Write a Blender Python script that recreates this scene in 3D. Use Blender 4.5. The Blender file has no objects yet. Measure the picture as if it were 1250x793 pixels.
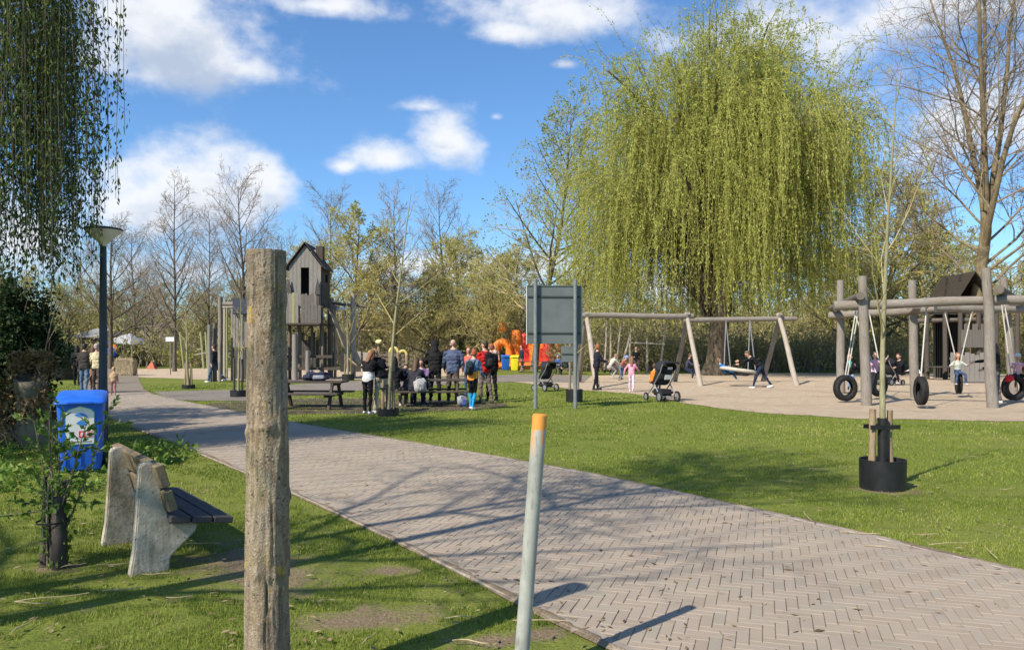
import bpy, bmesh, math, random
import numpy as np
from mathutils import Vector, Matrix, noise as mnoise
from mathutils.geometry import tessellate_polygon

# ------------------------------------------------------------------ camera, sky, sun, exposure
SC = bpy.context.scene
COL = SC.collection
FPX, HOR, CX, HCAM = 950.0, 424.0, 625.0, 1.6      # focal length (px of 1250), horizon row, centre column, eye height

cam_d = bpy.data.cameras.new('camera')
cam_d.sensor_width = 36.0
cam_d.lens = 36.0 * FPX / 1250.0
cam_d.shift_y = (HOR - 396.5) / 1250.0
cam_d.clip_start = 0.05
cam_d.clip_end = 3000.0
cam = bpy.data.objects.new('camera', cam_d)
cam.location = (0, 0, HCAM)
cam.rotation_euler = (math.pi / 2, 0, 0)
COL.objects.link(cam)
SC.camera = cam

SUN_EL = math.radians(42.2)
SUN_AZ = math.atan2(-0.69, -0.72)                  # direction towards the sun, atan2(x, y): behind and left of the camera
sun_dir = Vector((math.sin(SUN_AZ) * math.cos(SUN_EL), math.cos(SUN_AZ) * math.cos(SUN_EL), math.sin(SUN_EL)))
sun_d = bpy.data.lights.new('sun', 'SUN')
sun_d.energy = 5.0
sun_d.angle = math.radians(0.5)
sun_d.color = (1.0, 0.90, 0.75)
sun = bpy.data.objects.new('sun', sun_d)
sun.rotation_euler = (-sun_dir).to_track_quat('-Z', 'Y').to_euler()
sun.location = (-20, -20, 30)
COL.objects.link(sun)

world = bpy.data.worlds.new('World')
SC.world = world
world.use_nodes = True
SKY_STRENGTH = 0.118
world.cycles.sampling_method = 'NONE'      # smooth sky, no sun disc in it: plain path tracing samples it well

def build_world():
    nt = world.node_tree
    N, L = nt.nodes, nt.links
    N.clear()
    out = N.new('ShaderNodeOutputWorld')
    bg = N.new('ShaderNodeBackground')
    sky = N.new('ShaderNodeTexSky')
    sky.sky_type = 'NISHITA'
    sky.sun_disc = False
    sky.sun_elevation = SUN_EL
    sky.sun_rotation = SUN_AZ
    sky.air_density = 1.0
    sky.dust_density = 0.5
    sky.ozone_density = 4.5
    # cloud density as a node group of the view direction
    g = bpy.data.node_groups.new('cloud_density', 'ShaderNodeTree')
    g.interface.new_socket('Direction', in_out='INPUT', socket_type='NodeSocketVector')
    g.interface.new_socket('Density', in_out='OUTPUT', socket_type='NodeSocketFloat')
    gn, gl = g.nodes, g.links
    gi = gn.new('NodeGroupInput'); go = gn.new('NodeGroupOutput')
    def vm(op, a, b=None):
        n = gn.new('ShaderNodeVectorMath'); n.operation = op
        for i, s in enumerate((a, b)):
            if s is None: continue
            if isinstance(s, (tuple, list, Vector)): n.inputs[i].default_value = tuple(s)
            else: gl.new(s, n.inputs[i])
        return n
    def mt(op, a, b=None, clamp=False):
        n = gn.new('ShaderNodeMath'); n.operation = op; n.use_clamp = clamp
        for i, s in enumerate((a, b)):
            if s is None: continue
            if isinstance(s, (int, float)): n.inputs[i].default_value = s
            else: gl.new(s, n.inputs[i])
        return n.outputs[0]
    d = vm('NORMALIZE', gi.outputs[0]).outputs[0]
    # clouds: azimuth (deg right of forward), elevation, half-width, half-height (deg), weight
    def pxd(px, py, hw, hh, w=1.0):
        az = math.degrees(math.atan2(px - CX, FPX))
        el = math.degrees(math.atan2(HOR - py, math.hypot(FPX, px - CX)))
        k = 57.3 / FPX
        return (az, el, hw * k, hh * k, w)
    cl = [pxd(235, 62, 120, 68), pxd(300, 85, 75, 30, .9), pxd(190, 20, 90, 55), pxd(400, 8, 105, 22, .7),
          pxd(235, 240, 120, 68), pxd(180, 255, 70, 60), pxd(310, 240, 60, 60), pxd(230, 330, 150, 55, .62),
          pxd(470, 192, 62, 26), pxd(420, 203, 34, 16, .85), pxd(545, 175, 50, 46), pxd(520, 130, 45, 16, .62), pxd(605, 143, 22, 12, .5),
          pxd(665, 18, 105, 45), pxd(625, 38, 60, 24), pxd(690, 78, 30, 12, .6),
          pxd(1080, 20, 250, 75, .8), pxd(1190, 140, 180, 110, .66),
          pxd(560, 330, 260, 32, .6), pxd(20, 300, 90, 60, .7), pxd(820, 350, 200, 40, .55)]
    rg = random.Random(11)
    for k in range(14):                            # the same kind of sky all round
        az = rg.uniform(45, 315); el = rg.uniform(8, 62)
        s = rg.uniform(.8, 1.8)
        cl.append((az, el, 9 * s, 4.5 * s, rg.uniform(.7, 1.0)))
    acc = None
    for az, el, hw, hh, w in cl:
        a, e = math.radians(az), math.radians(el)
        c = Vector((math.sin(a) * math.cos(e), math.cos(a) * math.cos(e), math.sin(e)))
        R = Vector((math.cos(a), -math.sin(a), 0))
        U = R.cross(c).normalized()
        if U.z < 0: U = -U
        da = vm('DOT_PRODUCT', d, R / math.tan(math.radians(hw))).outputs[1]
        db = vm('DOT_PRODUCT', d, U / math.tan(math.radians(hh))).outputs[1]
        db = mt('MAXIMUM', db, mt('MULTIPLY', db, -1.35))
        cb = gn.new('ShaderNodeCombineXYZ'); gl.new(da, cb.inputs[0]); gl.new(db, cb.inputs[1])
        ln = vm('LENGTH', cb.outputs[0]).outputs[1]
        v = mt('SUBTRACT', w, ln)
        acc = v if acc is None else mt('SMOOTH_MAX', acc, v)
        if acc.node.operation == 'SMOOTH_MAX': acc.node.inputs[2].default_value = 0.12
    acc = mt('MAXIMUM', acc, -1.0)
    m1 = vm('MULTIPLY', d, (1, 1, 1.5)).outputs[0]
    n1 = gn.new('ShaderNodeTexNoise'); n1.inputs['Scale'].default_value = 9.0; n1.inputs['Detail'].default_value = 7.0; n1.inputs['Roughness'].default_value = 0.58
    gl.new(m1, n1.inputs['Vector'])
    n2 = gn.new('ShaderNodeTexNoise'); n2.inputs['Scale'].default_value = 26.0; n2.inputs['Detail'].default_value = 4.0; n2.inputs['Roughness'].default_value = 0.55
    gl.new(m1, n2.inputs['Vector'])
    s1 = mt('MULTIPLY', mt('SUBTRACT', n1.outputs[0], 0.5), 2.1)
    s2 = mt('MULTIPLY', mt('SUBTRACT', n2.outputs[0], 0.5), 0.7)
    tot = mt('ADD', mt('ADD', acc, s1), s2)
    gl.new(tot, go.inputs[0])
    # use it twice: here, and a little higher, so that bases with cloud above them turn grey
    tc = N.new('ShaderNodeTexCoord')
    def dens(vec):
        n = N.new('ShaderNodeGroup'); n.node_tree = g
        L.new(vec, n.inputs[0]); return n.outputs[0]
    def mr(v, a, b, c, d_, smooth=True):
        n = N.new('ShaderNodeMapRange')
        if smooth: n.interpolation_type = 'SMOOTHSTEP'
        L.new(v, n.inputs[0])
        for i, x in zip((1, 2, 3, 4), (a, b, c, d_)): n.inputs[i].default_value = x
        return n.outputs[0]
    up = N.new('ShaderNodeVectorMath'); up.operation = 'ADD'; up.inputs[1].default_value = (-0.02, 0, 0.05)
    L.new(tc.outputs['Generated'], up.inputs[0])
    d0 = dens(tc.outputs['Generated']); d1 = dens(up.outputs[0])
    cover = mr(d0, -0.2, 0.72, 0.0, 0.94)
    grey = mr(d1, 0.0, 0.95, 0.0, 1.0)
    ccol = N.new('ShaderNodeMix'); ccol.data_type = 'RGBA'
    ccol.inputs[6].default_value = (6.1, 6.2, 6.4, 1)
    ccol.inputs[7].default_value = (3.2, 3.75, 4.7, 1)
    L.new(grey, ccol.inputs[0])
    tint = N.new('ShaderNodeMix'); tint.data_type = 'RGBA'; tint.blend_type = 'MULTIPLY'
    tint.inputs[0].default_value = 1.0
    tint.inputs[7].default_value = SKY_TINT
    L.new(sky.outputs[0], tint.inputs[6])
    mix = N.new('ShaderNodeMix'); mix.data_type = 'RGBA'
    L.new(cover, mix.inputs[0]); L.new(tint.outputs[2], mix.inputs[6]); L.new(ccol.outputs[2], mix.inputs[7])
    L.new(mix.outputs[2], bg.inputs['Color'])
    bg.inputs['Strength'].default_value = SKY_STRENGTH
    L.new(bg.outputs[0], out.inputs[0])
SKY_TINT = (0.74, 0.97, 1.13, 1)
build_world()
VS = SC.view_settings
VS.view_transform = 'Standard'
VS.look = 'None'
VS.exposure = 0.45
VS.gamma = 1.0
VS.use_curve_mapping = False
SC.cycles.max_bounces = 4
SC.cycles.diffuse_bounces = 2
SC.cycles.transmission_bounces = 3
SC.cycles.transparent_max_bounces = 4
SC.cycles.caustics_reflective = False
SC.cycles.caustics_refractive = False

RNG = np.random.default_rng(7)
rnd = random.Random(5)

def wx(px, Y): return (px - CX) / FPX * Y
def wz(py, Y): return HCAM - (py - HOR) / FPX * Y
def gY(py): return FPX * HCAM / (py - HOR)
def G(px, py):
    Y = gY(py); return (wx(px, Y), Y)

# ------------------------------------------------------------------ materials
MATS = {}
def srgb(r, g, b):
    f = lambda c: ((c / 255.0) / 12.92) if c / 255.0 <= 0.04045 else (((c / 255.0) + 0.055) / 1.055) ** 2.4
    return (f(r), f(g), f(b))
class NT:
    def __init__(s, name):
        s.m = bpy.data.materials.new(name); s.m.use_nodes = True
        s.t = s.m.node_tree; s.N = s.t.nodes; s.L = s.t.links
        s.b = s.N.get('Principled BSDF'); s.out = s.N.get('Material Output')
        MATS[name] = s.m
    def new(s, k, **kw):
        n = s.N.new(k)
        for a, v in kw.items(): setattr(n, a, v)
        return n
    def link(s, a, b): s.L.new(a, b)
    def coord(s, kind='Object', scale=(1, 1, 1), randomise=True):
        tc = s.new('ShaderNodeTexCoord')
        if kind == 'World':
            ge = s.new('ShaderNodeNewGeometry'); v = ge.outputs['Position']
        else: v = tc.outputs[kind]
        mp = s.new('ShaderNodeMapping'); mp.inputs['Scale'].default_value = scale
        s.link(v, mp.inputs['Vector'])
        if randomise and kind != 'World':
            oi = s.new('ShaderNodeObjectInfo')
            mu = s.new('ShaderNodeMath', operation='MULTIPLY'); mu.inputs[1].default_value = 37.0
            s.link(oi.outputs['Random'], mu.inputs[0])
            cx = s.new('ShaderNodeCombineXYZ')
            for i in range(3): s.link(mu.outputs[0], cx.inputs[i])
            s.link(cx.outputs[0], mp.inputs['Location'])
        return mp.outputs[0]
    def noise(s, vec, scale, detail=5, rough=.55):
        n = s.new('ShaderNodeTexNoise'); s.link(vec, n.inputs['Vector'])
        n.inputs['Scale'].default_value = scale; n.inputs['Detail'].default_value = detail; n.inputs['Roughness'].default_value = rough
        return n.outputs[0]
    def voronoi(s, vec, scale, feature='F1', out=0):
        n = s.new('ShaderNodeTexVoronoi', feature=feature); s.link(vec, n.inputs['Vector']); n.inputs['Scale'].default_value = scale
        return n.outputs[out]
    def math(s, op, a, b=None, clamp=False):
        n = s.new('ShaderNodeMath', operation=op, use_clamp=clamp)
        for i, v in enumerate((a, b)):
            if v is None: continue
            if isinstance(v, (int, float)): n.inputs[i].default_value = v
            else: s.link(v, n.inputs[i])
        return n.outputs[0]
    def range(s, v, a, b, c=0., d=1.):
        n = s.new('ShaderNodeMapRange'); s.link(v, n.inputs[0])
        for i, x in zip((1, 2, 3, 4), (a, b, c, d)): n.inputs[i].default_value = x
        return n.outputs[0]
    def mix(s, f, a, b, blend='MIX'):
        n = s.new('ShaderNodeMix', data_type='RGBA', blend_type=blend)
        for i, v in ((0, f), (6, a), (7, b)):
            if isinstance(v, (int, float)): n.inputs[i].default_value = v
            elif isinstance(v, (tuple, list)): n.inputs[i].default_value = (*v[:3], 1)
            else: s.link(v, n.inputs[i])
        return n.outputs[2]
    def ramp(s, v, stops):
        n = s.new('ShaderNodeValToRGB'); s.link(v, n.inputs[0]); e = n.color_ramp.elements
        while len(e) < len(stops): e.new(0.5)
        for el, (p, c) in zip(e, stops): el.position = p; el.color = (*c[:3], 1)
        return n.outputs[0]
    def bump(s, h, strength=.5, dist=.01):
        n = s.new('ShaderNodeBump'); n.inputs['Strength'].default_value = strength; n.inputs['Distance'].default_value = dist
        s.link(h, n.inputs['Height']); s.link(n.outputs[0], s.b.inputs['Normal']); return n
    def color(s, v):
        if isinstance(v, (tuple, list)): s.b.inputs['Base Color'].default_value = (*v[:3], 1)
        else: s.link(v, s.b.inputs['Base Color'])
    def rough(s, v, spec=.3):
        if isinstance(v, (int, float)): s.b.inputs['Roughness'].default_value = v
        else: s.link(v, s.b.inputs['Roughness'])
        s.b.inputs['Specular IOR Level'].default_value = spec
    def translucent(s, colsock, fac=.35):
        tr = s.new('ShaderNodeBsdfTranslucent'); s.link(colsock, tr.inputs[0])
        mx = s.new('ShaderNodeMixShader'); mx.inputs[0].default_value = fac
        s.link(s.b.outputs[0], mx.inputs[1]); s.link(tr.outputs[0], mx.inputs[2]); s.link(mx.outputs[0], s.out.inputs[0])

def pmat(name, c1, c2=None, scale=8., rough=.7, bump=.2, bscale=40., stretch=(1, 1, 1), spec=.3, metal=0., lo=.35, hi=.65, bdist=.004):
    if name in MATS: return MATS[name]
    s = NT(name)
    if c2 is None: c2 = tuple(min(1, c * 1.25) for c in c1)
    v = s.coord('Object', stretch)
    f = s.range(s.noise(v, scale), lo, hi)
    s.color(s.mix(f, c1, c2)); s.rough(rough, spec)
    s.b.inputs['Metallic'].default_value = metal
    if bump: s.bump(s.noise(v, bscale, 4), bump, bdist)
    return s.m

def leafmat(name, stops, trans=.35, rough=.55):
    s = NT(name)
    at = s.new('ShaderNodeAttribute', attribute_name='rnd')
    c = s.ramp(at.outputs['Fac'], stops)
    s.color(c); s.rough(rough, .25); s.translucent(c, trans)
    return s.m

def woodmat(name, c1, c2, c3=None, axis=0, grain=60.):
    """weathered timber: long grain along a local axis, cracks, blotches"""
    s = NT(name)
    st = [10., 10., 10.]; st[axis] = .7
    v = s.coord('Object', tuple(st)); v0 = s.coord('Object')
    g = s.noise(v, grain / 10., 7, .65)
    blot = s.noise(v0, 2.2, 4)
    c = s.mix(s.range(g, .3, .7), c1, c2)
    c = s.mix(s.range(blot, .45, .75), c, c3 or tuple(x * .75 for x in c1))
    cr = s.range(s.noise(v, grain / 6., 3, .5), .62, .70)
    c = s.mix(s.math('MULTIPLY', cr, .7), c, tuple(x * .25 for x in c1))
    s.color(c); s.rough(.85, .2)
    s.bump(s.math('SUBTRACT', g, s.math('MULTIPLY', cr, .6)), .6, .006)
    return s.m

# ------------------------------------------------------------------ mesh helpers
def link(o): COL.objects.link(o); return o
def tag(o, label=None, cat=None, group=None, kind=None):
    if label: o['label'] = label
    if cat: o['category'] = cat
    if group: o['group'] = group
    if kind: o['kind'] = kind
    return o
def empty(name, loc=(0, 0, 0), rz=0., label=None, cat=None, group=None):
    o = bpy.data.objects.new(name, None); o.empty_display_size = .1
    o.location = loc; o.rotation_euler = (0, 0, rz); link(o)
    return tag(o, label, cat, group)
def mesh_from(name, V, F, mats, midx=None, smooth=False, attr=None):
    """V (n,3) array; F list of (k,m) int arrays (or lists)"""
    me = bpy.data.meshes.new(name)
    V = np.asarray(V, dtype=np.float32)
    Fs = [np.asarray(f, dtype=np.int32) for f in F if len(f)]
    nl = sum(f.size for f in Fs); npoly = sum(len(f) for f in Fs)
    me.vertices.add(len(V)); me.vertices.foreach_set('co', V.ravel())
    me.loops.add(nl); me.loops.foreach_set('vertex_index', np.concatenate([f.ravel() for f in Fs]))
    me.polygons.add(npoly)
    tot = np.concatenate([np.full(len(f), f.shape[1], dtype=np.int32) for f in Fs])
    st = np.concatenate([[0], np.cumsum(tot)[:-1]]).astype(np.int32)
    me.polygons.foreach_set('loop_start', st); me.polygons.foreach_set('loop_total', tot)
    if midx is not None: me.polygons.foreach_set('material_index', np.asarray(midx, dtype=np.int32))
    me.polygons.foreach_set('use_smooth', np.full(npoly, bool(smooth), dtype=bool))
    for m in (mats if isinstance(mats, (list, tuple)) else [mats]): me.materials.append(m)
    if attr is not None:
        a = me.attributes.new('rnd', 'FLOAT', 'POINT'); a.data.foreach_set('value', np.asarray(attr, dtype=np.float32))
    me.update(calc_edges=True)
    return me
def obj(name, me, parent=None, loc=None, rot=None):
    o = bpy.data.objects.new(name, me); link(o)
    if parent is not None: o.parent = parent
    if loc is not None: o.location = loc
    if rot is not None: o.rotation_euler = rot
    return o

class MB:
    """collects faces, builds one mesh object"""
    def __init__(s): s.V = []; s.F = []; s.M = []
    def add(s, V, F, m=0):
        b = len(s.V); s.V += [tuple(v) for v in V]
        for f in F: s.F.append(tuple(i + b for i in f)); s.M.append(m)
        return s
    def box(s, c, size, mx=None, m=0, bev=0.):
        hx, hy, hz = [k / 2 for k in size]
        V = [Vector((x * hx, y * hy, z * hz)) for x in (-1, 1) for y in (-1, 1) for z in (-1, 1)]
        F = [(0, 1, 3, 2), (4, 6, 7, 5), (0, 4, 5, 1), (2, 3, 7, 6), (0, 2, 6, 4), (1, 5, 7, 3)]
        c = Vector(c)
        V = [(mx @ v if mx else v) + c for v in V]
        return s.add(V, F, m)
    def tube(s, pts, rad, n=8, m=0, cap=True, flat=1.0):
        pts = [Vector(p) for p in pts]
        if isinstance(rad, (int, float)): rad = [rad] * len(pts)
        V = []; F = []
        T0 = (pts[1] - pts[0]).normalized()
        ref = Vector((0, 0, 1)) if abs(T0.z) < .9 else Vector((1, 0, 0))
        Nn = T0.cross(ref).normalized()
        for i, p in enumerate(pts):
            a = pts[max(i - 1, 0)]; b = pts[min(i + 1, len(pts) - 1)]
            T = (b - a).normalized()
            Nn = (Nn - T * Nn.dot(T)).normalized(); B = T.cross(Nn)
            for k in range(n):
                t = 2 * math.pi * k / n
                V.append(p + (Nn * math.cos(t) + B * math.sin(t) * flat) * rad[i])
        for i in range(len(pts) - 1):
            for k in range(n):
                k2 = (k + 1) % n
                F.append((i * n + k, i * n + k2, (i + 1) * n + k2, (i + 1) * n + k))
        if cap:
            F.append(tuple(reversed(range(n)))); F.append(tuple((len(pts) - 1) * n + k for k in range(n)))
        return s.add(V, F, m)
    def lathe(s, prof, n=24, c=(0, 0, 0), m=0, closed=False):
        c = Vector(c); V = []; F = []
        for r, z in prof:
            for k in range(n):
                t = 2 * math.pi * k / n; V.append(c + Vector((r * math.cos(t), r * math.sin(t), z)))
        np_ = len(prof)
        for i in range(np_ - 1 + (1 if closed else 0)):
            j = (i + 1) % np_
            for k in range(n):
                k2 = (k + 1) % n
                F.append((i * n + k, i * n + k2, j * n + k2, j * n + k))
        if not closed:
            F.append(tuple(reversed(range(n)))); F.append(tuple((np_ - 1) * n + k for k in range(n)))
        return s.add(V, F, m)
    def prism(s, poly, vec, m=0):
        """polygon (3-D points, planar, may be concave) extruded along vec"""
        p = [Vector(q) for q in poly]; vec = Vector(vec); n = len(p)
        V = p + [q + vec for q in p]
        F = []
        for t in tessellate_polygon([p]): F.append(tuple(t)); F.append(tuple(i + n for i in reversed(t)))
        for i in range(n): F.append((i, (i + 1) % n, (i + 1) % n + n, i + n))
        return s.add(V, F, m)
    def build(s, name, mats, parent=None, smooth=False, loc=None, rot=None, bevel=0., segs=2, recalc=True):
        me = bpy.data.meshes.new(name)
        me.from_pydata(s.V, [], s.F)
        for mm in (mats if isinstance(mats, (list, tuple)) else [mats]): me.materials.append(mm)
        me.polygons.foreach_set('material_index', s.M)
        bm = bmesh.new(); bm.from_mesh(me)
        if recalc: bmesh.ops.recalc_face_normals(bm, faces=bm.faces)
        if bevel > 0:
            es = [e for e in bm.edges if len(e.link_faces) == 2 and e.calc_face_angle(0) > .6]
            bmesh.ops.bevel(bm, geom=es, offset=bevel, segments=segs, affect='EDGES', clamp_overlap=True)
        if smooth:
            for f in bm.faces: f.smooth = True
            for e in bm.edges:
                if len(e.link_faces) == 2 and e.calc_face_angle(0) > .7: e.smooth = False
        bm.to_mesh(me); bm.free(); me.update()
        return obj(name, me, parent, loc, rot)

def frame(d, up=(0, 0, 1)):
    """matrix with local x along d, z as near up as it can"""
    x = Vector(d).normalized(); u = Vector(up)
    if abs(x.dot(u)) > .99: u = Vector((0, 1, 0))
    y = u.cross(x).normalized(); z = x.cross(y)
    return Matrix((x, y, z)).transposed()
_pl = {}
def plank(name, parent, p0, p1, w, t, mat, up=(0, 0, 1), bevel=.006, warp=.0):
    """sawn board from p0 to p1 (centre line): w across, t along up; its own object with local x along the grain"""
    p0, p1 = Vector(p0), Vector(p1); ln = (p1 - p0).length
    key = (round(ln, 3), round(w, 3), round(t, 3), mat.name, bevel)
    if key not in _pl:
        b = MB().box((0, 0, 0), (ln, w, t))
        me0 = b.build(name, mat, None, bevel=min(bevel, t * .3, w * .3), segs=1)
        _pl[key] = me0.data; bpy.data.objects.remove(me0)
    o = obj(name, _pl[key], parent)
    o.matrix_local = Matrix.Translation((p0 + p1) / 2) @ frame(p1 - p0, up).to_4x4()
    return o
def log(name, parent, p0, p1, r0, r1, mat, n=12, segs=8, wob=.05, seed=0, bend=0.):
    """round timber from p0 to p1, own object, local x along"""
    p0, p1 = Vector(p0), Vector(p1); ln = (p1 - p0).length
    rg = random.Random(seed * 13 + 1); ph = rg.uniform(0, 50)
    V = []; F = []
    for i in range(segs + 1):
        t = i / segs; r = r0 + (r1 - r0) * t
        oy = mnoise.noise((ph, t * 2.2, 0)) * wob * r0 * 4 + bend * math.sin(math.pi * t)
        oz = mnoise.noise((ph + 9, t * 2.2, 0)) * wob * r0 * 4
        for k in range(n):
            a = 2 * math.pi * k / n
            rr = r * (1 + .09 * mnoise.noise((math.cos(a) * 1.3 + ph, math.sin(a) * 1.3, t * ln * 1.2)))
            V.append((t * ln, rr * math.cos(a) + oy, rr * math.sin(a) + oz))
    for i in range(segs):
        for k in range(n):
            k2 = (k + 1) % n; F.append((i * n + k, i * n + k2, (i + 1) * n + k2, (i + 1) * n + k))
    F.append(tuple(reversed(range(n)))); F.append(tuple(segs * n + k for k in range(n)))
    o = MB().add(V, F).build(name, mat, parent, smooth=True)
    o.matrix_local = Matrix.Translation(p0) @ frame(p1 - p0).to_4x4()
    return o
def copy_tree(o, parent=None, **props):
    c = o.copy(); link(c)
    if parent is not None: c.parent = parent
    for k, v in props.items(): c[k] = v
    for ch in list(o.children):
        cc = copy_tree(ch, c); cc.matrix_parent_inverse = ch.matrix_parent_inverse.copy()
    return c

# ------------------------------------------------------------------ the setting: ground, path, sand
def vnoise(x, y, seed=0):
    """vectorised 2-D value noise, 0..1"""
    xi = np.floor(x).astype(np.int64); yi = np.floor(y).astype(np.int64)
    fx = x - xi; fy = y - yi
    fx = fx * fx * (3 - 2 * fx); fy = fy * fy * (3 - 2 * fy)
    def h(a, b):
        n = (a * 374761393 + b * 668265263 + seed * 1442695041) & 0x7fffffff
        n = ((n ^ (n >> 13)) * 1274126177) & 0x7fffffff
        return ((n ^ (n >> 16)) & 0xffff) / 65535.0
    return (h(xi, yi) * (1 - fx) + h(xi + 1, yi) * fx) * (1 - fy) + (h(xi, yi + 1) * (1 - fx) + h(xi + 1, yi + 1) * fx) * fy
def inpoly(x, y, poly):
    r = np.zeros(len(x), bool); n = len(poly); j = n - 1
    for i in range(n):
        xi, yi = poly[i]; xj, yj = poly[j]
        c = ((yi > y) != (yj > y)) & (x < (xj - xi) * (y - yi) / (yj - yi + 1e-12) + xi)
        r ^= c; j = i
    return r
def smooth_line(pts, n=4):
    """Catmull-Rom through 2-D points"""
    out = []
    for i in range(len(pts) - 1):
        p0, p1, p2, p3 = [np.array(pts[max(0, min(len(pts) - 1, i + k))], float) for k in (-1, 0, 1, 2)]
        for k in range(n):
            t = k / n
            out.append(tuple(.5 * ((2 * p1) + (-p0 + p2) * t + (2 * p0 - 5 * p1 + 4 * p2 - p3) * t * t + (-p0 + 3 * p1 - 3 * p2 + p3) * t ** 3)))
    out.append(tuple(pts[-1])); return out

LEFT = smooth_line([(4.9, -2), (3.4, .2), (.52, 4.15), (-.42, 5.6), (-2.45, 8.6), (-6.1, 13.6), (-8.5, 16.8), (-12.6, 23), (-16.6, 30), (-23, 42), (-32, 60)])
RIGHT = smooth_line([(8.1, -2.5), (6.45, .5), (3.70, 5.4), (2.85, 6.9), (1.97, 8.3), (.8, 10.07), (-1.72, 13.1), (-4.8, 16.7), (-8.45, 21.4), (-10.6, 24.2), (-13.3, 28.4), (-18.2, 38), (-27, 56)])
PATH = LEFT + RIGHT[::-1]
BRANCH = [(-10.3, 23.5), (-7.9, 23.2), (-6.6, 27), (-5, 30), (-2.6, 34), (.4, 36.5), (3.2, 35), (4.5, 44), (.6, 46), (-3, 42), (-7, 37.5), (-9.2, 34), (-10.3, 29.5), (-12.9, 28)]
def wobble(poly, amp, sc, seed):
    out = []
    n = len(poly)
    for i in range(n):
        a = np.array(poly[i], float); b = np.array(poly[(i + 1) % n], float)
        m = max(1, int(np.linalg.norm(b - a) / sc))
        for k in range(m):
            p = a + (b - a) * k / m
            q = (p[0] + amp * mnoise.noise((p[0] * .9, p[1] * .9, seed)) + amp * .5 * mnoise.noise((p[0] * 3, p[1] * 3, seed)),
                 p[1] + amp * mnoise.noise((p[0] * .9, p[1] * .9, seed + 7)) + amp * .5 * mnoise.noise((p[0] * 3, p[1] * 3, seed + 3)))
            out.append(q)
    return out
SAND = wobble([(.3, 36.2), (2.35, 29.8), (4.3, 26.4), (4.9, 22.4), (5.4, 20.5), (6.3, 18.9), (7.9, 17.4), (11, 16.8), (16, 17), (24, 19), (34, 26), (37, 40), (28, 47), (15, 49), (8, 47), (4.4, 44)], .35, .5, 1.0)
SAND2 = wobble([(-25, 45), (-15, 38.5), (-10.5, 36.3), (-6.5, 39.5), (-2.5, 45), (-3, 58), (-14, 64), (-28, 58)], .4, .8, 4.0)
PAD = wobble([(-8.2, 19.2), (-5.5, 18.6), (-2.2, 19.0), (-.2, 20.6), (-.3, 22.6), (-2.8, 24.2), (-6.2, 24.6), (-8.6, 22.4)], .3, .5, 2.0)
# bare, trampled earth in the lawn: centre, half axes, turn
DIRT = [(-1.95, 5.75, 1.0, .46, 2.25), (-.85, 4.62, .50, .22, .2), (-.86, 5.58, .25, .13, .1), (-3.34, 5.65, .22, .16, 0),
        (-3.75, 8.1, .5, .25, .4), (.15, 4.35, .28, .12, .5), (-.1, 4.25, .25, .10, .1), (4.2, 8.75, .42, .3, 0), (5.0, 6.6, .8, .12, -.6), (-.95, 3.3, .45, .3, 0)]
def dirt_field(x, y):
    m = np.zeros(len(x))
    for cx, cy, a, b, t in DIRT:
        dx = x - cx; dy = y - cy
        u = (dx * math.cos(t) + dy * math.sin(t)) / a; v = (-dx * math.sin(t) + dy * math.cos(t)) / b
        m = np.maximum(m, 1.25 - np.sqrt(u * u + v * v))
    return m

def ground_material():
    s = NT('lawn_soil_and_grass')
    v = s.coord('World', randomise=False)
    big = s.noise(v, .35, 4); mid = s.noise(v, 2.6, 5); fine = s.noise(v, 38., 4, .7)
    c = s.mix(s.range(fine, .3, .7), (.080, .105, .018), (.185, .225, .042))
    c = s.mix(s.range(big, .35, .65), c, s.mix(s.range(fine, .3, .7), (.105, .125, .024), (.225, .245, .055)))
    soil = s.mix(s.range(fine, .3, .7), (.12, .088, .055), (.27, .21, .14))
    acc = None
    sep = s.new('ShaderNodeSeparateXYZ'); s.link(v, sep.inputs[0])
    for cx, cy, a, b, t in DIRT:
        mp = s.new('ShaderNodeMapping', vector_type='TEXTURE'); mp.inputs['Location'].default_value = (cx, cy, 0); mp.inputs['Rotation'].default_value = (0, 0, t); mp.inputs['Scale'].default_value = (a, b, 1)
        s.link(v, mp.inputs['Vector'])
        ln = s.new('ShaderNodeVectorMath', operation='LENGTH'); s.link(mp.outputs[0], ln.inputs[0])
        q = s.math('SUBTRACT', 1.1, ln.outputs[1])
        acc = q if acc is None else s.math('MAXIMUM', acc, q)
    m = s.math('ADD', acc, s.math('MULTIPLY', s.math('SUBTRACT', s.noise(v, 5., 6, .7), .5), 3.0))
    worn = s.range(mid, .62, .74)
    f = s.math('MAXIMUM', s.range(m, .0, .8), s.math('MULTIPLY', worn, .65))
    s.color(s.mix(f, c, soil)); s.rough(.95, .1)
    s.bump(s.math('ADD', fine, mid), .8, .02)
    return s.m
M_GROUND = ground_material()
me = mesh_from('ground', [(-900, -300, 0), (900, -300, 0), (900, 1500, 0), (-900, 1500, 0)], [[(0, 1, 2, 3)]], M_GROUND)
tag(obj('ground', me), 'mown grass ground with worn earth patches', kind='structure')

def sheet(name, poly, z, mat, parent=None):
    p = [Vector((x, y, z)) for x, y in poly]
    me = bpy.data.meshes.new(name)
    tris = tessellate_polygon([p])
    me.from_pydata([tuple(q) for q in p], [], [tuple(t) for t in tris]); me.materials.append(mat); me.update()
    bm = bmesh.new(); bm.from_mesh(me)
    for fc in bm.faces:
        fc.normal_update()
        if fc.normal.z < 0: fc.normal_flip()
    bm.to_mesh(me); bm.free()
    return obj(name, me, parent)

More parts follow.
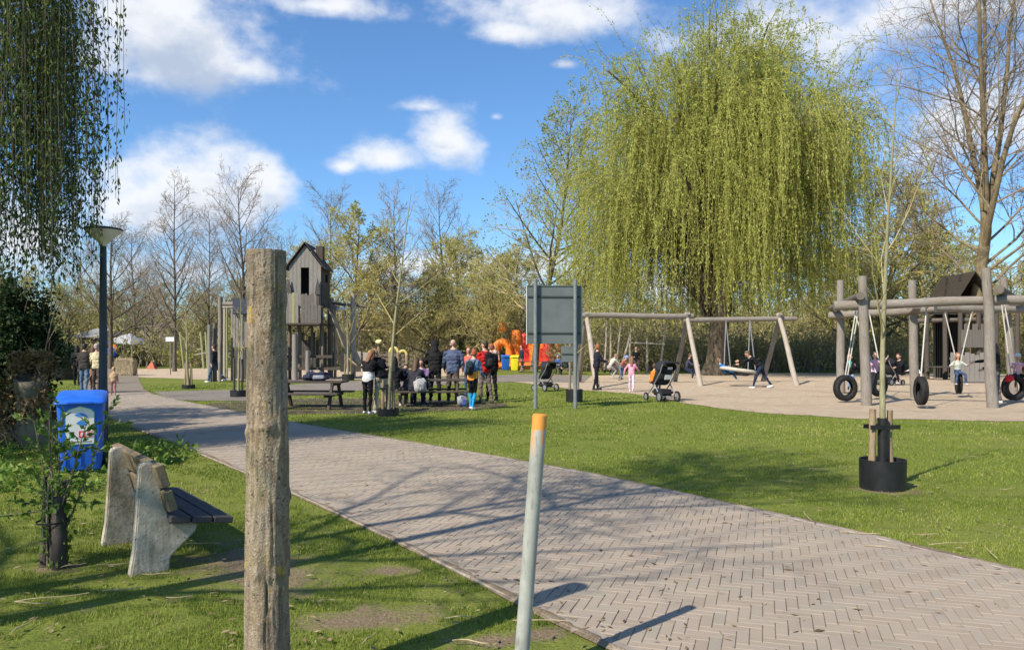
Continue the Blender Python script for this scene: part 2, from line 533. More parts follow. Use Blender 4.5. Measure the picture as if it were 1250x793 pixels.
def sand_material(name, c1, c2, c3):
    s = NT(name); v = s.coord('World', randomise=False)
    f = s.noise(v, 60., 3, .7); m = s.noise(v, 3.5, 6, .6); b = s.noise(v, .5, 4)
    c = s.mix(s.range(m, .35, .65), c1, c2)
    c = s.mix(s.range(b, .5, .75), c, c3); c = s.mix(s.math('MULTIPLY', s.range(f, .55, .75), .4), c, c3)
    s.color(c); s.rough(.95, .08); s.bump(s.math('ADD', s.math('MULTIPLY', m, 2.4), f), .9, .065)
    return s.m
M_SAND = sand_material('playground_sand', (.55, .43, .305), (.66, .53, .385), (.46, .355, .245))
M_PAD = sand_material('shaded_trodden_earth', (.12, .10, .075), (.19, .155, .115), (.08, .075, .05))  # shade on the grass and dirt round the tables, put into the colour
tag(sheet('sand_area', SAND, .008, M_SAND), kind='structure')
tag(sheet('sand_area', SAND2, .008, M_SAND), kind='structure')
tag(sheet('shaded_trodden_ground', PAD, .005, M_PAD), kind='structure')
M_BRANCH = sand_material('far_paving', (.27, .235, .20), (.34, .30, .26), (.22, .19, .165))
tag(sheet('footpath', BRANCH, .013, M_BRANCH), kind='structure')

# brick path: joint bed, herringbone bricks (the nearest 300 singly, the rest as one part), concrete edging
def brick_material():
    s = NT('paving_brick')
    v = s.coord('World', randomise=False)
    at = s.new('ShaderNodeAttribute', attribute_name='rnd')
    oi = s.new('ShaderNodeObjectInfo')
    r = s.math('FRACT', s.math('ADD', at.outputs['Fac'], oi.outputs['Random']))
    c = s.ramp(r, [(0., (.275, .222, .17)), (.35, (.305, .25, .195)), (.7, (.315, .262, .21)), (1., (.275, .245, .195))])
    fine = s.noise(v, 130., 3, .7); big = s.noise(v, .8, 5)
    c = s.mix(s.range(fine, .35, .7), c, (.38, .335, .29), 'MIX') if False else s.mix(s.math('MULTIPLY', s.range(fine, .4, .75), .45), c, (.37, .32, .26))
    c = s.mix(s.math('MULTIPLY', s.range(big, .45, .75), .4), c, (.20, .172, .148))
    film = s.noise(v, 1.7, 6, .65)                       # blown sand and wear lying over whole patches of bricks
    c = s.mix(s.math('MULTIPLY', s.range(film, .46, .68), .5), c, (.36, .305, .23))
    spot = s.range(s.noise(v, 6.5, 4, .6), .66, .72)
    c = s.mix(s.math('MULTIPLY', spot, .45), c, (.12, .10, .08))
    s.color(c); s.rough(.88, .2); s.bump(fine, .5, .003)
    return s.m
M_BRICK = brick_material()
def bed_material():
    s = NT('path_joint_sand'); v = s.coord('World', randomise=False)
    f = s.noise(v, 90., 3, .7); m = s.noise(v, 2., 4)
    s.color(s.mix(s.range(m, .4, .65), s.mix(f, (.15, .122, .095), (.25, .21, .165)), s.mix(f, (.18, .15, .115), (.30, .255, .20))))
    s.rough(.95, .1); s.bump(f, .5, .005); return s.m
M_BED = bed_material()
path = sheet('brick_path', PATH, .0165, M_BED); tag(path, kind='structure')

def build_bricks():
    BW, GAP, ang = .0685, .0038, math.radians(-18)       # brick width (a third of its length), joint, turn of the bond
    ca, sa = math.cos(ang), math.sin(ang)
    I, J = np.meshgrid(np.arange(-460, 200), np.arange(-60, 460), indexing='ij')
    I = I.ravel(); J = J.ravel(); dd = (I - J) % 6
    H = dd == 0; Vv = dd == 3
    cu = np.concatenate([(I[H] + 1.5) * BW, (I[Vv] + .5) * BW]); cv = np.concatenate([(J[H] + .5) * BW, (J[Vv] - .5) * BW])
    hor = np.concatenate([np.ones(H.sum(), bool), np.zeros(Vv.sum(), bool)])
    # a vertical brick covers (i, j), (i, j-1) and (i, j-2)
    X = cu * ca - cv * sa + 1.0; Y = cu * sa + cv * ca + 4.0
    near = (Y > 2.2) & (Y < 27) & (np.abs(X) < .72 * Y + 1.2)
    X, Y, hor = X[near], Y[near], hor[near]
    Lh = np.where(hor, ang, ang + math.pi / 2)
    ok = np.ones(len(X), bool)
    hl = BW * 1.5 - GAP
    for sx, sy in ((0, 0), (.75, 0), (-.75, 0)):
        px = X + sx * hl * np.cos(Lh); py = Y + sx * hl * np.sin(Lh)
        ok &= inpoly(px, py, PATH)
    X, Y, Lh = X[ok], Y[ok], Lh[ok]
    n = len(X)
    # proto brick: top face, chamfer, sides
    a, b, ch, ht, top = BW * 1.5 - GAP / 2, BW / 2 - GAP / 2, .0025, .003, .022
    ring = lambda x, y, z: np.array([(-x, -y, z), (x, -y, z), (x, y, z), (-x, y, z)])
    PV = np.concatenate([ring(a - ch, b - ch, top), ring(a, b, top - ht), ring(a, b, .001)])
    PF = [(0, 1, 2, 3)] + [(4 + i, 4 + (i + 1) % 4, (i + 1) % 4, i) for i in range(4)] + [(8 + i, 8 + (i + 1) % 4, 4 + (i + 1) % 4, 4 + i) for i in range(4)]
    dz = .003 * (vnoise(X * 1.1, Y * 1.1, 3) - .5) * 3 + RNG.normal(0, .0008, n)
    tx, ty = RNG.normal(0, .006, n), RNG.normal(0, .005, n); tw = RNG.normal(0, .012, n)
    order = np.argsort(np.hypot(X, Y - 0) + np.where(np.abs(X) > .66 * Y, 50, 0) + np.where(Y < 4.1, 50, 0))
    single = np.zeros(n, bool); single[order[:300]] = True
    pm = mesh_from('brick', PV, [PF], M_BRICK, attr=np.full(12, .0))
    for i in np.nonzero(single)[0]:
        o = obj('brick', pm, path, (X[i], Y[i], dz[i]), (tx[i], ty[i], Lh[i] + tw[i]))
    idx = np.nonzero(~single)[0]
    c, s_ = np.cos(Lh[idx] + tw[idx])[:, None], np.sin(Lh[idx] + tw[idx])[:, None]
    vx = PV[None, :, 0]; vy = PV[None, :, 1]
    VX = X[idx][:, None] + vx * c - vy * s_; VY = Y[idx][:, None] + vx * s_ + vy * c
    VZ = PV[None, :, 2] + dz[idx][:, None] + vy * tx[idx][:, None] - vx * ty[idx][:, None]
    V = np.stack([VX, VY, VZ], -1).reshape(-1, 3)
    F = (np.array(PF)[None] + (np.arange(len(idx)) * 12)[:, None, None]).reshape(-1, 4)
    bm_ = obj('bricks', mesh_from('bricks', V, [F], M_BRICK, attr=np.repeat(RNG.random(len(idx)), 12)), path)
    tag(bm_, kind='stuff')
build_bricks()
M_EDGE = pmat('edging_concrete', (.22, .19, .16), (.34, .30, .255), 6., .95, .5, 90.)
def edging(line, side):
    pts = []
    acc = 0.
    for a, b in zip(line[:-1], line[1:]):
        a, b = Vector(a), Vector(b)
        pts.append(a)
    pts.append(Vector(line[-1]))
    # walk in 1 m lengths
    seg = []; cur = pts[0]; need = 1.0
    out = [cur.copy()]
    for p in pts[1:]:
        while (p - cur).length >= need:
            cur = cur + (p - cur).normalized() * need; out.append(cur.copy()); need = 1.0
        need -= (p - cur).length; cur = p
    for a, b in zip(out[:-1], out[1:]):
        if not (1.5 < (a.y + b.y) / 2 < 26): continue
        d = (b - a).normalized(); nrm = Vector((-d.y, d.x)) * side
        m = (a + b) / 2 + nrm * .02
        o = plank('edging_stone', path, (*(a + nrm * .02 + d * .004), .005), (*(b + nrm * .02 - d * .004), .005), .085, .036, M_EDGE, bevel=.006)
        o.rotation_euler.rotate(Matrix.Rotation(rnd.gauss(0, .004), 3, 'Z'))
edging(LEFT, -1); edging(RIGHT, 1)
def soil_fringe(line, side, seed, amp):
    """washed-in earth lying over the edge of the bricks"""
    V = []; F = []; d0 = 0.
    pts = [Vector(q) for q in line if 1.5 < q[1] < 26]; dense = []
    for a, b in zip(pts[:-1], pts[1:]):
        m = max(2, int((b - a).length / .035)); dense += [a + (b - a) * k / m for k in range(m)]
    for i, p in enumerate(dense):
        t = (dense[min(i + 1, len(dense) - 1)] - dense[max(i - 1, 0)]).normalized(); nrm = Vector((-t.y, t.x)) * side
        q = (p.x * 1.3, p.y * 1.3, seed)
        w = amp * (.55 + 1.1 * mnoise.noise(q) + .55 * mnoise.noise((p.x * 6, p.y * 6, seed)) + .35 * mnoise.noise((p.x * 19, p.y * 19, seed)))
        w = max(w, .004)
        o = p - nrm * .035; n_ = p + nrm * w; m_ = p + nrm * w * .5
        V += [(o.x, o.y, .010), (p.x, p.y, .0285), (m_.x, m_.y, .0280), (n_.x, n_.y, .0255 if w > .02 else .018)]
    for i in range(len(dense) - 1):
        for k in range(3): F.append((i * 4 + k, i * 4 + k + 1, i * 4 + k + 5, i * 4 + k + 4))
    s = NT('edge_soil_%d' % seed); v = s.coord('World', randomise=False)
    f = s.noise(v, 70., 4, .7); g_ = s.noise(v, 5., 4)
    s.color(s.mix(s.range(g_, .4, .65), s.mix(s.range(f, .3, .7), (.10, .075, .048), (.25, .195, .13)), s.mix(s.range(f, .3, .7), (.17, .135, .095), (.33, .27, .20)))); s.rough(.95, .1); s.bump(f, .9, .012)
    o = obj('edge_soil', mesh_from('edge_soil', V, [F], s.m, smooth=True), path); tag(o, kind='stuff')
soil_fringe(LEFT, -1, 3, .05); soil_fringe(RIGHT, 1, 8, .04)

# ------------------------------------------------------------------ grass
M_BLADE = leafmat('grass_blades', [(0., (.12, .18, .022)), (.45, (.195, .258, .038)), (.8, (.265, .32, .058)), (.93, (.34, .33, .095)), (1., (.44, .38, .18))], .3, .5)
def blades(name, x, y, hgt, wid, rng, mat, lean=.6):
    n = len(x); az = rng.uniform(0, 2 * math.pi, n); la = rng.uniform(0, 2 * math.pi, n)
    ln = rng.uniform(.15, lean, n) * hgt
    cx, cy = np.cos(az) * wid / 2, np.sin(az) * wid / 2
    lx, ly = np.cos(la) * ln, np.sin(la) * ln
    z0 = np.zeros(n)
    V = np.stack([np.stack([x - cx, y - cy, z0], -1), np.stack([x + cx, y + cy, z0], -1),
                  np.stack([x + cx * .8 + lx * .4, y + cy * .8 + ly * .4, hgt * .6], -1), np.stack([x - cx * .8 + lx * .4, y - cy * .8 + ly * .4, hgt * .6], -1),
                  np.stack([x + lx, y + ly, hgt], -1)], 1).reshape(-1, 3)
    b = (np.arange(n) * 5)[:, None]
    Q = b + np.array([[0, 1, 2, 3]]); T = b + np.array([[3, 2, 4]])
    r = np.clip(rng.normal(.45, .2, n) + .55 * (vnoise(x * .7, y * .7, 5) - .5) + .45 * (vnoise(x * 2.9, y * 2.9, 6) - .5), 0, 1)
    dry = rng.random(n) < .07; r[dry] = rng.uniform(.9, 1, dry.sum())
    return obj(name, mesh_from(name, V, [Q, T], mat, attr=np.repeat(r, 5)))
def build_grass():
    rng = np.random.default_rng(21)
    xs, ys, hs, ws = [], [], [], []
    for y0, y1, dn, w, h in ((3.4, 6, 7600, .0036, .022), (6, 9, 3700, .0055, .024), (9, 14, 1500, .0082, .027), (14, 22, 560, .014, .032), (22, 34, 210, .022, .038)):
        area = (y1 - y0) * (2 * (.70 * (y0 + y1) / 2 + 1.))
        n = int(area * dn)
        y = rng.uniform(y0, y1, n); x = rng.uniform(-1, 1, n) * (.70 * y + 1.)
        jx = .30 * (vnoise(x * 5, y * 5, 11) - .5) + .16 * (vnoise(x * 17, y * 17, 12) - .5); jx = jx + np.where(x > .1 - .72 * (y - 4.7) + 1.6, .05, -.05); jy = .26 * (vnoise(x * 5, y * 5, 13) - .5)
        keep = ~inpoly(x + jx, y + jy, PATH) & ~inpoly(x + jx * 2, y + jy * 2, SAND) & ~inpoly(x, y, BRANCH)
        keep &= ~(inpoly(x, y, PAD) & (rng.random(n) < .62))
        df = dirt_field(x, y) + 1.1 * (vnoise(x * 7, y * 7, 2) - .5) + 1.2 * (vnoise(x * 2.6, y * 2.6, 9) - .5)
        keep &= ~((df > .15) & (rng.random(n) < .93))
        cl = vnoise(x * 3.1, y * 3.1, 1) * .55 + vnoise(x * 9, y * 9, 4) * .45
        keep &= rng.random(n) < np.clip(.35 + 1.4 * (cl - .12), 0, 1)
        x, y = x[keep], y[keep]; cl = cl[keep]
        # a thinner fringe by the path
        xs.append(x); ys.append(y); hs.append(h * rng.uniform(.55, 1.25, len(x)) * (.65 + .75 * cl)); ws.append(np.full(len(x), w))
    o = blades('lawn_grass', np.concatenate(xs), np.concatenate(ys), np.concatenate(hs), np.concatenate(ws), rng, M_BLADE)
    tag(o, 'short spring grass of the lawns beside the path', 'grass', kind='stuff')
build_grass()

def leaf_litter():
    """dry leaves and crumbs blown over path and lawn"""
    rng = np.random.default_rng(77); n = 5200
    y = 3.6 + 15 * rng.random(n) ** 1.5; x = rng.uniform(-1, 1, n) * (.68 * y + .6)
    on = inpoly(x, y, PATH)
    e = np.minimum.reduce([np.hypot(x - q[0], y - q[1]) for q in LEFT + RIGHT])
    keep = np.where(on, rng.random(n) < np.clip(.10 + .9 * np.exp(-e / .35), 0, 1), rng.random(n) < .40) & ~inpoly(x, y, SAND)
    x, y, on = x[keep], y[keep], on[keep]; n = len(x)
    a = rng.uniform(0, 6.28, n); L = rng.uniform(.012, .038, n); w = L * rng.uniform(.15, .5, n); z = np.where(on, .027, .030)
    dx, dy = np.cos(a), np.sin(a)
    V = np.stack([np.stack([x - dx * L, y - dy * L, z], -1), np.stack([x - dy * w, y + dx * w, z + .004], -1), np.stack([x + dx * L, y + dy * L, z + .003], -1), np.stack([x + dy * w, y - dx * w, z + .001], -1)], 1).reshape(-1, 3)
    F = (np.arange(n) * 4)[:, None] + np.arange(4)[None]
    m = leafmat('litter_brown', [(0., (.10, .065, .035)), (.5, (.24, .17, .09)), (1., (.42, .34, .20))], .1)
    o = obj('leaf_litter', mesh_from('leaf_litter', V, [F], m, attr=np.repeat(rng.random(n), 4)))
    tag(o, 'dry leaf crumbs scattered over path and lawn', 'litter', kind='stuff')
leaf_litter()

# ------------------------------------------------------------------ trees
def interp(P, t):
    """P (B,n,3), t (B,m) in 0..1 -> points and tangents"""
    n = P.shape[1] - 1
    f = np.clip(t * n, 0, n - 1e-4); i = f.astype(int); u = (f - i)[..., None]
    b = np.arange(P.shape[0])[:, None]
    a0, a1 = P[b, i], P[b, i + 1]
    T = a1 - a0; T /= np.linalg.norm(T, axis=-1, keepdims=True) + 1e-9
    return a0 * (1 - u) + a1 * u, T, i
def grow_from(base, d, L, r0, segs, up, wander, rng, taper=.25, droop=None):
    n = len(base); step = (L / segs)[:, None]
    P = np.zeros((n, segs + 1, 3)); P[:, 0] = base; cur = d.copy()
    for k in range(segs):
        cur = cur + rng.normal(0, wander, (n, 3)); cur[:, 2] += up if np.isscalar(up) else up[k]
        cur /= np.linalg.norm(cur, axis=1, keepdims=True) + 1e-9
        P[:, k + 1] = P[:, k] + cur * step
    t = np.linspace(0, 1, segs + 1)[None]
    R = r0[:, None] * (1 - (1 - taper) * t)
    return P, R, L
def children(par, m, t0, t1, ang, lenf, segs, up, wander, rf, rng, tipshrink=.5, taper=.25, rmin=.003, lrand=.3):
    P, R, L = par; B = P.shape[0]
    k = np.arange(m)[None]
    t = t0 + (t1 - t0) * (k + rng.uniform(.05, .95, (B, m))) / m
    base, T, i = interp(P, t)
    ref = np.where(np.abs(T[..., 2:3]) < .9, np.array([0, 0, 1.]), np.array([1., 0, 0]))
    U = np.cross(T, ref); U /= np.linalg.norm(U, axis=-1, keepdims=True); W = np.cross(T, U)
    az = k * 2.39996 + rng.uniform(0, 6.28, (B, 1)) + rng.normal(0, .5, (B, m))
    an = np.radians(rng.uniform(ang[0], ang[1], (B, m)))
    d = np.cos(an)[..., None] * T + np.sin(an)[..., None] * (np.cos(az)[..., None] * U + np.sin(az)[..., None] * W)
    tn = (t - t0) / max(t1 - t0, 1e-6)
    ln = L[:, None] * lenf * (1 - tipshrink * tn) * (1 + rng.uniform(-lrand, lrand, (B, m)))
    rr = np.maximum(R[np.arange(B)[:, None], i] * rf, rmin)
    return grow_from(base.reshape(-1, 3), d.reshape(-1, 3), ln.ravel(), rr.ravel(), segs, up, wander, rng, taper)
def tubes(branches, sides):
    """list of (P,R[,L]) -> V, F"""
    VS_, FS_ = [], []; off = 0
    for (br, s) in zip(branches, sides):
        P, R = br[0], br[1]; B, n, _ = P.shape
        T = np.zeros_like(P); T[:, 1:-1] = P[:, 2:] - P[:, :-2]; T[:, 0] = P[:, 1] - P[:, 0]; T[:, -1] = P[:, -1] - P[:, -2]
        T /= np.linalg.norm(T, axis=-1, keepdims=True) + 1e-9
        mean = P[:, -1] - P[:, 0]; mean /= np.linalg.norm(mean, axis=-1, keepdims=True) + 1e-9
        ref = np.where(np.abs(mean[:, 2:3]) < .8, np.array([0, 0, 1.]), np.array([1., .2, 0]))[:, None]
        U = np.cross(T, ref); U /= np.linalg.norm(U, axis=-1, keepdims=True) + 1e-9; W = np.cross(T, U)
        a = np.arange(s) * 2 * math.pi / s
        ring = P[:, :, None] + R[:, :, None, None] * (np.cos(a)[None, None, :, None] * U[:, :, None] + np.sin(a)[None, None, :, None] * W[:, :, None])
        V = ring.reshape(-1, 3)
        b = np.arange(B)[:, None, None] * (n * s); i = np.arange(n - 1)[None, :, None] * s; k = np.arange(s)[None, None]
        k2 = (k + 1) % s
        F = np.stack([b + i + k, b + i + k2, b + i + s + k2, b + i + s + k], -1).reshape(-1, 4) + off
        VS_.append(V); FS_.append(F); off += len(V)
    return np.concatenate(VS_), np.concatenate(FS_)
def leaves(P, D, size, aspect, rng, hang=0., jit=.3):
    """diamond leaves at P (n,3) pointing roughly along D; returns V, F"""
    n = len(P)
    d = D + rng.normal(0, .55, (n, 3)); d[:, 2] -= hang
    d /= np.linalg.norm(d, axis=1, keepdims=True) + 1e-9
    r = rng.normal(0, 1, (n, 3)); s = np.cross(d, r); s /= np.linalg.norm(s, axis=1, keepdims=True) + 1e-9
    nn = np.cross(d, s)
    L = (size * (1 + rng.uniform(-jit, jit, n)))[:, None]; w = L * aspect / 2
    V = np.stack([P, P + d * L * .45 + s * w + nn * L * .06, P + d * L, P + d * L * .45 - s * w + nn * L * .06], 1).reshape(-1, 3)
    F = (np.arange(n) * 4)[:, None] + np.arange(4)[None]
    return V, F
def on_twigs(br, per, rng, t0=.15):
    P = br[0]; B = P.shape[0]
    t = rng.uniform(t0, 1, (B, per)); p, T, _ = interp(P, t)
    return p.reshape(-1, 3), T.reshape(-1, 3)
def bark(name, c1, c2, c3, sc=9., lich=None):
    s = NT(name); v = s.coord('Object', (1, 1, .25), randomise=False); v0 = s.coord('Object', randomise=False)
    a = s.noise(v, sc, 6, .7); b = s.noise(v0, 1.2, 4)
    c = s.mix(s.range(a, .35, .65), c1, c2); c = s.mix(s.range(b, .45, .7), c, c3)
    if lich: c = s.mix(s.range(s.noise(v0, 5., 4), .55, .7), c, lich)
    s.color(c); s.rough(.9, .15); s.bump(a, .7, .03); return s.m
M_BARK_G = bark('bark_grey', (.075, .06, .048), (.17, .14, .112), (.12, .105, .075))
M_BARK_Y = bark('bark_lichen_ochre', (.14, .105, .06), (.27, .215, .135), (.11, .09, .06), lich=(.25, .225, .11))
M_BARK_W = bark('bark_willow', (.055, .045, .032), (.15, .12, .085), (.09, .075, .05))
M_TWIG_B = pmat('twigs_brown', (.19, .15, .108), (.29, .235, .17), 3., .9, 0)
M_TWIG_Y = pmat('twigs_olive', (.33, .275, .12), (.46, .39, .18), 3., .9, 0)
M_TWIG_W = pmat('twigs_willow', (.20, .19, .05), (.29, .27, .075), 3., .85, 0)
M_TWIG_P = pmat('twigs_pale', (.22, .17, .125), (.31, .25, .19), 3., .9, 0)

def tree_meshes(name, levels, sides, mats, leaf=None):
    """levels: list of branch sets; first two are trunk+limbs mesh, the rest the crown twigs (with leaves)"""
    V, F = tubes(levels[:2], sides[:2])
    tm = mesh_from(name + '_trunk', V, [F], mats[0], smooth=True)
    V, F = tubes(levels[2:], sides[2:])
    mi = np.zeros(len(F), int); at = np.zeros(len(V)); Fs = [F]
    M = [mats[1]]
    if leaf is not None:
        LV, LF, lm = leaf
        Fs = [F, LF + len(V)]; mi = np.concatenate([mi, np.ones(len(LF), int)])
        at = np.concatenate([at, np.repeat(RNG.random(len(LF)), 4)]); V = np.concatenate([V, LV]); M.append(lm)
    cm = mesh_from(name + '_crown', V, Fs, M, mi, attr=at)
    return tm, cm
def place_tree(name, tm, cm, loc, rz, sc, label, group=None, cat='tree'):
    e = empty(name, loc, rz, label, cat, group); e.scale = (sc, sc, sc) if np.isscalar(sc) else sc
    obj('trunk', tm, e); obj('crown', cm, e)
    return e
def trunk_line(h, r, rng, segs=10, wander=.03, base=(0, 0, 0), taper=.12):
    P, R, L = grow_from(np.array([base], float), np.array([[0, 0, 1.]]), np.array([h]), np.array([r]), segs, .02, wander, rng, taper)
    R[0, 0] *= 1.35
    return P, R, L
def bare_tree(seed, h=14., r=.16, n1=26, spread=(35, 60), lf=.36, up=.05, dens=(9, 6, 4), t0=.22, mats=None, fine=.007, leaf=None, wander=.12, tip=.65):
    rng = np.random.default_rng(seed)
    T = trunk_line(h, r, rng)
    A = children(T, n1, t0, .98, spread, lf, 7, up, wander * .6, .55, rng, tip, rmin=.018)
    B = children(A, dens[0], .15, .97, (28, 55), .45, 5, up * .8, wander, .6, rng, .45, rmin=fine * 1.5)
    C = children(B, dens[1], .15, 1., (25, 55), .55, 4, up * .5, wander, .6, rng, .4, rmin=fine)
    D = children(C, dens[2], .2, 1., (20, 50), .6, 3, up * .3, wander, .7, rng, .3, rmin=fine * .75) if dens[2] else None
    lv = [T, A, B, C] + ([D] if D is not None else [])
    lf_ = None
    if leaf:
        per, size, asp, lm, hang = leaf
        src = D if D is not None else C
        p, t = on_twigs(src, per, rng); LV, LF = leaves(p, t, size, asp, rng, hang); lf_ = (LV, LF, lm)
    return tree_meshes('bare_tree', lv, [9, 6, 4, 3, 3], mats or (M_BARK_G, M_TWIG_B), lf_)

# leaf colours of the trees themselves
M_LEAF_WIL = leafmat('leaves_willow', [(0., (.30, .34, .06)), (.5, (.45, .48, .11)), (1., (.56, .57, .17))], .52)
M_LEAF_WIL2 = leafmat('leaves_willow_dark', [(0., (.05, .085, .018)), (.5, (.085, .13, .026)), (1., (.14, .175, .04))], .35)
M_LEAF_BUD = leafmat('leaves_budding', [(0., (.17, .24, .03)), (1., (.30, .37, .06))], .4)
M_LEAF_YEL = leafmat('leaves_haze_yellow', [(0., (.38, .37, .09)), (1., (.55, .52, .16))], .48)
M_LEAF_YEL2 = leafmat('leaves_haze_olive', [(0., (.30, .30, .085)), (1., (.46, .43, .15))], .48)
M_LEAF_DRK = leafmat('leaves_evergreen', [(0., (.012, .032, .010)), (.6, (.025, .055, .016)), (1., (.05, .09, .025))], .2)
M_LEAF_MID = leafmat('leaves_mid_green', [(0., (.10, .15, .025)), (1., (.20, .26, .05))], .4)
M_LEAF_DEAD = leafmat('leaves_dead_brown', [(0., (.10, .06, .025)), (.6, (.24, .15, .06)), (1., (.36, .25, .11))], .25)

def willow_tree():
    """the great weeping willow behind the swings"""
    rng = np.random.default_rng(3)
    Yw = 45.0; xc = wx(872, Yw)
    T = trunk_line(6.0, .62, rng, 8, .05, taper=.75)
    # boughs arch out of the trunk to an uneven dome, the strands hang from their outer halves
    m = 380; nc = 62
    fz = np.linspace(.97, -.42, nc); fa = np.arange(nc) * 2.39996; fr_ = np.sqrt(1 - fz ** 2)
    dc = np.stack([fr_ * np.cos(fa), fr_ * np.sin(fa), fz], -1) + rng.normal(0, .10, (nc, 3)); dc /= np.linalg.norm(dc, axis=1, keepdims=True)
    lump = np.array([1. + .16 * mnoise.noise(Vector(q) * 2.1 + Vector((4, 0, 0))) for q in dc])
    cc = dc * (rng.uniform(.70, 1.02, nc) * lump)[:, None] * np.array([7.7, 7.2, 9.6]) + np.array([0, 0, 11.2])
    own = rng.integers(0, nc, m); d = dc[own]
    tgt = cc[own] + rng.normal(0, 1, (m, 3)) * np.array([.85, .85, .7])
    s0 = np.stack([rng.normal(0, .3, m), rng.normal(0, .3, m), rng.uniform(3.2, 6.2, m)], -1)
    mid = (s0 + tgt) / 2 + np.stack([d[:, 0] * -.6, d[:, 1] * -.6, rng.uniform(1.2, 3.0, m)], -1)
    u = np.linspace(0, 1, 11)[None, :, None]
    P = (1 - u) ** 2 * s0[:, None] + 2 * u * (1 - u) * mid[:, None] + u ** 2 * tgt[:, None]
    P += np.cumsum(rng.normal(0, .07, P.shape), 1)
    L = np.linalg.norm(tgt - s0, axis=1)
    r0 = np.where(np.arange(m) < 16, .26, rng.uniform(.04, .085, m))
    A = (P, r0[:, None] * (1 - .85 * np.linspace(0, 1, 11)[None]), L)
    C = children(A, 6, .5, 1., (25, 70), .15, 5, -.02, .15, .5, rng, .3, rmin=.012)
    src = np.concatenate([C[0][:, 2:].reshape(-1, 3), A[0][:, 6:].reshape(-1, 3)])
    n = 8200
    wgt = np.where(src[:, 2] > 12, 1.5, 1.) * (src[:, 2] > 4); wgt = wgt / wgt.sum()
    p0 = src[rng.choice(len(src), n, p=wgt)] + rng.normal(0, .15, (n, 3))
    rr = np.hypot(p0[:, 0], p0[:, 1])
    out = np.stack([p0[:, 0] / (rr + .1), p0[:, 1] / (rr + .1), np.zeros(n)], -1)
    segs = 8; zc = p0[:, 2]
    gap = vnoise(p0[:, 0] * .6 + 9, p0[:, 1] * .6, 8)
    hi = np.clip((zc - 10) / 8, 0, 1)
    ln = rng.uniform(1.6, 9.5, n) * (1 - .78 * hi) * (.5 + .9 * gap)
    ln = np.minimum(ln, np.maximum(zc - rng.uniform(1.7, 4.0, n) * (.45 + gap), .5))
    d = out * rng.uniform(.2, 1.1, (n, 1)) + rng.normal(0, .4, (n, 3)); d[:, 2] = rng.uniform(-.2, .8, n)
    P = np.zeros((n, segs + 1, 3)); P[:, 0] = p0
    cur = d / np.linalg.norm(d, axis=1, keepdims=True)
    for k in range(segs):
        cur = cur * np.array([.66, .66, 1]) + rng.normal(0, .08, (n, 3)); cur[:, 2] -= (.42 - .2 * hi)
        cur /= np.linalg.norm(cur, axis=1, keepdims=True); P[:, k + 1] = P[:, k] + cur * (ln / segs)[:, None]
    S = (P, np.full((n, segs + 1), .010) * np.linspace(1, .5, segs + 1)[None], ln)
    per = 54
    t = rng.uniform(.02, 1, (n, per)); pp, tt, _ = interp(P, t)
    keep = rng.random((n, per)) < np.clip(ln / 4.2, .35, 1.)[:, None]
    pk = pp[keep]; pk = pk + rng.normal(0, .05, pk.shape)
    LV, LF = leaves(pk, tt[keep], .15, .34, rng, .3)
    tm, cm = tree_meshes('willow', [T, A, C, S], [14, 6, 3, 3], (M_BARK_W, M_TWIG_W), (LV, LF, M_LEAF_WIL))
    place_tree('willow_tree', tm, cm, (xc, Yw, 0), 0, (1.0, 1.0, 1.0), 'huge yellow-green weeping willow behind the timber swings')
willow_tree()

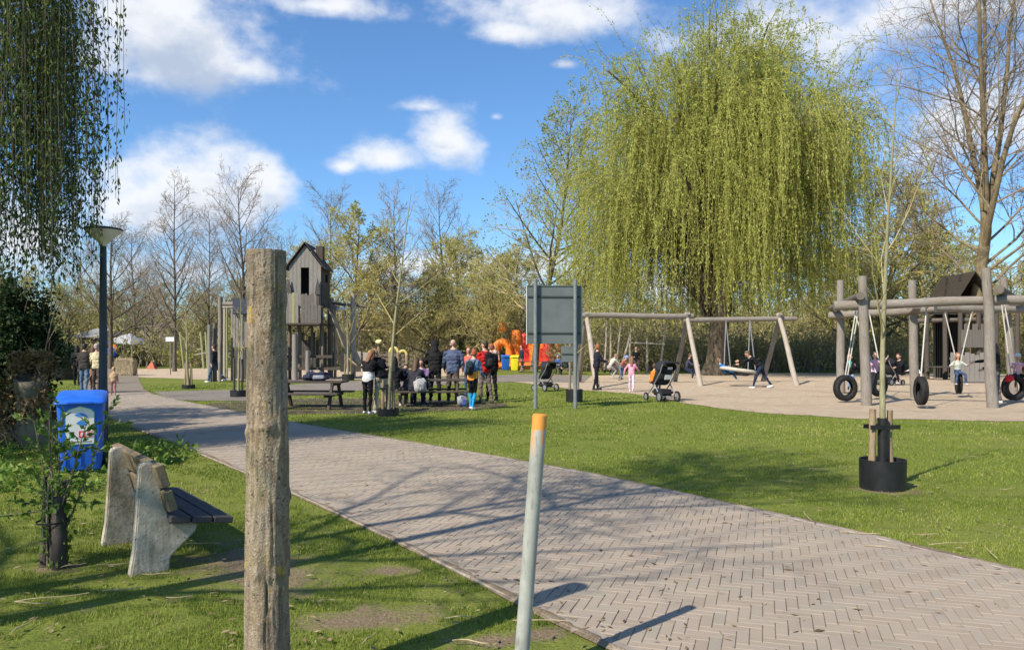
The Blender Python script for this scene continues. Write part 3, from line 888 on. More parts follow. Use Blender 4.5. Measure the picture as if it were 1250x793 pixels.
def near_willow():
    """the dark willow whose curtain hangs into the top left; its trunk stands outside the frame"""
    rng = np.random.default_rng(17)
    bx, by = -11.5, 9.0
    T = trunk_line(4.2, .34, rng, 7, .04, taper=.7)
    tg = [(4.9, 2.5, 7.3), (4.4, 3.2, 7.2), (5.3, 1.9, 7.6), (3.9, 2.2, 7.8), (4.2, 2.9, 6.9), (3.4, 3.0, 7.4), (5.1, 2.4, 6.7), (4.6, 2.0, 8.2), (-3, 3, 7.5), (-4, -1, 7.2), (1.2, -2.0, 8.8), (2.0, 3.0, 9.3)]
    A = []
    for k, q in enumerate(tg):
        s0 = np.array(interp(T[0], np.array([[rng.uniform(.7, 1.)]]))[0][0, 0]); q = np.array(q, float)
        u = np.linspace(0, 1, 9)[:, None]
        mid = (s0 + q) / 2 + np.array([0, 0, 1.5])
        A.append((1 - u) ** 2 * s0 + 2 * u * (1 - u) * mid + u ** 2 * q + rng.normal(0, .07, (9, 3)))
    A = np.array(A); RA = np.repeat(np.linspace(.13, .02, 9)[None], len(A), 0)
    A = (A, RA, np.linalg.norm(A[:, -1] - A[:, 0], axis=1))
    B = children(A, 13, .45, 1., (25, 70), .15, 6, -.02, .12, .45, rng, .2, rmin=.006)
    n = 2000
    src = np.concatenate([B[0][:, 2:].reshape(-1, 3), A[0][:, 4:].reshape(-1, 3)])
    p0 = src[rng.integers(0, len(src), n)] + rng.normal(0, .1, (n, 3))
    clump = vnoise(p0[:, 0] * 2.2 + 40, p0[:, 1] * 2.2, 3)
    keep = (clump > .43) & ((p0[:, 0] + bx) / (p0[:, 1] + by + .01) < -.488 - .03 * rng.random(len(p0))); p0 = p0[keep]; clump = clump[keep]; n = len(p0)
    ln = rng.uniform(1.6, 5.4, n) * (.6 + clump)
    px_ = (p0[:, 0] + bx) / np.maximum(p0[:, 1] + by, .5) * 950 + 625
    ln = np.minimum(ln, np.maximum(p0[:, 2] - rng.uniform(2.3, 3.3, n) - 1.3 * np.clip((px_ - 95) / 50, 0, 1), .4))
    segs = 12; P = np.zeros((n, segs + 1, 3)); P[:, 0] = p0
    cur = rng.normal(0, .5, (n, 3)); cur[:, 2] = rng.uniform(-.6, .3, n); cur /= np.linalg.norm(cur, axis=1, keepdims=True)
    for k in range(segs):
        cur = cur * np.array([.5, .5, 1]) + rng.normal(0, .05, (n, 3)); cur[:, 2] -= .7
        cur /= np.linalg.norm(cur, axis=1, keepdims=True); P[:, k + 1] = P[:, k] + cur * (ln / segs)[:, None]
    S = (P, np.full((n, segs + 1), .0035), ln)
    per = 95
    t = rng.uniform(.03, 1, (n, per)); pp, tt, _ = interp(P, t)
    keep = rng.random((n, per)) < np.clip(ln / 4.0, .15, 1.)[:, None]
    pk = pp[keep]; pk = pk + rng.normal(0, .035, pk.shape)
    LV, LF = leaves(pk, tt[keep], .080, .36, rng, .25)
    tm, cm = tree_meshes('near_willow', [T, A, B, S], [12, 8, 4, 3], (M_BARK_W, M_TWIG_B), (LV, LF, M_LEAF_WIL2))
    place_tree('willow_tree', tm, cm, (bx, by, 0), 0, 1., 'dark weeping willow hanging down over the lamp post')
near_willow()

def shade_trees():
    """trees beside the camera that throw the branch shadows over path and lawn"""
    tm, cm = bare_tree(41, 11., .13, 17, (35, 62), .36, .03, (7, 4, 2), .35, fine=.007)
    place_tree('bare_tree', tm, cm, (-6.5, 1.9, 0), .4, 1., 'bare tree whose branch shadows cross the path')
    tm2, cm2 = bare_tree(47, 10.5, .12, 24, (30, 62), .30, .03, (9, 6, 3), .62, fine=.008, leaf=(1, .05, .5, M_LEAF_BUD, 0.))
    place_tree('budding_tree', tm2, cm2, (-4.6, 3.0, 0), 1.3, 1., 'high-crowned budding tree beside the camera shading the middle lawn')
    place_tree('bare_tree', tm, cm, (-9.2, -.9, 0), 2.6, .82, 'bare tree beyond the left edge dappling the lawn round the bench')
shade_trees()

# big ochre-barked tree at the right edge
def big_tree():
    rng = np.random.default_rng(29); Y = 40.
    T = trunk_line(8.5, .36, rng, 8, .04, taper=.66)
    T[0][0, :, 0] += np.linspace(0, -.5, 9)
    A1 = children(T, 5, .72, 1., (6, 20), 2.0, 10, .05, .05, .62, rng, .1, taper=.15, rmin=.10, lrand=.12)
    A2 = children(T, 7, .45, .9, (40, 62), 1.05, 9, .03, .09, .26, rng, .2, taper=.2, rmin=.05)
    A = children(A1, 17, .10, .97, (32, 62), .40, 8, .03, .11, .38, rng, .5, rmin=.025)
    A = tuple(np.concatenate([a, b]) for a, b in zip(A, children(A2, 13, .2, .97, (30, 55), .5, 8, .02, .09, .5, rng, .5, rmin=.03)))
    B = children(A, 8, .15, 1., (28, 58), .45, 5, .02, .13, .55, rng, .4, rmin=.014)
    C = children(B, 5, .15, 1., (25, 55), .55, 4, .0, .13, .6, rng, .4, rmin=.009)
    D = children(C, 3, .2, 1., (20, 50), .6, 3, .0, .13, .7, rng, .3, rmin=.007)
    V1, F1 = tubes([T, A1, A2], [14, 9, 7]); tm = mesh_from('big_trunk', V1, [F1], M_BARK_Y, smooth=True)
    V, F = tubes([A, B, C, D], [5, 4, 3, 3]); cm = mesh_from('big_crown', V, [F], M_TWIG_B)
    place_tree('bare_tree', tm, cm, (wx(1192, Y), Y, 0), 1.1, 1., 'tall bare tree with ochre trunk behind the tyre swing frame')
big_tree()

def budding_tree():
    tm, cm = bare_tree(55, 18.2, .2, 36, (38, 62), .34, .06, (9, 5, 3), .14, (M_BARK_G, M_TWIG_Y), .010, (1, .17, .55, M_LEAF_BUD, 0.), .10, .66)
    Y = 52.
    place_tree('budding_tree', tm, cm, (wx(652, Y), Y, 0), .7, (1.1, 1.1, .93), 'tall slender tree with fresh sparse leaves behind the signboard')
budding_tree()

# slim bare trees on the left and centre
SLIM = [bare_tree(71, 14, .14, 34, (35, 58), .30, .07, (8, 5, 3), .18, (M_BARK_G, M_TWIG_P), .010),
        bare_tree(72, 13, .15, 26, (30, 52), .42, .08, (8, 5, 3), .2, (M_BARK_G, M_TWIG_P), .010),
        bare_tree(73, 12, .20, 22, (38, 64), .50, .05, (9, 5, 3), .2, (M_BARK_G, M_TWIG_B), .011)]
for k, (px, Y, top, rz, lab) in enumerate([
        (213, 52, 222, 0., 'bare pale-twigged tree second from the lamp, left of the wooden post'),
        (300, 56, 222, 1., 'bare tree rising just behind the top of the wooden post'),
        (484, 60, 232, 2., 'narrow bare tree right of the play tower'),
        (135, 58, 270, 3., 'low spreading bare tree right behind the lamp head'),
        (185, 70, 330, 4., 'small bare tree with dark trunk left of the play posts'),
        (405, 66, 240, 5., 'bare tree showing above the yellow tree behind the tower'),
        (545, 72, 240, .5, 'bare tree top over the brown trees at the centre'),
        (100, 80, 300, 2.5, 'far bare tree at the left edge beyond the hut'), (255, 64, 262, 3.3, 'bare tree between the two tallest left-hand bare trees'), (165, 66, 285, 1.4, 'bare pale tree next right of the lamp head'),
        (340, 60, 290, 4.4, 'bare tree showing between the wooden post and the play tower')]):
    tm, cm = SLIM[(0, 1, 0, 2, 2, 1, 1, 2, 0, 1, 1)[k]]
    h0 = (14, 13, 14, 12, 12, 13, 13, 12, 14, 13, 13)[k]
    place_tree('bare_tree', tm, cm, (wx(px, Y), Y, 0), rz, wz(top, Y) / h0 * .97, lab, 'slim bare trees behind the playground')

# fine-twigged trees with a yellow-green haze
HAZE = [bare_tree(81, 9, .15, 24, (35, 68), .52, .03, (9, 6, 4), .12, (M_BARK_G, M_TWIG_Y), .013, (2, .13, .5, M_LEAF_YEL, 0.), .14, .6),
        bare_tree(82, 8, .16, 26, (30, 70), .60, .02, (9, 6, 4), .10, (M_BARK_G, M_TWIG_Y), .014, (2, .12, .5, M_LEAF_YEL, 0.), .15, .6),
        bare_tree(83, 8, .16, 26, (30, 72), .62, .02, (9, 6, 4), .08, (M_BARK_G, M_TWIG_Y), .013, (2, .12, .5, M_LEAF_YEL2, 0.), .15, .6)]
hz = [(425, 58, 268, 0, 'yellow-green tree just behind the play tower'), (370, 66, 300, 1, None), (470, 70, 330, 1, None),
      (560, 66, 285, 1, 'broad olive-brown tree left of the signboard'), (525, 62, 330, 2, None), (600, 60, 315, 1, None), (630, 70, 300, 2, None),
      (700, 64, 330, 1, None), (755, 74, 300, 0, None), (250, 74, 350, 1, None), (300, 82, 335, 2, None), (180, 84, 345, 1, None), (130, 78, 350, 1, None), (85, 70, 340, 1, None),
      (1075, 56, 230, 0, 'twiggy yellow-green tree between the willow and the big bare tree'), (1120, 62, 275, 1, None), (1040, 60, 290, 1, None), (1170, 66, 290, 2, None), (1235, 58, 310, 1, None), (1290, 54, 270, 2, None),
      (840, 80, 320, 2, None), (930, 82, 320, 2, None), (20, 66, 330, 2, None), (-40, 60, 300, 1, None), (1010, 76, 300, 2, None), (1340, 60, 300, 1, None)]
FAR_LAB = {370: 'right behind the house of the play tower', 470: 'between the play tower and the picnic group', 525: 'above the heads of the standing group', 600: 'above the red jacket', 630: 'directly left of the signboard', 700: 'directly right of the signboard',
    755: 'left of the great willow', 250: 'behind the tall climbing poles', 300: 'hidden behind the wooden post', 180: 'behind the brown-roofed building', 130: 'behind the lamp post', 85: 'above the black planter', 1120: 'below the big bare tree on its left side',
    1040: 'right behind the willow curtain', 1170: 'behind the steep roof of the play hut', 1235: 'behind the right-hand frame post', 1290: 'beyond the right edge of the play hut', 840: 'behind the left half of the willow', 930: 'behind the right half of the willow', 20: 'behind the dark evergreen bush',
    -40: 'left of the dark evergreen bush', 1010: 'between willow and tyre frame', 1340: 'beyond the right edge'}
for k, (px, Y, top, ty, lab) in enumerate(hz):
    tm, cm = HAZE[ty]; h0 = (9.2, 9.0, 9.0)[ty]
    s = wz(top, Y) / h0
    place_tree('twiggy_tree', tm, cm, (wx(px, Y), Y, 0), k * 1.7, (s * 1.05, s * 1.05, s), lab or 'bushy twiggy tree ' + FAR_LAB[px], 'bushy trees of the far treeline')

place_tree('twiggy_tree', HAZE[2][0], HAZE[2][1], (-14.0, 13.0, 0), 2.1, (.9, .9, .95), 'dense twiggy tree beyond the left edge shading the bend of the path')

# thicket under the far trees and the wood behind them: nobody could count their stems
def brush(name, label, n, x0, x1, y0, y1, h0, h1, lsize, per, seed, cat, mats, sc=.06, rb=.03):
    rng = np.random.default_rng(seed)
    x = rng.uniform(x0, x1, n); y = rng.uniform(y0, y1, n)
    base = np.stack([x, y, np.zeros(n)], -1); d = rng.normal(0, .3, (n, 3)); d[:, 2] = 1; d /= np.linalg.norm(d, axis=1, keepdims=True)
    ln = rng.uniform(h0, h1, n) * (.55 + .9 * vnoise(x * sc, y * sc, 2))
    A = grow_from(base, d, ln, np.full(n, rb), 5, .0, .12, rng, .35)
    B = children(A, 7, .08, 1., (25, 70), .42, 3, 0., .15, .6, rng, .4, rmin=rb * .45)
    p, t = on_twigs(B, per, rng); LV, LF = leaves(p, t, lsize, .55, rng, 0.)
    V, F = tubes([A, B], [3, 3]); mi = np.concatenate([np.zeros(len(F), int), np.ones(len(LF), int)])
    o = obj(name, mesh_from(name, np.concatenate([V, LV]), [F, LF + len(V)], mats, mi, attr=np.concatenate([np.zeros(len(V)), np.repeat(rng.random(len(LF)), 4)])))
    tag(o, label, cat, kind='stuff')
M_LEAF_OLV = leafmat('leaves_olive', [(0., (.25, .24, .08)), (.5, (.38, .35, .125)), (1., (.48, .43, .18))], .45)
brush('thicket', 'brown-green thicket under the far trees', 5200, -80, 95, 60, 92, 2.2, 4.6, .26, 3, 91, 'thicket', [M_TWIG_B, M_LEAF_OLV])
brush('undergrowth', 'brown undergrowth behind the swings and under the willow', 1500, 3, 45, 50.5, 60, 1.4, 3.4, .20, 3, 95, 'undergrowth', [M_TWIG_B, M_LEAF_OLV])
brush('far_wood', 'hazy olive wood closing the view beyond the playground', 4600, -125, 135, 96, 128, 5.0, 9.5, .42, 4, 97, 'wood', [M_TWIG_Y, M_LEAF_OLV], .03, .07)

# ------------------------------------------------------------------ foreground things
M_WOOD = woodmat('wood_weathered', (.165, .145, .122), (.305, .275, .24), (.20, .165, .13))
M_WOOD_D = woodmat('wood_dark', (.055, .045, .038), (.11, .095, .08), (.075, .06, .05))
M_WOOD_B = woodmat('wood_bench_back', (.13, .095, .06), (.25, .195, .125), (.18, .165, .09))
M_WOOD_S = woodmat('wood_bench_seat', (.045, .045, .05), (.085, .085, .09), (.06, .055, .05))
M_WOOD_R = woodmat('wood_round_stake', (.22, .155, .09), (.36, .275, .175), (.18, .13, .085))
M_WOOD_P = woodmat('wood_pale', (.28, .24, .195), (.44, .39, .33), (.32, .265, .205))
M_STEEL = pmat('galvanised_steel', (.23, .245, .25), (.31, .325, .33), 14., .5, .12, 80., spec=.5, metal=.25)
M_BLACK = pmat('black_plastic', (.010, .010, .011), (.018, .018, .019), 10., .45, .1, 60., spec=.45)
M_RUBBER = pmat('tyre_rubber', (.012, .012, .013), (.028, .027, .026), 12., .7, .3, 60.)
M_DKFAB = pmat('dark_fabric', (.014, .014, .017), (.028, .028, .033), 12., .9, .3, 90.)
M_GREYFAB = pmat('grey_fabric', (.06, .062, .07), (.10, .10, .11), 12., .9, .3, 90.)
M_ROPE = pmat('pale_rope', (.42, .40, .35), (.55, .52, .46), 30., .9, .2, 90.)
M_CHAIN = pmat('steel_chain', (.25, .25, .25), (.38, .38, .38), 30., .45, .2, 90., metal=.5)
M_WHITE = pmat('white_plastic', (.70, .70, .69), (.78, .78, .77), 8., .5, .05)

def bark_post():
    h, n, rings = 2.07, 88, 230
    px_ = -1.121; V = []; F = []
    knots = [(.4, 1.28, .030, .014), (-.9, 1.25, .022, .012), (1.9, .95, .03, .012), (-.2, .62, .03, .010), (2.5, 1.62, .035, .015), (1.2, .55, .025, .01), (-.45, 1.27, .012, .012), (.05, 1.275, .012, .012)]
    for i in range(rings + 1):
        z = h * i / rings
        r = .1025 - .0185 * (z / h) + .01 * math.exp(-z * 6)
        ox = .004 * math.sin(z * 2.1) + .002 * z
        for k in range(n):
            a = 2 * math.pi * k / n                     # a = -pi/2 faces the camera
            c, s = math.cos(a), math.sin(a)
            d = .0065 * mnoise.noise((c * 2 + 3, s * 2, z * 2.0)) + .0045 * mnoise.noise((c * 7, s * 7, z * 5))
            d += .0030 * mnoise.noise((c * 18, s * 18, z * 11)) + .0012 * mnoise.noise((c * 40, s * 40, z * 40))
            # long drying split left of the middle, wandering
            for a0, z0, z1, dep, wd in ((-2.05, .95, 2.08, .022, .034), (-1.35, .0, .66, .018, .036), (-.72, 1.72, 2.08, .014, .032), (-1.1, .3, 1.15, .007, .03), (-.35, .9, 1.9, .012, .035), (.6, .2, 1.9, .012, .05), (-1.75, 1.55, 2.05, .008, .03)):
                if z0 - .05 < z < z1 + .05:
                    aa = a if a < math.pi else a - 2 * math.pi
                    aw = aa - (a0 + .16 * mnoise.noise((z * 1.7, a0 * 9, 0)) + .05 * mnoise.noise((z * 9, a0 * 5, 2)))
                    e = min(1, (z - z0 + .05) * 8) * min(1, (z1 + .05 - z) * 8)
                    d -= dep * max(e, 0) * math.exp(-(aw / wd) ** 2)
            # the bark has come off low on the right: a flat, smoother step
            aa = a if a < math.pi else a - 2 * math.pi
            lim = -1.28 + .10 * mnoise.noise((z * 6, 1, 0))
            if z < .60 + .06 * mnoise.noise((aa * 6, 4, 0)) and lim < aa < .4: d -= .006
            # torn flap on the right edge near the top
            q = ((aa + .12) / .16) ** 2 + ((z - 1.84) / .09) ** 2
            d += .013 * math.exp(-q) - .010 * math.exp(-(((aa + .2) / .14) ** 2 + ((z - 1.73) / .05) ** 2))
            for ka, kz, kr, kd in knots:
                da = (aa - ka + math.pi / 2) if False else aa - (ka - math.pi / 2)
                qq = ((da * .1) ** 2 + (z - kz) ** 2) / kr ** 2
                if qq < 6: d += kd * math.exp(-qq)
            rr = r + d
            V.append((ox + rr * c, rr * s, z + (.006 * mnoise.noise((c * 3, s * 3, 5)) if i == rings else 0)))
    for i in range(rings):
        for k in range(n):
            k2 = (k + 1) % n; F.append((i * n + k, i * n + k2, (i + 1) * n + k2, (i + 1) * n + k))
    s = NT('post_bark')
    v = s.coord('Object', (1, 1, .35), randomise=False); v0 = s.coord('Object', randomise=False)
    a = s.noise(v, 32., 6, .7); b = s.noise(v0, 6., 5, .6); sp = s.noise(v0, 85., 3, .6)
    c = s.mix(s.range(a, .3, .7), (.155, .11, .068), (.37, .29, .20))
    c = s.mix(s.range(b, .42, .68), c, s.mix(s.range(a, .3, .7), (.18, .148, .11), (.40, .335, .26)))
    c = s.mix(s.range(sp, .60, .68), c, (.45, .42, .37))
    c = s.mix(s.range(s.noise(v0, 42., 4, .7), .57, .67), c, (.07, .054, .04))
    c = s.mix(s.math('MULTIPLY', s.range(s.noise(s.coord('Object', (1, 1, .12), randomise=False), 11., 5, .7), .52, .66), .65), c, (.085, .066, .048))  # large dark blotches: shading of the post put into the bark colour
    li = s.math('MULTIPLY', s.range(s.noise(v0, 9., 3), .64, .69), s.range(s.noise(v0, 40., 4, .7), .42, .55))
    c = s.mix(li, c, (.42, .30, .045))
    li2 = s.math('MULTIPLY', s.range(s.noise(v0, 5., 3), .55, .62), s.range(s.noise(v0, 60., 4, .7), .45, .6))
    c = s.mix(s.math('MULTIPLY', li2, .55), c, (.27, .25, .10))
    s.color(c); s.rough(.92, .15)
    s.bump(s.math('ADD', s.math('MULTIPLY', a, 1.3), s.math('MULTIPLY', sp, .8)), 1., .009)
    m2 = pmat('cut_end_grain', (.20, .155, .11), (.33, .27, .2), 40., .9, .4, 90.)
    root = empty('wooden_post', (px_, 3.55, -.03), 0, 'thick round bark-covered wooden post standing in the near grass', 'post')
    me = mesh_from('shaft', np.array(V), [np.array(F)], s.m, smooth=True); obj('shaft', me, root)
    top = MB(); tv = V[rings * n:]
    cz = sum(v_[2] for v_ in tv) / n
    ring2 = [(x * .5, y * .5, z + .004) for x, y, z in tv]
    top.add(tv + ring2 + [(.004, 0, cz + .006)], [(k, (k + 1) % n, n + (k + 1) % n, n + k) for k in range(n)] + [(n + k, n + (k + 1) % n, 2 * n) for k in range(n)])
    top.build('cut_top', m2, root, smooth=True)
bark_post()

def orange_pole():
    root = empty('marker_pole', (.036, 3.74, -.02), 0, 'leaning grey steel pole with orange-painted top at the path edge', 'pole')
    s = NT('pole_steel_orange_tip')
    v = s.coord('Object', randomise=False); sep = s.new('ShaderNodeSeparateXYZ'); s.link(v, sep.inputs[0])
    vs = s.coord('Object', (1, 1, .06), randomise=False)
    base = s.mix(s.range(s.noise(v, 7., 6, .65), .35, .65), (.27, .28, .25), (.39, .40, .365))
    base = s.mix(s.math('MULTIPLY', s.range(s.noise(s.coord('Object', (1, 1, .2), randomise=False), 45., 3), .58, .7), .5), base, (.12, .12, .105))
    drip = s.math('ADD', sep.outputs[2], s.math('MULTIPLY', s.math('SUBTRACT', s.noise(vs, 52., 3, .7), .5), .75))
    m = s.range(drip, 1.195, 1.21)
    thick = s.range(sep.outputs[2], 1.222, 1.232)
    m = s.math('MAXIMUM', s.math('MULTIPLY', m, s.range(s.noise(v, 60., 4), .35, .55, .3, 1.)), thick)
    m = s.math('MULTIPLY', m, s.range(sep.outputs[2], 1.02, 1.06))
    s.color(s.mix(m, base, (.70, .29, .055))); s.rough(s.range(s.noise(v, 20.), .3, .7, .42, .65), .45); s.bump(s.noise(v, 90., 3), .15, .002)
    b = MB(); R = .0358
    pts = [(.0 + .098 * t, 0, 1.295 * t) for t in np.linspace(0, 1, 14)]
    b.tube(pts, R, 32, cap=False)
    # inner wall and rim: an open tube end
    tp = Vector(pts[-1]); d = (tp - Vector(pts[0])).normalized()
    b.tube([tp + d * .001, tp + d * .001 - d * .12], [R - .003, R - .003], 32, cap=False)
    b.tube([tp, tp + d * .001], [R, R - .003], 32, cap=False)
    b.build('tube', s.m, root, smooth=True, recalc=False)
    cp = MB(); cp.tube([tp - d * .012, tp + d * .003, tp + d * .006], [R - .0035, R - .0035, R - .010], 28)
    cp.build('end_cap', pmat('orange_paint', (.66, .24, .03), (.76, .31, .05), 9., .6, .2, 50.), root, smooth=True)
orange_pole()

def bench():
    u = Vector((-.605, .796, 0)).normalized(); f = Vector((.796, .605, 0)).normalized()
    ang = math.atan2(f.y, f.x)
    root = empty('park_bench', (-2.66, 5.49, 0), ang, 'park bench with two concrete ends and weathered plank back', 'bench')
    # local: x = facing, y = along (u)
    s = NT('bench_concrete'); v = s.coord('Object', randomise=False)
    a = s.noise(v, 18., 6, .7); b = s.noise(v, 3.2, 4); vs = s.noise(s.coord('Object', (1, 1, .15), randomise=False), 14., 4)
    c = s.mix(s.range(a, .35, .65), (.40, .35, .27), (.58, .52, .42)); c = s.mix(s.range(b, .48, .7), c, (.30, .255, .18))
    c = s.mix(s.range(vs, .58, .75), c, (.16, .14, .10)); c = s.mix(s.range(s.noise(v, 60., 3), .62, .68), c, (.13, .12, .10))
    s.color(c); s.rough(.95, .1); s.bump(a, .8, .01); M_CON = s.m
    prof = [(-.045, -.03), (.215, -.03), (.225, .10), (.40, .265), (.415, .318), (.225, .345), (.185, .47), (.125, .77), (.10, .785), (.045, .785), (.022, .765), (.006, .45), (-.012, .18)]
    for k, y in enumerate((0., 1.04)):
        mb = MB().prism([(x, y - .05, z) for x, z in prof], (0, .10, 0))
        mb.build('concrete_end', M_CON, root, bevel=.012, segs=2, smooth=True)
    for x0, z0 in ((.275, .372), (.425, .352), (.575, .332)):
        p = plank('seat_plank', root, (x0, -.13, z0), (x0, 1.40, z0), .138, .048, M_WOOD_S, up=(.13, 0, 1))
    for z0, w in ((.695, .165), (.515, .15)):
        x0 = .205 - (z0 - .515) * .30
        plank('back_plank', root, (x0, -.14, z0), (x0, 1.42, z0), .062, w, M_WOOD_B, up=(-.30, 0, 1))
    for y in (0., 1.04):
        for z0 in (.695, .515):
            x0 = .24 - (z0 - .515) * .30
            MB().lathe([(.016, 0), (.016, .004), (.010, .010)], 10).build('bolt', M_STEEL, root, loc=(x0 - .002, y, z0), rot=(0, math.pi / 2 - .2, 0))
bench()

def wheelie_bin(loc, rz, c, label, group=None, sticker=True):
    root = empty('wheelie_bin', loc, rz, label, 'bin', group)
    m = pmat('bin_plastic_%d%d%d' % tuple(int(x * 99) for x in c), c, tuple(x * 1.2 + .004 for x in c), 5., .42, .12, 70., spec=.45)
    # local: front towards -y
    b = MB(); rings = []
    lv = [(.235, .25, .035, 0.), (.245, .27, .12, -.0), (.272, .33, .80, 0.), (.28, .345, .93, 0.), (.295, .36, .935, 0.), (.295, .36, .975, 0.)]
    def rr(hx, hy, z, r=.045, k=4):
        out = []
        for cx, cy, a0 in ((hx - r, hy - r, 0), (-hx + r, hy - r, 90), (-hx + r, -hy + r, 180), (hx - r, -hy + r, 270)):
            for i in range(k + 1):
                a = math.radians(a0 + 90 * i / k); out.append((cx + r * math.cos(a), cy + r * math.sin(a), z))
        return out
    V = []; 
    for hx, hy, z, o in lv: V += rr(hx, hy, z)
    n = 20; F = [tuple(reversed(range(n)))]
    for i in range(len(lv) - 1):
        for k in range(n): F.append((i * n + k, i * n + (k + 1) % n, (i + 1) * n + (k + 1) % n, (i + 1) * n + k))
    b.add(V, F); body = b.build('body', m, root, smooth=True)
    for sx in (-.18, 0, .18): MB().box((sx, -.281, .2), (.03, .02, .2), Matrix.Rotation(.088, 3, 'X')).build('rib', m, body, bevel=.006)
    # lid: domed shell sloping to the front
    V = []; lid = [(.31, .385, .978), (.312, .387, .992), (.30, .37, 1.02), (.25, .31, 1.045), (.12, .17, 1.055)]
    for hx, hy, z in lid:
        for x, y, zz in rr(hx, hy, z, min(.06, hx * .3)): V.append((x, y - .005, zz + .05 * (y / .387)))
    F = [tuple(reversed(range(n)))]
    for i in range(len(lid) - 1):
        for k in range(n): F.append((i * n + k, i * n + (k + 1) % n, (i + 1) * n + (k + 1) % n, (i + 1) * n + k))
    F.append(tuple((len(lid) - 1) * n + k for k in range(n)))
    l = MB().add(V, F).build('lid', m, root, smooth=True)
    MB().box((0, -.40, .945), (.30, .03, .03)).build('lid_handle', m, l, bevel=.008)
    MB().tube([(-.27, .40, 1.0), (-.27, .45, 1.03), (.27, .45, 1.03), (.27, .40, 1.0)], .016, 8).build('push_handle', m, root, smooth=True)
    for sx in (-1, 1):
        MB().lathe([(.02, -.028), (.095, -.028), (.10, -.018), (.10, .018), (.095, .028), (.02, .028)], 24).build('wheel', M_RUBBER, root, smooth=True, loc=(sx * .25, .30, .10), rot=(0, math.pi / 2, 0))
    if sticker:
        st = empty('label_sheet', (0, 0, 0)); st.parent = root
        st.matrix_local = Matrix.Translation((.0, -.3165, .62)) @ Matrix.Rotation(.088, 4, 'X')
        flat = lambda pts, y: [(x, y, z) for x, z in pts]
        wp = [(-.165, -.23), (.165, -.23), (.165, .19), (.13, .23), (.0, .275), (-.13, .23), (-.165, .19)]
        MB().prism(flat([(x * 1.05, z * 1.04) for x, z in wp], -.004), (0, .003, 0)).build('green_border', pmat('label_green', (.16, .42, .22)), st)
        MB().prism(flat(wp, -.008), (0, .003, 0)).build('white_sheet', M_WHITE, st)
        # blue curling emblem, two pictograms
        arc = [(.10 * math.cos(a), .09 + .10 * math.sin(a)) for a in np.linspace(.35, 2.3, 14)] + [(.085 * math.cos(a) + .015, .075 + .075 * math.sin(a)) for a in np.linspace(2.1, .5, 14)]
        MB().prism(flat(arc, -.012), (0, .003, 0)).build('blue_emblem', pmat('label_blue', (.05, .22, .60)), st)
        MB().prism(flat([(-.05, .05), (.02, .015), (.075, .03), (.06, .075), (.0, .09)], -.012), (0, .003, 0)).build('blue_wave', MATS['label_blue'], st)
        for x0, col in ((.02, (.55, .03, .035)), (.115, (.62, .30, .28))):
            MB().prism(flat([(x0 - .035, -.145), (x0 + .035, -.145), (x0 + .035, -.055), (x0 - .035, -.055)], -.012), (0, .003, 0)).build('pictogram', pmat('label_red_%d' % int(col[1] * 99), col), st)
            MB().prism(flat([(x0 - .016, -.125), (x0 + .016, -.125), (x0 + .012, -.075), (x0 - .012, -.075)], -.016), (0, .003, 0)).build('pictogram_mark', M_WHITE, st)
        MB().prism(flat([(-.13, -.205), (.13, -.205), (.13, -.19), (-.13, -.19)], -.012), (0, .003, 0)).build('text_line', pmat('label_grey', (.25, .27, .28)), st)
        MB().prism(flat([(-.135, -.14), (-.075, -.14), (-.085, -.07), (-.125, -.07)], -.012), (0, .003, 0)).build('green_mark', MATS['label_green'], st)
    return root
wheelie_bin((*G(100, 573), 0), .44, (.014, .115, .56), 'blue wheeled bin with a white label in front of the lamp post').scale = (.95, .95, .95)

def lamp():
    Y = 12.3; root = empty('street_lamp', (wx(126, Y), Y, 0), 0, 'dark slender street lamp with pale inverted-cone head behind the blue bin', 'lamp')
    mp = pmat('lamp_post_paint', (.020, .026, .036), (.032, .040, .052), 6., .45, .08, 60., spec=.45)
    MB().lathe([(.075, -.02), (.075, .9), (.062, .95), (.056, 2.2), (.048, 3.28)], 20).build('pole', mp, root, smooth=True)
    hd = MB().lathe([(.05, 3.20), (.06, 3.24), (.09, 3.27), (.262, 3.43), (.268, 3.445), (.262, 3.455)], 40).build('lamp_shade', pmat('lamp_shade_cream', (.70, .64, .52), (.76, .70, .60), 3., .5, .0), root, smooth=True)
    MB().lathe([(.275, 3.452), (.282, 3.462), (.275, 3.478), (.16, 3.50), (.03, 3.51)], 40).build('lid', mp, hd, smooth=True)
    MB().lathe([(.075, -.0), (.095, .0), (.095, .012), (.075, .02)], 20).build('base_collar', mp, root, smooth=True)
lamp()

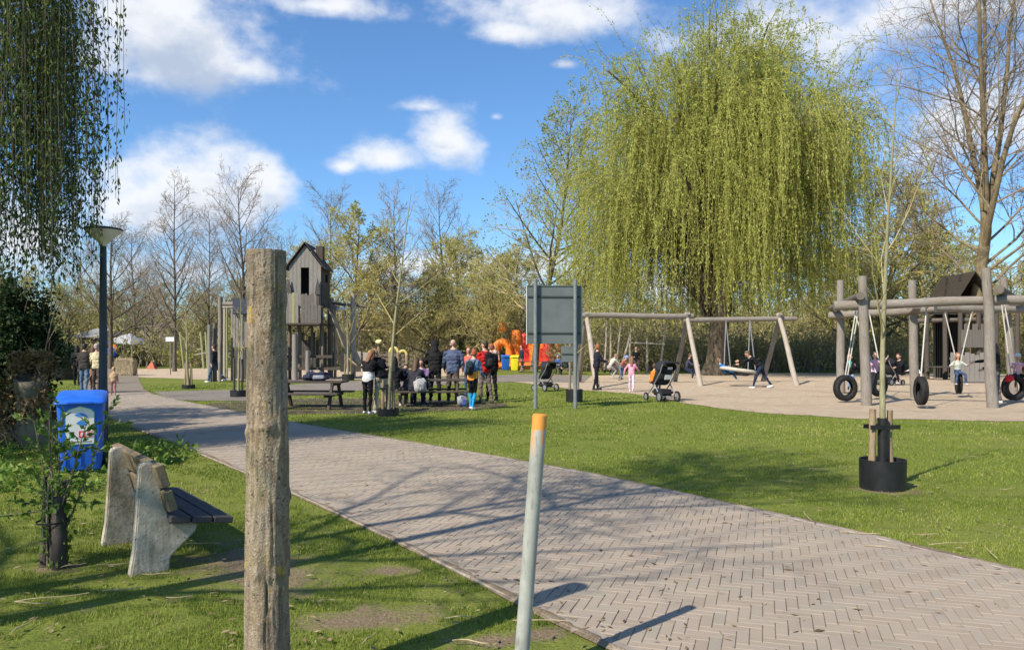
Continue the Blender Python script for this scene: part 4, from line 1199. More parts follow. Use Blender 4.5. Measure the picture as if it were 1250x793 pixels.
def left_sapling():
    """staked young shrub by the bench, fresh leaves on its leaning top"""
    rng = np.random.default_rng(4); base = (-3.34, 5.66)
    root = empty('young_shrub', (*base, 0), 0, 'small staked shrub with fresh green leaves left of the bench', 'shrub')
    for k, (dx, dy, h, r) in enumerate(((-.075, .02, .66, .018), (.075, .03, .63, .016))):
        log('stake', root, (dx, dy, -.02), (dx * .9, dy, h), r, r * .85, M_WOOD_D, 8, 6, seed=k)
    log('old_stub', root, (.055, -.01, -.02), (.075, .0, .52), .062, .038, M_BARK_G if False else MATS['wood_dark'], 10, 10, .2, seed=9)
    log('old_stub', root, (-.07, .03, -.02), (-.06, .03, .55), .035, .03, MATS['wood_dark'], 10, 8, .2, seed=12)
    st = []
    for k in range(7):
        d = np.array([[rng.normal(.07, .06), rng.normal(0, .08), 1.]])
        st.append(grow_from(np.array([[rng.normal(0, .02), rng.normal(0, .02), 0]]), d / np.linalg.norm(d), np.array([rng.uniform(.8, 1.3)]), np.array([.009]), 8, .02, .06, rng, .35))
    S = tuple(np.concatenate([s[i] for s in st]) for i in range(3))
    B = children(S, 7, .45, 1., (30, 75), .17, 4, .0, .15, .55, rng, .3, rmin=.002)
    side = grow_from(np.array([[.02, 0, .75], [.03, 0, .5], [0, 0, .45], [-.02, 0, .42], [0, 0, .8], [.05, 0, .62]]), np.array([[.9, .1, .5], [1, 0, .1], [-1, .1, .12], [-1, 0, -.05], [.8, -.3, .5], [1., .1, .15]]), np.array([.30, .3, .30, .4, .26, .3]), np.full(6, .005), 6, -.02, .08, rng, .3)
    V, F = tubes([S, side, B], [5, 4, 3]); obj('stems', mesh_from('stems', V, [F], M_TWIG_B), root)
    p, t = on_twigs(B, 11, rng); p2, t2 = on_twigs(side, 26, rng, .3); p3, t3 = on_twigs(S, 26, rng, .25)
    p = np.concatenate([p, p2, p3]); t = np.concatenate([t, t2, t3])
    ang = rng.uniform(0, 6.28, 260); zz = rng.uniform(.02, .58, 260); rr = rng.uniform(.05, .12, 260)
    p = np.concatenate([p, np.stack([rr * np.cos(ang) + .02, rr * np.sin(ang), zz], -1)]); t = np.concatenate([t, rng.normal(0, 1, (260, 3))])
    LV, LF = leaves(p, t, .045, .55, rng, .1, .4)
    obj('leaves', mesh_from('leaves', LV, [LF], M_LEAF_SH, attr=np.repeat(rng.random(len(LF)), 4)), root)
    MB().lathe([(.105, .33), (.108, .33), (.108, .345), (.105, .345)], 20, closed=True).build('tie', M_BLACK, root)
M_LEAF_SH = leafmat('leaves_shrub', [(0., (.07, .14, .02)), (.6, (.15, .25, .04)), (1., (.26, .36, .07))], .38)
left_sapling()

def leaf_bush(name, label, loc, rx, ry, rz_, n, size, mat, seed, stems=30, stem_mat=None, lo=0., cat='bush', group=None):
    """a bush as stems and separate leaves through an uneven ellipsoid"""
    rng = np.random.default_rng(seed); root = empty(name, loc, 0, label, cat, group)
    base = np.stack([rng.normal(0, rx * .25, stems), rng.normal(0, ry * .25, stems), np.zeros(stems)], -1)
    d = np.stack([rng.normal(0, rx / rz_ * .5, stems), rng.normal(0, ry / rz_ * .5, stems), np.ones(stems)], -1); d /= np.linalg.norm(d, axis=1, keepdims=True)
    A = grow_from(base, d, rng.uniform(.6, 1.0, stems) * rz_, np.full(stems, .02), 6, .0, .1, rng, .3)
    B = children(A, 6, .2, 1., (25, 70), .45, 4, .02, .15, .5, rng, .4, rmin=.006)
    V, F = tubes([A, B], [4, 3]); obj('stems', mesh_from('stems', V, [F], stem_mat or M_TWIG_B), root)
    p = rng.normal(0, 1, (n, 3)); p /= np.linalg.norm(p, axis=1, keepdims=True)
    rad = rng.uniform(.55, 1.02, n) ** .6
    lump = np.array([.75 + .45 * mnoise.noise(Vector(q) * 2.3 + Vector((seed, 0, 0))) + .25 * mnoise.noise(Vector(q) * 6 + Vector((0, seed, 0))) for q in p])
    p = p * (rad * lump)[:, None] * np.array([rx, ry, rz_ * .55]) + np.array([0, 0, rz_ * .5 + lo])
    k = p[:, 2] > .02; p = p[k]
    LV, LF = leaves(p, rng.normal(0, 1, p.shape), size, .55, rng, .2, .4)
    obj('leaves', mesh_from('leaves', LV, [LF], mat, attr=np.repeat(rng.random(len(LF)), 4)), root)
    return root
leaf_bush('evergreen_bush', 'dark evergreen bush at the left edge behind the dead creeper', (wx(0, 13.2) - .35, 13.9, 0), 1.05, 1.0, 2.9, 26000, .075, M_LEAF_DRK, 3)

def dead_trunk():
    Y = 12.4; rng = np.random.default_rng(8)
    root = empty('tree_stump', (wx(47, Y), Y, 0), 0, 'old broken tree stump wrapped in dead brown creeper', 'tree stump')
    T = grow_from(np.array([[0, 0, -.05]]), np.array([[.02, 0, 1.]]), np.array([1.22]), np.array([.27]), 14, 0, .05, rng, .8)
    T[1][0] *= 1 + .02 * rng.normal(0, 1, 15)
    V, F = tubes([T], [18]); V = V + np.array([[.022 * mnoise.noise(Vector(q) * 5), .022 * mnoise.noise(Vector(q) * 5 + Vector((9, 0, 0))), .015 * mnoise.noise(Vector(q) * 4)] for q in V])
    n = len(V); V[n - 18:, 2] += np.abs(rng.normal(0, .025, 18)); V = np.concatenate([V, [V[n - 18:].mean(0) - np.array([0, 0, .15])]])
    obj('trunk', mesh_from('trunk', V, [F, [(n - 18 + k, n - 18 + (k + 1) % 18, n) for k in range(18)]], M_BARK_P, smooth=True), root)
    # creeper: leaves round the upper left and a mound beside it
    m = 4200
    a = rng.uniform(0, 6.28, m); z = rng.uniform(.45, 1.55, m); r = np.where(z > 1.2, rng.uniform(0, .34, m), .24 + rng.exponential(.08, m))
    p1 = np.stack([r * np.cos(a) - .08 * (z > 1.), r * np.sin(a), z], -1)[(vnoise(a * 2, z * 3, 3) > .62 - .3 * z / 1.6)]
    x = -rng.uniform(.1, 1.5, 1700); hgt = .35 + 1.0 * np.exp(-((x + .2) / .55) ** 2) + .35 * vnoise(x * 4, x * 0, 5)
    p2 = np.stack([x, rng.normal(0, .28, 1700) - .1, hgt * rng.random(1700) ** .6], -1)
    p = np.concatenate([p1, p2])
    LV, LF = leaves(p, rng.normal(0, 1, p.shape), .065, .6, rng, .5, .5)
    obj('dead_leaves', mesh_from('dead_leaves', LV, [LF], M_LEAF_DEAD, attr=np.repeat(rng.random(len(LF)), 4)), root)
    b0 = np.stack([-rng.uniform(0, 1.4, 60), rng.normal(0, .2, 60), np.zeros(60)], -1); dd = rng.normal(0, .5, (60, 3)); dd[:, 2] = 1.; dd /= np.linalg.norm(dd, axis=1, keepdims=True)
    A = grow_from(b0, dd, rng.uniform(.4, 1.3, 60), np.full(60, .008), 6, -.05, .2, rng, .4)
    V, F = tubes([A], [4]); obj('creeper_stems', mesh_from('creeper_stems', V, [F], M_TWIG_P), root)
M_BARK_P = bark('bark_pale_stump', (.12, .10, .07), (.25, .215, .155), (.15, .135, .085))
dead_trunk()
# low leafy plants under the shrub and by the stump
def weeds():
    rng = np.random.default_rng(14); n = 5200
    x = rng.uniform(-8.0, -4.6, n); y = rng.uniform(8.4, 12.6, n)
    k = vnoise(x * 1.4, y * 1.4, 6) > .48; k &= ~inpoly(x, y, PATH) & (np.hypot(x + 5.45, y - 9.6) > .6); x, y = x[k], y[k]
    p = np.stack([x, y, rng.random(len(x)) ** 1.5 * .16 + .01], -1)
    LV, LF = leaves(p, rng.normal(0, 1, p.shape), .075, .6, rng, 0, .4)
    o = obj('weeds', mesh_from('weeds', LV, [LF], M_LEAF_SH, attr=np.repeat(rng.random(len(LF)), 4)))
    tag(o, 'low leafy weeds round the stump and the blue bin', 'weeds', kind='stuff')
weeds()

def signboard():
    Y = 20.4; root = empty('signboard', (wx(677, Y), Y, 0), math.radians(5), 'grey back of a large signboard on two steel posts in the lawn', 'sign')
    mg = pmat('sign_back_grey', (.115, .135, .135), (.145, .165, .165), 2., .55, .05, spec=.35)
    z0, z1 = wz(419.5, Y), wz(349, Y); hw = .72
    dx = .51
    MB().box((0, .05, (z0 + z1) / 2), (2 * hw, .02, z1 - z0)).build('panel', mg, root, bevel=.004)
    MB().box((-hw - .012, .045, (z0 + z1) / 2), (.02, .05, z1 - z0 + .02)).build('edge_strip', pmat('sign_edge_pale', (.5, .5, .5)), root)
    MB().box((hw + .012, .045, (z0 + z1) / 2), (.02, .05, z1 - z0 + .02)).build('edge_strip', mg, root)
    MB().box((0, .045, z1 + .008), (2 * hw + .04, .05, .02)).build('edge_strip', mg, root)
    for z in (z1 - .28, z0 + .28): MB().box((0, .028, z), (2 * hw - .02, .024, .045)).build('rail', pmat('sign_rail', (.04, .05, .05)), root, bevel=.004)
    for sx in (-1, 1): MB().lathe([(.05, -.02), (.05, z1 + .17), (.035, z1 + .185)], 16).build('post', M_STEEL_S, root, smooth=True, loc=(sx * dx + (.0 if sx < 0 else .03), -.045, 0))
    MB().box((.40, .06, wz(432, Y)), (.42, .02, .42)).build('lower_panel', mg, root, bevel=.004)
    MB().box((.40, .045, wz(432, Y)), (.40, .02, .04)).build('lower_rail', MATS['sign_rail'], root)
M_STEEL_S = pmat('sign_post_steel', (.16, .18, .185), (.22, .24, .245), 8., .5, .08, spec=.4, metal=.2)
signboard()

def young_tree(px, Y, top, label, tub_r=.25, tub_h=.34, stakes=2, stake_h=.9, seed=1, trunk_r=.045, group='young trees in black rings', lean=0., mat=None, twig=None, nb=16, spread=(35, 60), strap=True, leafy=False, stake_mat=None):
    rng = np.random.default_rng(seed); root = empty('young_tree', (wx(px, Y), Y, 0), rng.uniform(-.2, .2), label, 'young tree', group)
    MB().lathe([(tub_r * .98, -.01), (tub_r, tub_h), (tub_r - .012, tub_h), (tub_r - .014, tub_h - .04), (.001, tub_h - .045)], 28).build('ring', M_BLACK, root, smooth=True)
    ks = [(-.13, .0), (.12, .03), (0, .14)][:stakes]
    for i, (x, y) in enumerate(ks):
        log('stake', root, (x * tub_r * 4, y * 1.2, .0), (x * tub_r * 3.6, y * 1.2, stake_h * (1 - .02 * i)), .040 - .006 * i, .037 - .006 * i, stake_mat or M_WOOD_R, 12, 6, .1, seed=seed + i)
    if strap:
        hw = .13 * tub_r * 4 + .05
        MB().box((0, -.052, stake_h - .20), (2 * hw, .008, .05)).box((0, .085, stake_h - .20), (2 * hw, .008, .05)).build('strap', M_BLACK, root)
    if strap: MB().lathe([(trunk_r + .012, tub_h - .05), (trunk_r + .016, stake_h - .1), (trunk_r + .008, stake_h - .1), (trunk_r + .006, tub_h - .05)], 14, closed=True).build('trunk_guard', M_BLACK, root, smooth=True)
    h = top
    T = trunk_line(h, trunk_r, rng, 12, .018, taper=.12); T[0][0, :, 0] += np.linspace(0, lean, 13)
    A = children(T, nb, .34, .97, spread, .26, 6, .06, .08, .4, rng, .6, rmin=.006)
    B = children(A, 5, .2, 1., (30, 55), .45, 4, .04, .12, .55, rng, .4, rmin=.0035)
    V, F = tubes([T], [10]); obj('trunk', mesh_from('trunk', V, [F], mat or M_BARK_YT, smooth=True), root)
    V, F = tubes([A, B], [5, 3]); Fs = [F]; M = [twig or M_TWIG_Y]; mi = np.zeros(len(F), int); at = np.zeros(len(V))
    if leafy:
        p, t = on_twigs(B, 4, rng); LV, LF = leaves(p, t, .05, .5, rng); Fs.append(LF + len(V)); mi = np.concatenate([mi, np.ones(len(LF), int)])
        at = np.concatenate([at, np.repeat(rng.random(len(LF)), 4)]); V = np.concatenate([V, LV]); M.append(M_LEAF_BUD)
    obj('crown', mesh_from('crown', V, Fs, M, mi, attr=at), root)
    return root
M_BARK_YT = bark('bark_young', (.20, .185, .10), (.36, .34, .21), (.26, .23, .13), 14.)
young_tree(1077.5, 8.85, 4.6, 'young tree in a black ring with two stakes on the right lawn', .25, .335, 2, .90, 5, .040, lean=.05, nb=9, spread=(22, 42))
young_tree(474, 18.2, 5.2, 'young tree in a black ring beside the picnic group', .25, .18, 2, .84, 6, .05, lean=.06, nb=12)
young_tree(701, 22.8, 3.6, 'young tree in a black ring behind the right signboard post', .25, .38, 2, 2.0, 7, .05, stake_mat=M_WOOD, strap=False, leafy=True)
young_tree(230, 30.2, 3.4, 'young tree with two tall stakes on the far left lawn', .25, .16, 3, 1.0, 8, .06, strap=False)
young_tree(291, 25.2, 3.2, 'young tree in a black ring just left of the wooden post', .26, .22, 2, 1.25, 9, .05, strap=False, stake_mat=M_WOOD_D)
young_tree(425, 38., 4.4, 'young tree in a black ring right of the play tower', .3, .3, 2, 1.3, 10, .06, strap=False)

def picnic_table(loc, rz, ln, label):
    root = empty('picnic_table', loc, rz, label, 'picnic table', 'picnic tables')
    for k in range(5): plank('top_plank', root, (-ln / 2, -.30 + k * .15, .70), (ln / 2, -.30 + k * .15, .70), .14, .045, M_WOOD_D)
    for sy in (-1, 1):
        for k in range(2): plank('bench_plank', root, (-ln / 2 - .03, sy * (.62 + .145 * k), .41), (ln / 2 + .03, sy * (.62 + .145 * k), .41), .135, .045, M_WOOD_D)
    for sx in (-1, 1):
        x = sx * (ln / 2 - .3)
        plank('crossbar', root, (x, -.78, .36), (x, .78, .36), .07, .09, M_WOOD_D)
        plank('crossbar', root, (x + .06, -.36, .645), (x + .06, .36, .645), .06, .08, M_WOOD_D)
        for sy in (-1, 1): plank('leg', root, (x + .035, sy * .60, -.02), (x + .035, sy * .26, .66), .10, .07, M_WOOD_D, up=(1, 0, 0))
    return root
picnic_table((wx(376, 20.6), 20.6, 0), math.radians(-4), 2.0, 'dark picnic table with a bag on top, right of the wooden post')
picnic_table((wx(524, 21.4), 21.6, 0), math.radians(6), 2.0, 'dark picnic table in the middle of the standing group')

def soft_bag(name, label, loc, rz, size, cols, seed=1, cat='bag', group=None):
    """slumped fabric bag: lumpy body, pocket, strap"""
    root = empty(name, loc, rz, label, cat, group); sx, sy, sz = size; V = []; F = []; n, m = 16, 9
    for i in range(m + 1):
        ph = math.pi * i / m
        for k in range(n):
            a = 2 * math.pi * k / n
            e = lambda v, p: math.copysign(abs(v) ** p, v)
            q = Vector((e(math.sin(ph) * math.cos(a), .7), e(math.sin(ph) * math.sin(a), .7), e(math.cos(ph), .8)))
            q *= 1 + .42 * mnoise.noise(q * 1.6 + Vector((seed, 0, 0))) + .12 * mnoise.noise(q * 5 + Vector((0, seed, 0)))
            V.append((q.x * sx / 2, q.y * sy / 2, max(0, q.z * sz / 2 + sz / 2)))
    for i in range(m):
        for k in range(n): F.append((i * n + k, (i + 1) * n + k, (i + 1) * n + (k + 1) % n, i * n + (k + 1) % n))
    m1 = pmat('bag_%d_%d' % (seed, int(cols[0][2] * 999)), cols[0], None, 9., .85, .3, 60.); m2 = pmat('bagp_%d_%d' % (seed, int(cols[1][2] * 999)), cols[1], None, 9., .85, .3, 60.)
    b = MB().add(V, F).build('body', m1, root, smooth=True)
    MB().box((sx * .06, -sy * .40, sz * .40), (sx * .5, sy * .3, sz * .5)).build('pocket', m2, root, smooth=True, bevel=sy * .1, segs=3)
    MB().tube([(-sx * .3, 0, sz * .9), (-sx * .2, .02, sz * 1.15), (sx * .05, .03, sz * 1.2), (sx * .2, 0, sz * .92)], .012, 6, flat=.5).build('strap', m2, root, smooth=True)
    return root
soft_bag('backpack', 'navy and grey backpack lying on the picnic table', (wx(387, 20.5), 20.5, .723), .2, (.66, .34, .24), ((.018, .022, .045), (.27, .29, .34)), 2)
soft_bag('bag', 'white and grey carrier bag under the group\'s picnic table', (wx(513, 20.7), 20.6, .43), .2, (.36, .26, .34), ((.33, .33, .33), (.2, .21, .2)), 3)
soft_bag('bag', 'purple bag on the bench beside the group', (wx(511, 22.2), 22.3, .44), 1.2, (.6, .35, .36), ((.12, .075, .18), (.2, .14, .28)), 4)
soft_bag('bag', 'black bag on the group\'s picnic table', (wx(488, 21.5), 21.5, .723), 0., (.7, .4, .3), ((.012, .012, .016), (.18, .19, .24)), 5)
soft_bag('bag', 'small green bag on the edge of the group\'s table', (wx(508, 21.0), 21.05, .723), .4, (.34, .2, .16), ((.20, .24, .10), (.15, .18, .08)), 6)
soft_bag('bag', 'white and blue bag standing in the grass behind the denim-clad child', (wx(564, 20.9), 21.0, 0), .4, (.26, .2, .34), ((.26, .27, .30), (.08, .13, .35)), 7)

# ------------------------------------------------------------------ swings and play structures
def seg_tube(b, p0, p1, r, n=6): b.tube([p0, p1], r, n)
def aframe_swing():
    root = empty('swing_frame', (3.2, 33.4, 0), 0, 'long timber A-frame swing under the willow', 'swing frame'); o = Vector((3.2, 33.4, 0))
    fr = [(3.2, 30.4, 36.3, 33.4), (7.7, 32.3, 36.4, 34.2), (11.95, 33.0, 36.8, 34.75)]
    Z = 2.97
    for k, (x, y0, y1, ya) in enumerate(fr):
        for j, yf in enumerate((y0, y1)):
            foot = Vector((x + (.15 if j == 0 else -.1), yf, -.1)) - o; ap = Vector((x, ya, Z - .05)) - o
            d = (ap - foot).normalized()
            log('leg', root, foot, ap + d * .22, .115, .095, M_WOOD_P if j == 0 else M_WOOD, 12, 8, .06, seed=k * 3 + j)  # paler timber on the front legs: sunlight put into their colour
        MB().lathe([(.13, -.05), (.13, .05)], 14).build('bracket', M_STEEL, root, smooth=True, loc=Vector((x, ya, Z - .03)) - o, rot=(math.pi / 2, 0, 0)).scale = (1., 1., .8)
    log('beam', root, Vector((2.85, 33.3, Z)) - o, Vector((7.95, 34.2, Z + .02)) - o, .125, .115, M_WOOD, 12, 10, .08, seed=31)
    log('beam', root, Vector((7.5, 34.2, Z - .20)) - o, Vector((12.75, 34.9, Z - .08)) - o, .12, .105, M_WOOD, 12, 10, .08, seed=32)
aframe_swing()
def basket_swing():
    x0, x1, Y = 8.55, 10.1, 31.9
    c = Vector(((x0 + x1) / 2, Y, .62)); root = empty('basket_swing', c, 0, 'round net basket swing hanging from the A-frame with a child in it', 'swing')
    b = MB(); n = 28
    ring = [(.72 * math.cos(2 * math.pi * k / n), .72 * math.sin(2 * math.pi * k / n), .10 * math.cos(2 * math.pi * k / n) * -1 + .05) for k in range(n + 1)]
    b.tube(ring, .075, 10, cap=False); b.build('rim', pmat('basket_rim', (.40, .37, .30), (.5, .47, .4), 9., .8), root, smooth=True)
    b = MB()
    for k in range(-5, 6):
        t = k * .12; w = math.sqrt(max(.0, .70 ** 2 - t * t))
        b.tube([(-w, t, .05), (-w * .4, t, -.13), (w * .4, t, -.15), (w, t, .0)], .013, 5); b.tube([(t, -w, .0), (t, -w * .4, -.13), (t, w * .4, -.13), (t, w, .0)], .013, 5)
    b.build('net', M_DKFAB, root)
    for sx, sy in ((-1, -1), (-1, 1), (1, -1), (1, 1)):
        top = Vector((10.0 + sx * .55, 34.45 + sx * .07, 2.80)) - c; low = Vector((sx * .5, sy * .5, .05))
        q = MB().tube([low, low + (top - low) * .5, top], .022, 6).build('chain', M_CHAIN, root, smooth=True)
basket_swing()

P = [(11.4, 27.0), (9.75, 21.4), (12.95, 25.0), (12.72, 20.6), (16.9, 26.2)]
def tyre_frame():
    o = Vector((12, 23, 0)); root = empty('swing_frame', o, 0, 'weathered timber frame with tall posts carrying the tyre swings', 'swing frame')
    tops = [wz(342, 27), wz(337, 21.4), wz(342, 25), wz(327, 20.6), wz(338, 26.2)]
    lean = [(0, 0), (-.12, 0), (-.1, 0), (-.16, 0), (-.35, 0)]
    for k, ((x, y), t, l) in enumerate(zip(P, tops, lean)):
        log('post', root, Vector((x, y, -.1)) - o, Vector((x + l[0], y, t)) - o, .145 if k in (1, 3) else .15, .115, M_WOOD, 14, 10, .06, seed=50 + k)
    def beam(a, b, z0, z1, r, m, ov0=.5, ov1=.5, off=(0, 0), sd=0):
        A = Vector((a[0] + off[0], a[1] + off[1], z0)); B = Vector((b[0] + off[0], b[1] + off[1], z1)); d = (B - A).normalized()
        log('beam', root, A - d * ov0 - o, B + d * ov1 - o, r, r * .9, m, 14, 12, .07, seed=70 + sd)
    beam(P[1], P[3], 2.78, 2.86, .135, M_WOOD, .75, .45, (0, .22), 1)
    beam(P[0], P[2], 2.72, 2.80, .13, M_WOOD, .5, .5, (0, -.25), 2)
    beam(P[2], P[4], 2.86, 2.86, .13, M_WOOD, .4, 1.2, (0, -.25), 3)
    beam(P[0], P[1], 2.98, 3.0, .12, M_WOOD_D2, .55, .25, (-.22, 0), 4)
    beam(P[3], P[4], 3.12, 3.14, .12, M_WOOD_D2, .35, .8, (.2, 0), 5)
    beam(P[3], (16.6, 20.2), 2.86, 2.9, .13, M_WOOD, .0, .5, (.2, .22), 6)
M_WOOD_D2 = woodmat('wood_darker_beam', (.10, .085, .07), (.19, .165, .14), (.13, .10, .08))
tyre_frame()
def tyre_mesh(R=.37, r=.105, w=.15):
    """car tyre: tread, shoulders, sidewalls, beads, open centre"""
    prof = []
    ri = R * .58
    for x, y in ((ri, -w * .40), (ri + .02, -w * .55), (R * .80, -w * .62), (R * .95, -w * .52), (R, -w * .36), (R, -.012), (R - .012, -.008), (R - .012, .008), (R, .012), (R, w * .36), (R * .95, w * .52), (R * .80, w * .62), (ri + .02, w * .55), (ri, w * .40), (ri + .03, w * .36), (R * .86, w * .40), (R * .88, 0), (R * .86, -w * .40), (ri + .03, -w * .36)):
        prof.append((x, y))
    return prof
def tyre_swing(ctr, yaw, hang, label, R=.37, ropes=None):
    c = Vector(ctr); root = empty('tyre_swing', c, yaw, label, 'tyre swing', 'tyre swings')
    t = MB().lathe(tyre_mesh(R), 36, closed=True).build('tyre', M_RUBBER, root, smooth=True, rot=(math.pi / 2, 0, 0))
    inv = Matrix.Rotation(-yaw, 3, 'Z')
    tr = MB()
    for k in range(40):                                   # tread blocks
        a = 2 * math.pi * k / 40
        for sy in (-.035, .035):
            tr.box(((R + .002) * math.cos(a + sy), sy, (R + .002) * math.sin(a + sy)), (.014, .05, .04), Matrix.Rotation(-a, 3, 'Y'))
    tr.build('tread', M_RUBBER, t, rot=(-math.pi / 2, 0, 0))
    for h, low in hang:
        low = Vector(low); top = inv @ (Vector(h) - c)
        MB().tube([low, (low + top) / 2, top], .018, 6).build('rope', M_ROPE, root, smooth=True)
        MB().lathe([(.02, -.04), (.045, -.03), (.045, .03), (.02, .04)], 10).build('shackle', M_CHAIN, root, loc=top, smooth=True)
    return root
tyre_swing((9.68, 22.6, .43), .25, [((10.15, 22.9, 2.88), (0, 0, .36)), ((10.05, 22.5, 2.88), (.08, 0, .36))], 'tyre swing hanging left of the frame, a teal-scarfed child behind it')
tyre_swing((11.45, 24.3, .45), .5, [((11.9, 25.9, 2.7), (.12, 0, .36)), ((11.6, 26.3, 2.7), (-.12, 0, .36))], 'tyre swing behind the second post, ridden by a child in pink')
tyre_swing((10.72, 20.4, .47), 1.42, [((11.45, 21.5, 2.72), (0, 0, .37))], 'empty tyre swing seen edge-on between two posts')
tyre_swing((14.35, 25.0, .46), 1.15, [((13.9, 25.0, 2.75), (-.16, 0, .33)), ((14.95, 25.3, 2.75), (.16, 0, .33))], 'tyre swing ridden by the child in a pale sweater', .33)
tyre_swing((14.52, 22.5, .45), .12, [((14.2, 22.6, 3.0), (-.1, 0, .36)), ((14.4, 22.8, 3.0), (.12, 0, .36))], 'tyre swing at the right edge with a child in a pink coat')

def play_tower():
    o = Vector((wx(378, 40.), 40., 0)); root = empty('play_tower', o, 0, 'grey timber play tower with a gabled little house on top', 'play tower')
    zr, ze, zb, zf = 6.86, 5.80, 3.70, 2.75
    W, D = 1.62, 1.7; nb = 8; bw = W / nb
    wallm, darkm = M_WOOD_G, M_WOOD_D
    fw = empty('front_wall'); fw.parent = root
    for k in range(nb):
        x0 = -W / 2 + k * bw; x1 = x0 + bw - .012
        top = lambda x: zr - .12 - (zr - ze) * abs(x) / (W / 2)
        lo = zb - (.25 if k in (1, 6) else 0)
        jz = .02 * ((k * 37) % 5)
        if k in (3, 4):
            MB().prism([(x0, -D / 2, 5.62), (x1, -D / 2, 5.62), (x1, -D / 2, top(x1)), (x0, -D / 2, top(x0))], (0, -.03, 0)).build('board', wallm, fw)
        else:
            low = 4.0 if k in (0, 7) else zb
            MB().prism([(x0, -D / 2 - .004 * (k % 3), low - jz), (x1, -D / 2 - .004 * (k % 3), low - jz + (.5 if k in (0, 7) else 0) * (1 if k == 0 else -.6)), (x1, -D / 2 - .004 * (k % 3), top(x1)), (x0, -D / 2 - .004 * (k % 3), top(x0))], (0, -.03, 0)).build('board', wallm, fw)
    sw = empty('side_wall'); sw.parent = root
    for k in range(7):
        y0 = -D / 2 + .03 + k * D / 7; y1 = y0 + D / 7 - .012
        if k in (3, 4):
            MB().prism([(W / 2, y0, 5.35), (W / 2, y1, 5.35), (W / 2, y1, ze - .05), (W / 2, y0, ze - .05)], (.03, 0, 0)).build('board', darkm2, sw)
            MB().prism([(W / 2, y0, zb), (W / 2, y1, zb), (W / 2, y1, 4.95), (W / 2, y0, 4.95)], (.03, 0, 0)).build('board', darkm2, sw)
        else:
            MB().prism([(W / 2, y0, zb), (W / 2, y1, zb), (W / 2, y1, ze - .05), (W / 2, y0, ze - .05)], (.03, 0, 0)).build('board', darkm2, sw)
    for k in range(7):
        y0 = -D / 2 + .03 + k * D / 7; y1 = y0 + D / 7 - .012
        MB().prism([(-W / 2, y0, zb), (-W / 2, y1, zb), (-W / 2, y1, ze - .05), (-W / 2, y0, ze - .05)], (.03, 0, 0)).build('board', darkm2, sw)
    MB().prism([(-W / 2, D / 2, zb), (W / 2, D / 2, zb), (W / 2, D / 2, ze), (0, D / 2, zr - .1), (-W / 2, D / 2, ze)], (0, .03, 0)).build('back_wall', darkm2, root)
    rf = empty('roof'); rf.parent = root
    sl = Vector((W / 2 + .22, 0, -(zr - ze) * (W / 2 + .22) / (W / 2)))
    for sx in (-1, 1):
        for k in range(6):
            a = Vector((0, 0, zr)) + Vector((sl.x * sx, 0, sl.z)) * (k / 6); b = Vector((0, 0, zr)) + Vector((sl.x * sx, 0, sl.z)) * ((k + 1.08) / 6)
            m = (a + b) / 2 + Vector((0, 0, .02 + .004 * (k % 2)))
            plank('shingle_board', rf, m + Vector((0, -D / 2 - .18, 0)), m + Vector((0, D / 2 + .1, 0)), (b - a).length, .03, darkm, up=(sx * (zr - ze), 0, W / 2))
    ch = MB().box((.52, .1, 6.42), (.36, .4, .75)).build('chimney', darkm, root, bevel=.01)
    MB().box((.30, .1, 6.35), (.10, .42, .5)).build('pale_board', M_WOOD_P, root)
    MB().box((0, 0, zb), (W + .1, D, .08)).build('floor', darkm, root)
    MB().box((0, -.75, zf), (W + .5, D + 1.3, .08)).build('balcony_floor', darkm, root)
    bal = empty('balustrade'); bal.parent = root
    pk = [(-.80, 4.30), (-.62, 4.28), (-.46, 4.32), (-.28, 4.30), (.0, 4.25), (.17, 4.28), (.33, 4.2), (.50, 4.3), (.67, 3.75), (.84, 3.7)]
    for k, (x, zt) in enumerate(pk):
        m = M_WOOD_LICH if k == 2 else (M_WOOD_G if k < 4 else M_WOOD_G2)
        MB().prism([(x - .08, -1.36, zf + .02), (x + .075, -1.36, zf - .03 * (k % 3)), (x + .075, -1.36, zt - .04 * (k % 2)), (x, -1.36, zt + .02), (x - .08, -1.36, zt - .05)], (0, -.03, 0)).build('picket', m, bal)
    for x in (-.78, .66):                                    # spiked posts either side of the door
        MB().prism([(x - .13, -.98, 4.25), (x + .13, -.98, 4.25), (x + .10, -.98, 4.6), (x, -.98, 5.05), (x - .10, -.98, 4.6)], (0, -.05, 0)).build('spiked_board', darkm2, bal)
        plank('spike_post', bal, (x, -.95, zf), (x, -.95, 4.3), .16, .06, darkm2, up=(0, 1, 0))
    for x, y, r in ((-.8, -.8, .09), (.82, -.8, .10), (.82, .8, .09), (-.8, .8, .09), (-.15, -1.3, .10), (.35, -.9, .07), (-1.0, -1.35, .08), (1.0, -1.35, .08)):
        log('leg', root, (x, y, -.05), (x, y, zb if abs(y) < .85 else zf), r, r * .9, M_WOOD_D2, 10, 6, .06, seed=int(x * 10 + 90))
    log('pale_post', root, (-.15, -2.2, 0), (-.15, -2.2, 2.25), .14, .12, M_WOOD_G, 12, 6, .05, seed=5)
    log('pale_post', root, (.42, -2.0, 0), (.42, -2.0, 1.45), .11, .10, M_WOOD_G, 12, 6, .05, seed=6)
    for k in range(9): plank('lower_board', root, (-.9 + k * .2, .4, .5), (-.9 + k * .2, .4, 2.0 + .2 * (k % 3)), .17, .03, darkm2, up=(0, 1, 0))
    for k in range(5): plank('low_fence_board', root, (1.75 + k * .36, -.1 + .1 * k, .35), (1.75 + k * .36, -.1 + .1 * k, 1.4 - .05 * (k % 2)), .30, .03, M_WOOD_P, up=(0, 1, 0))
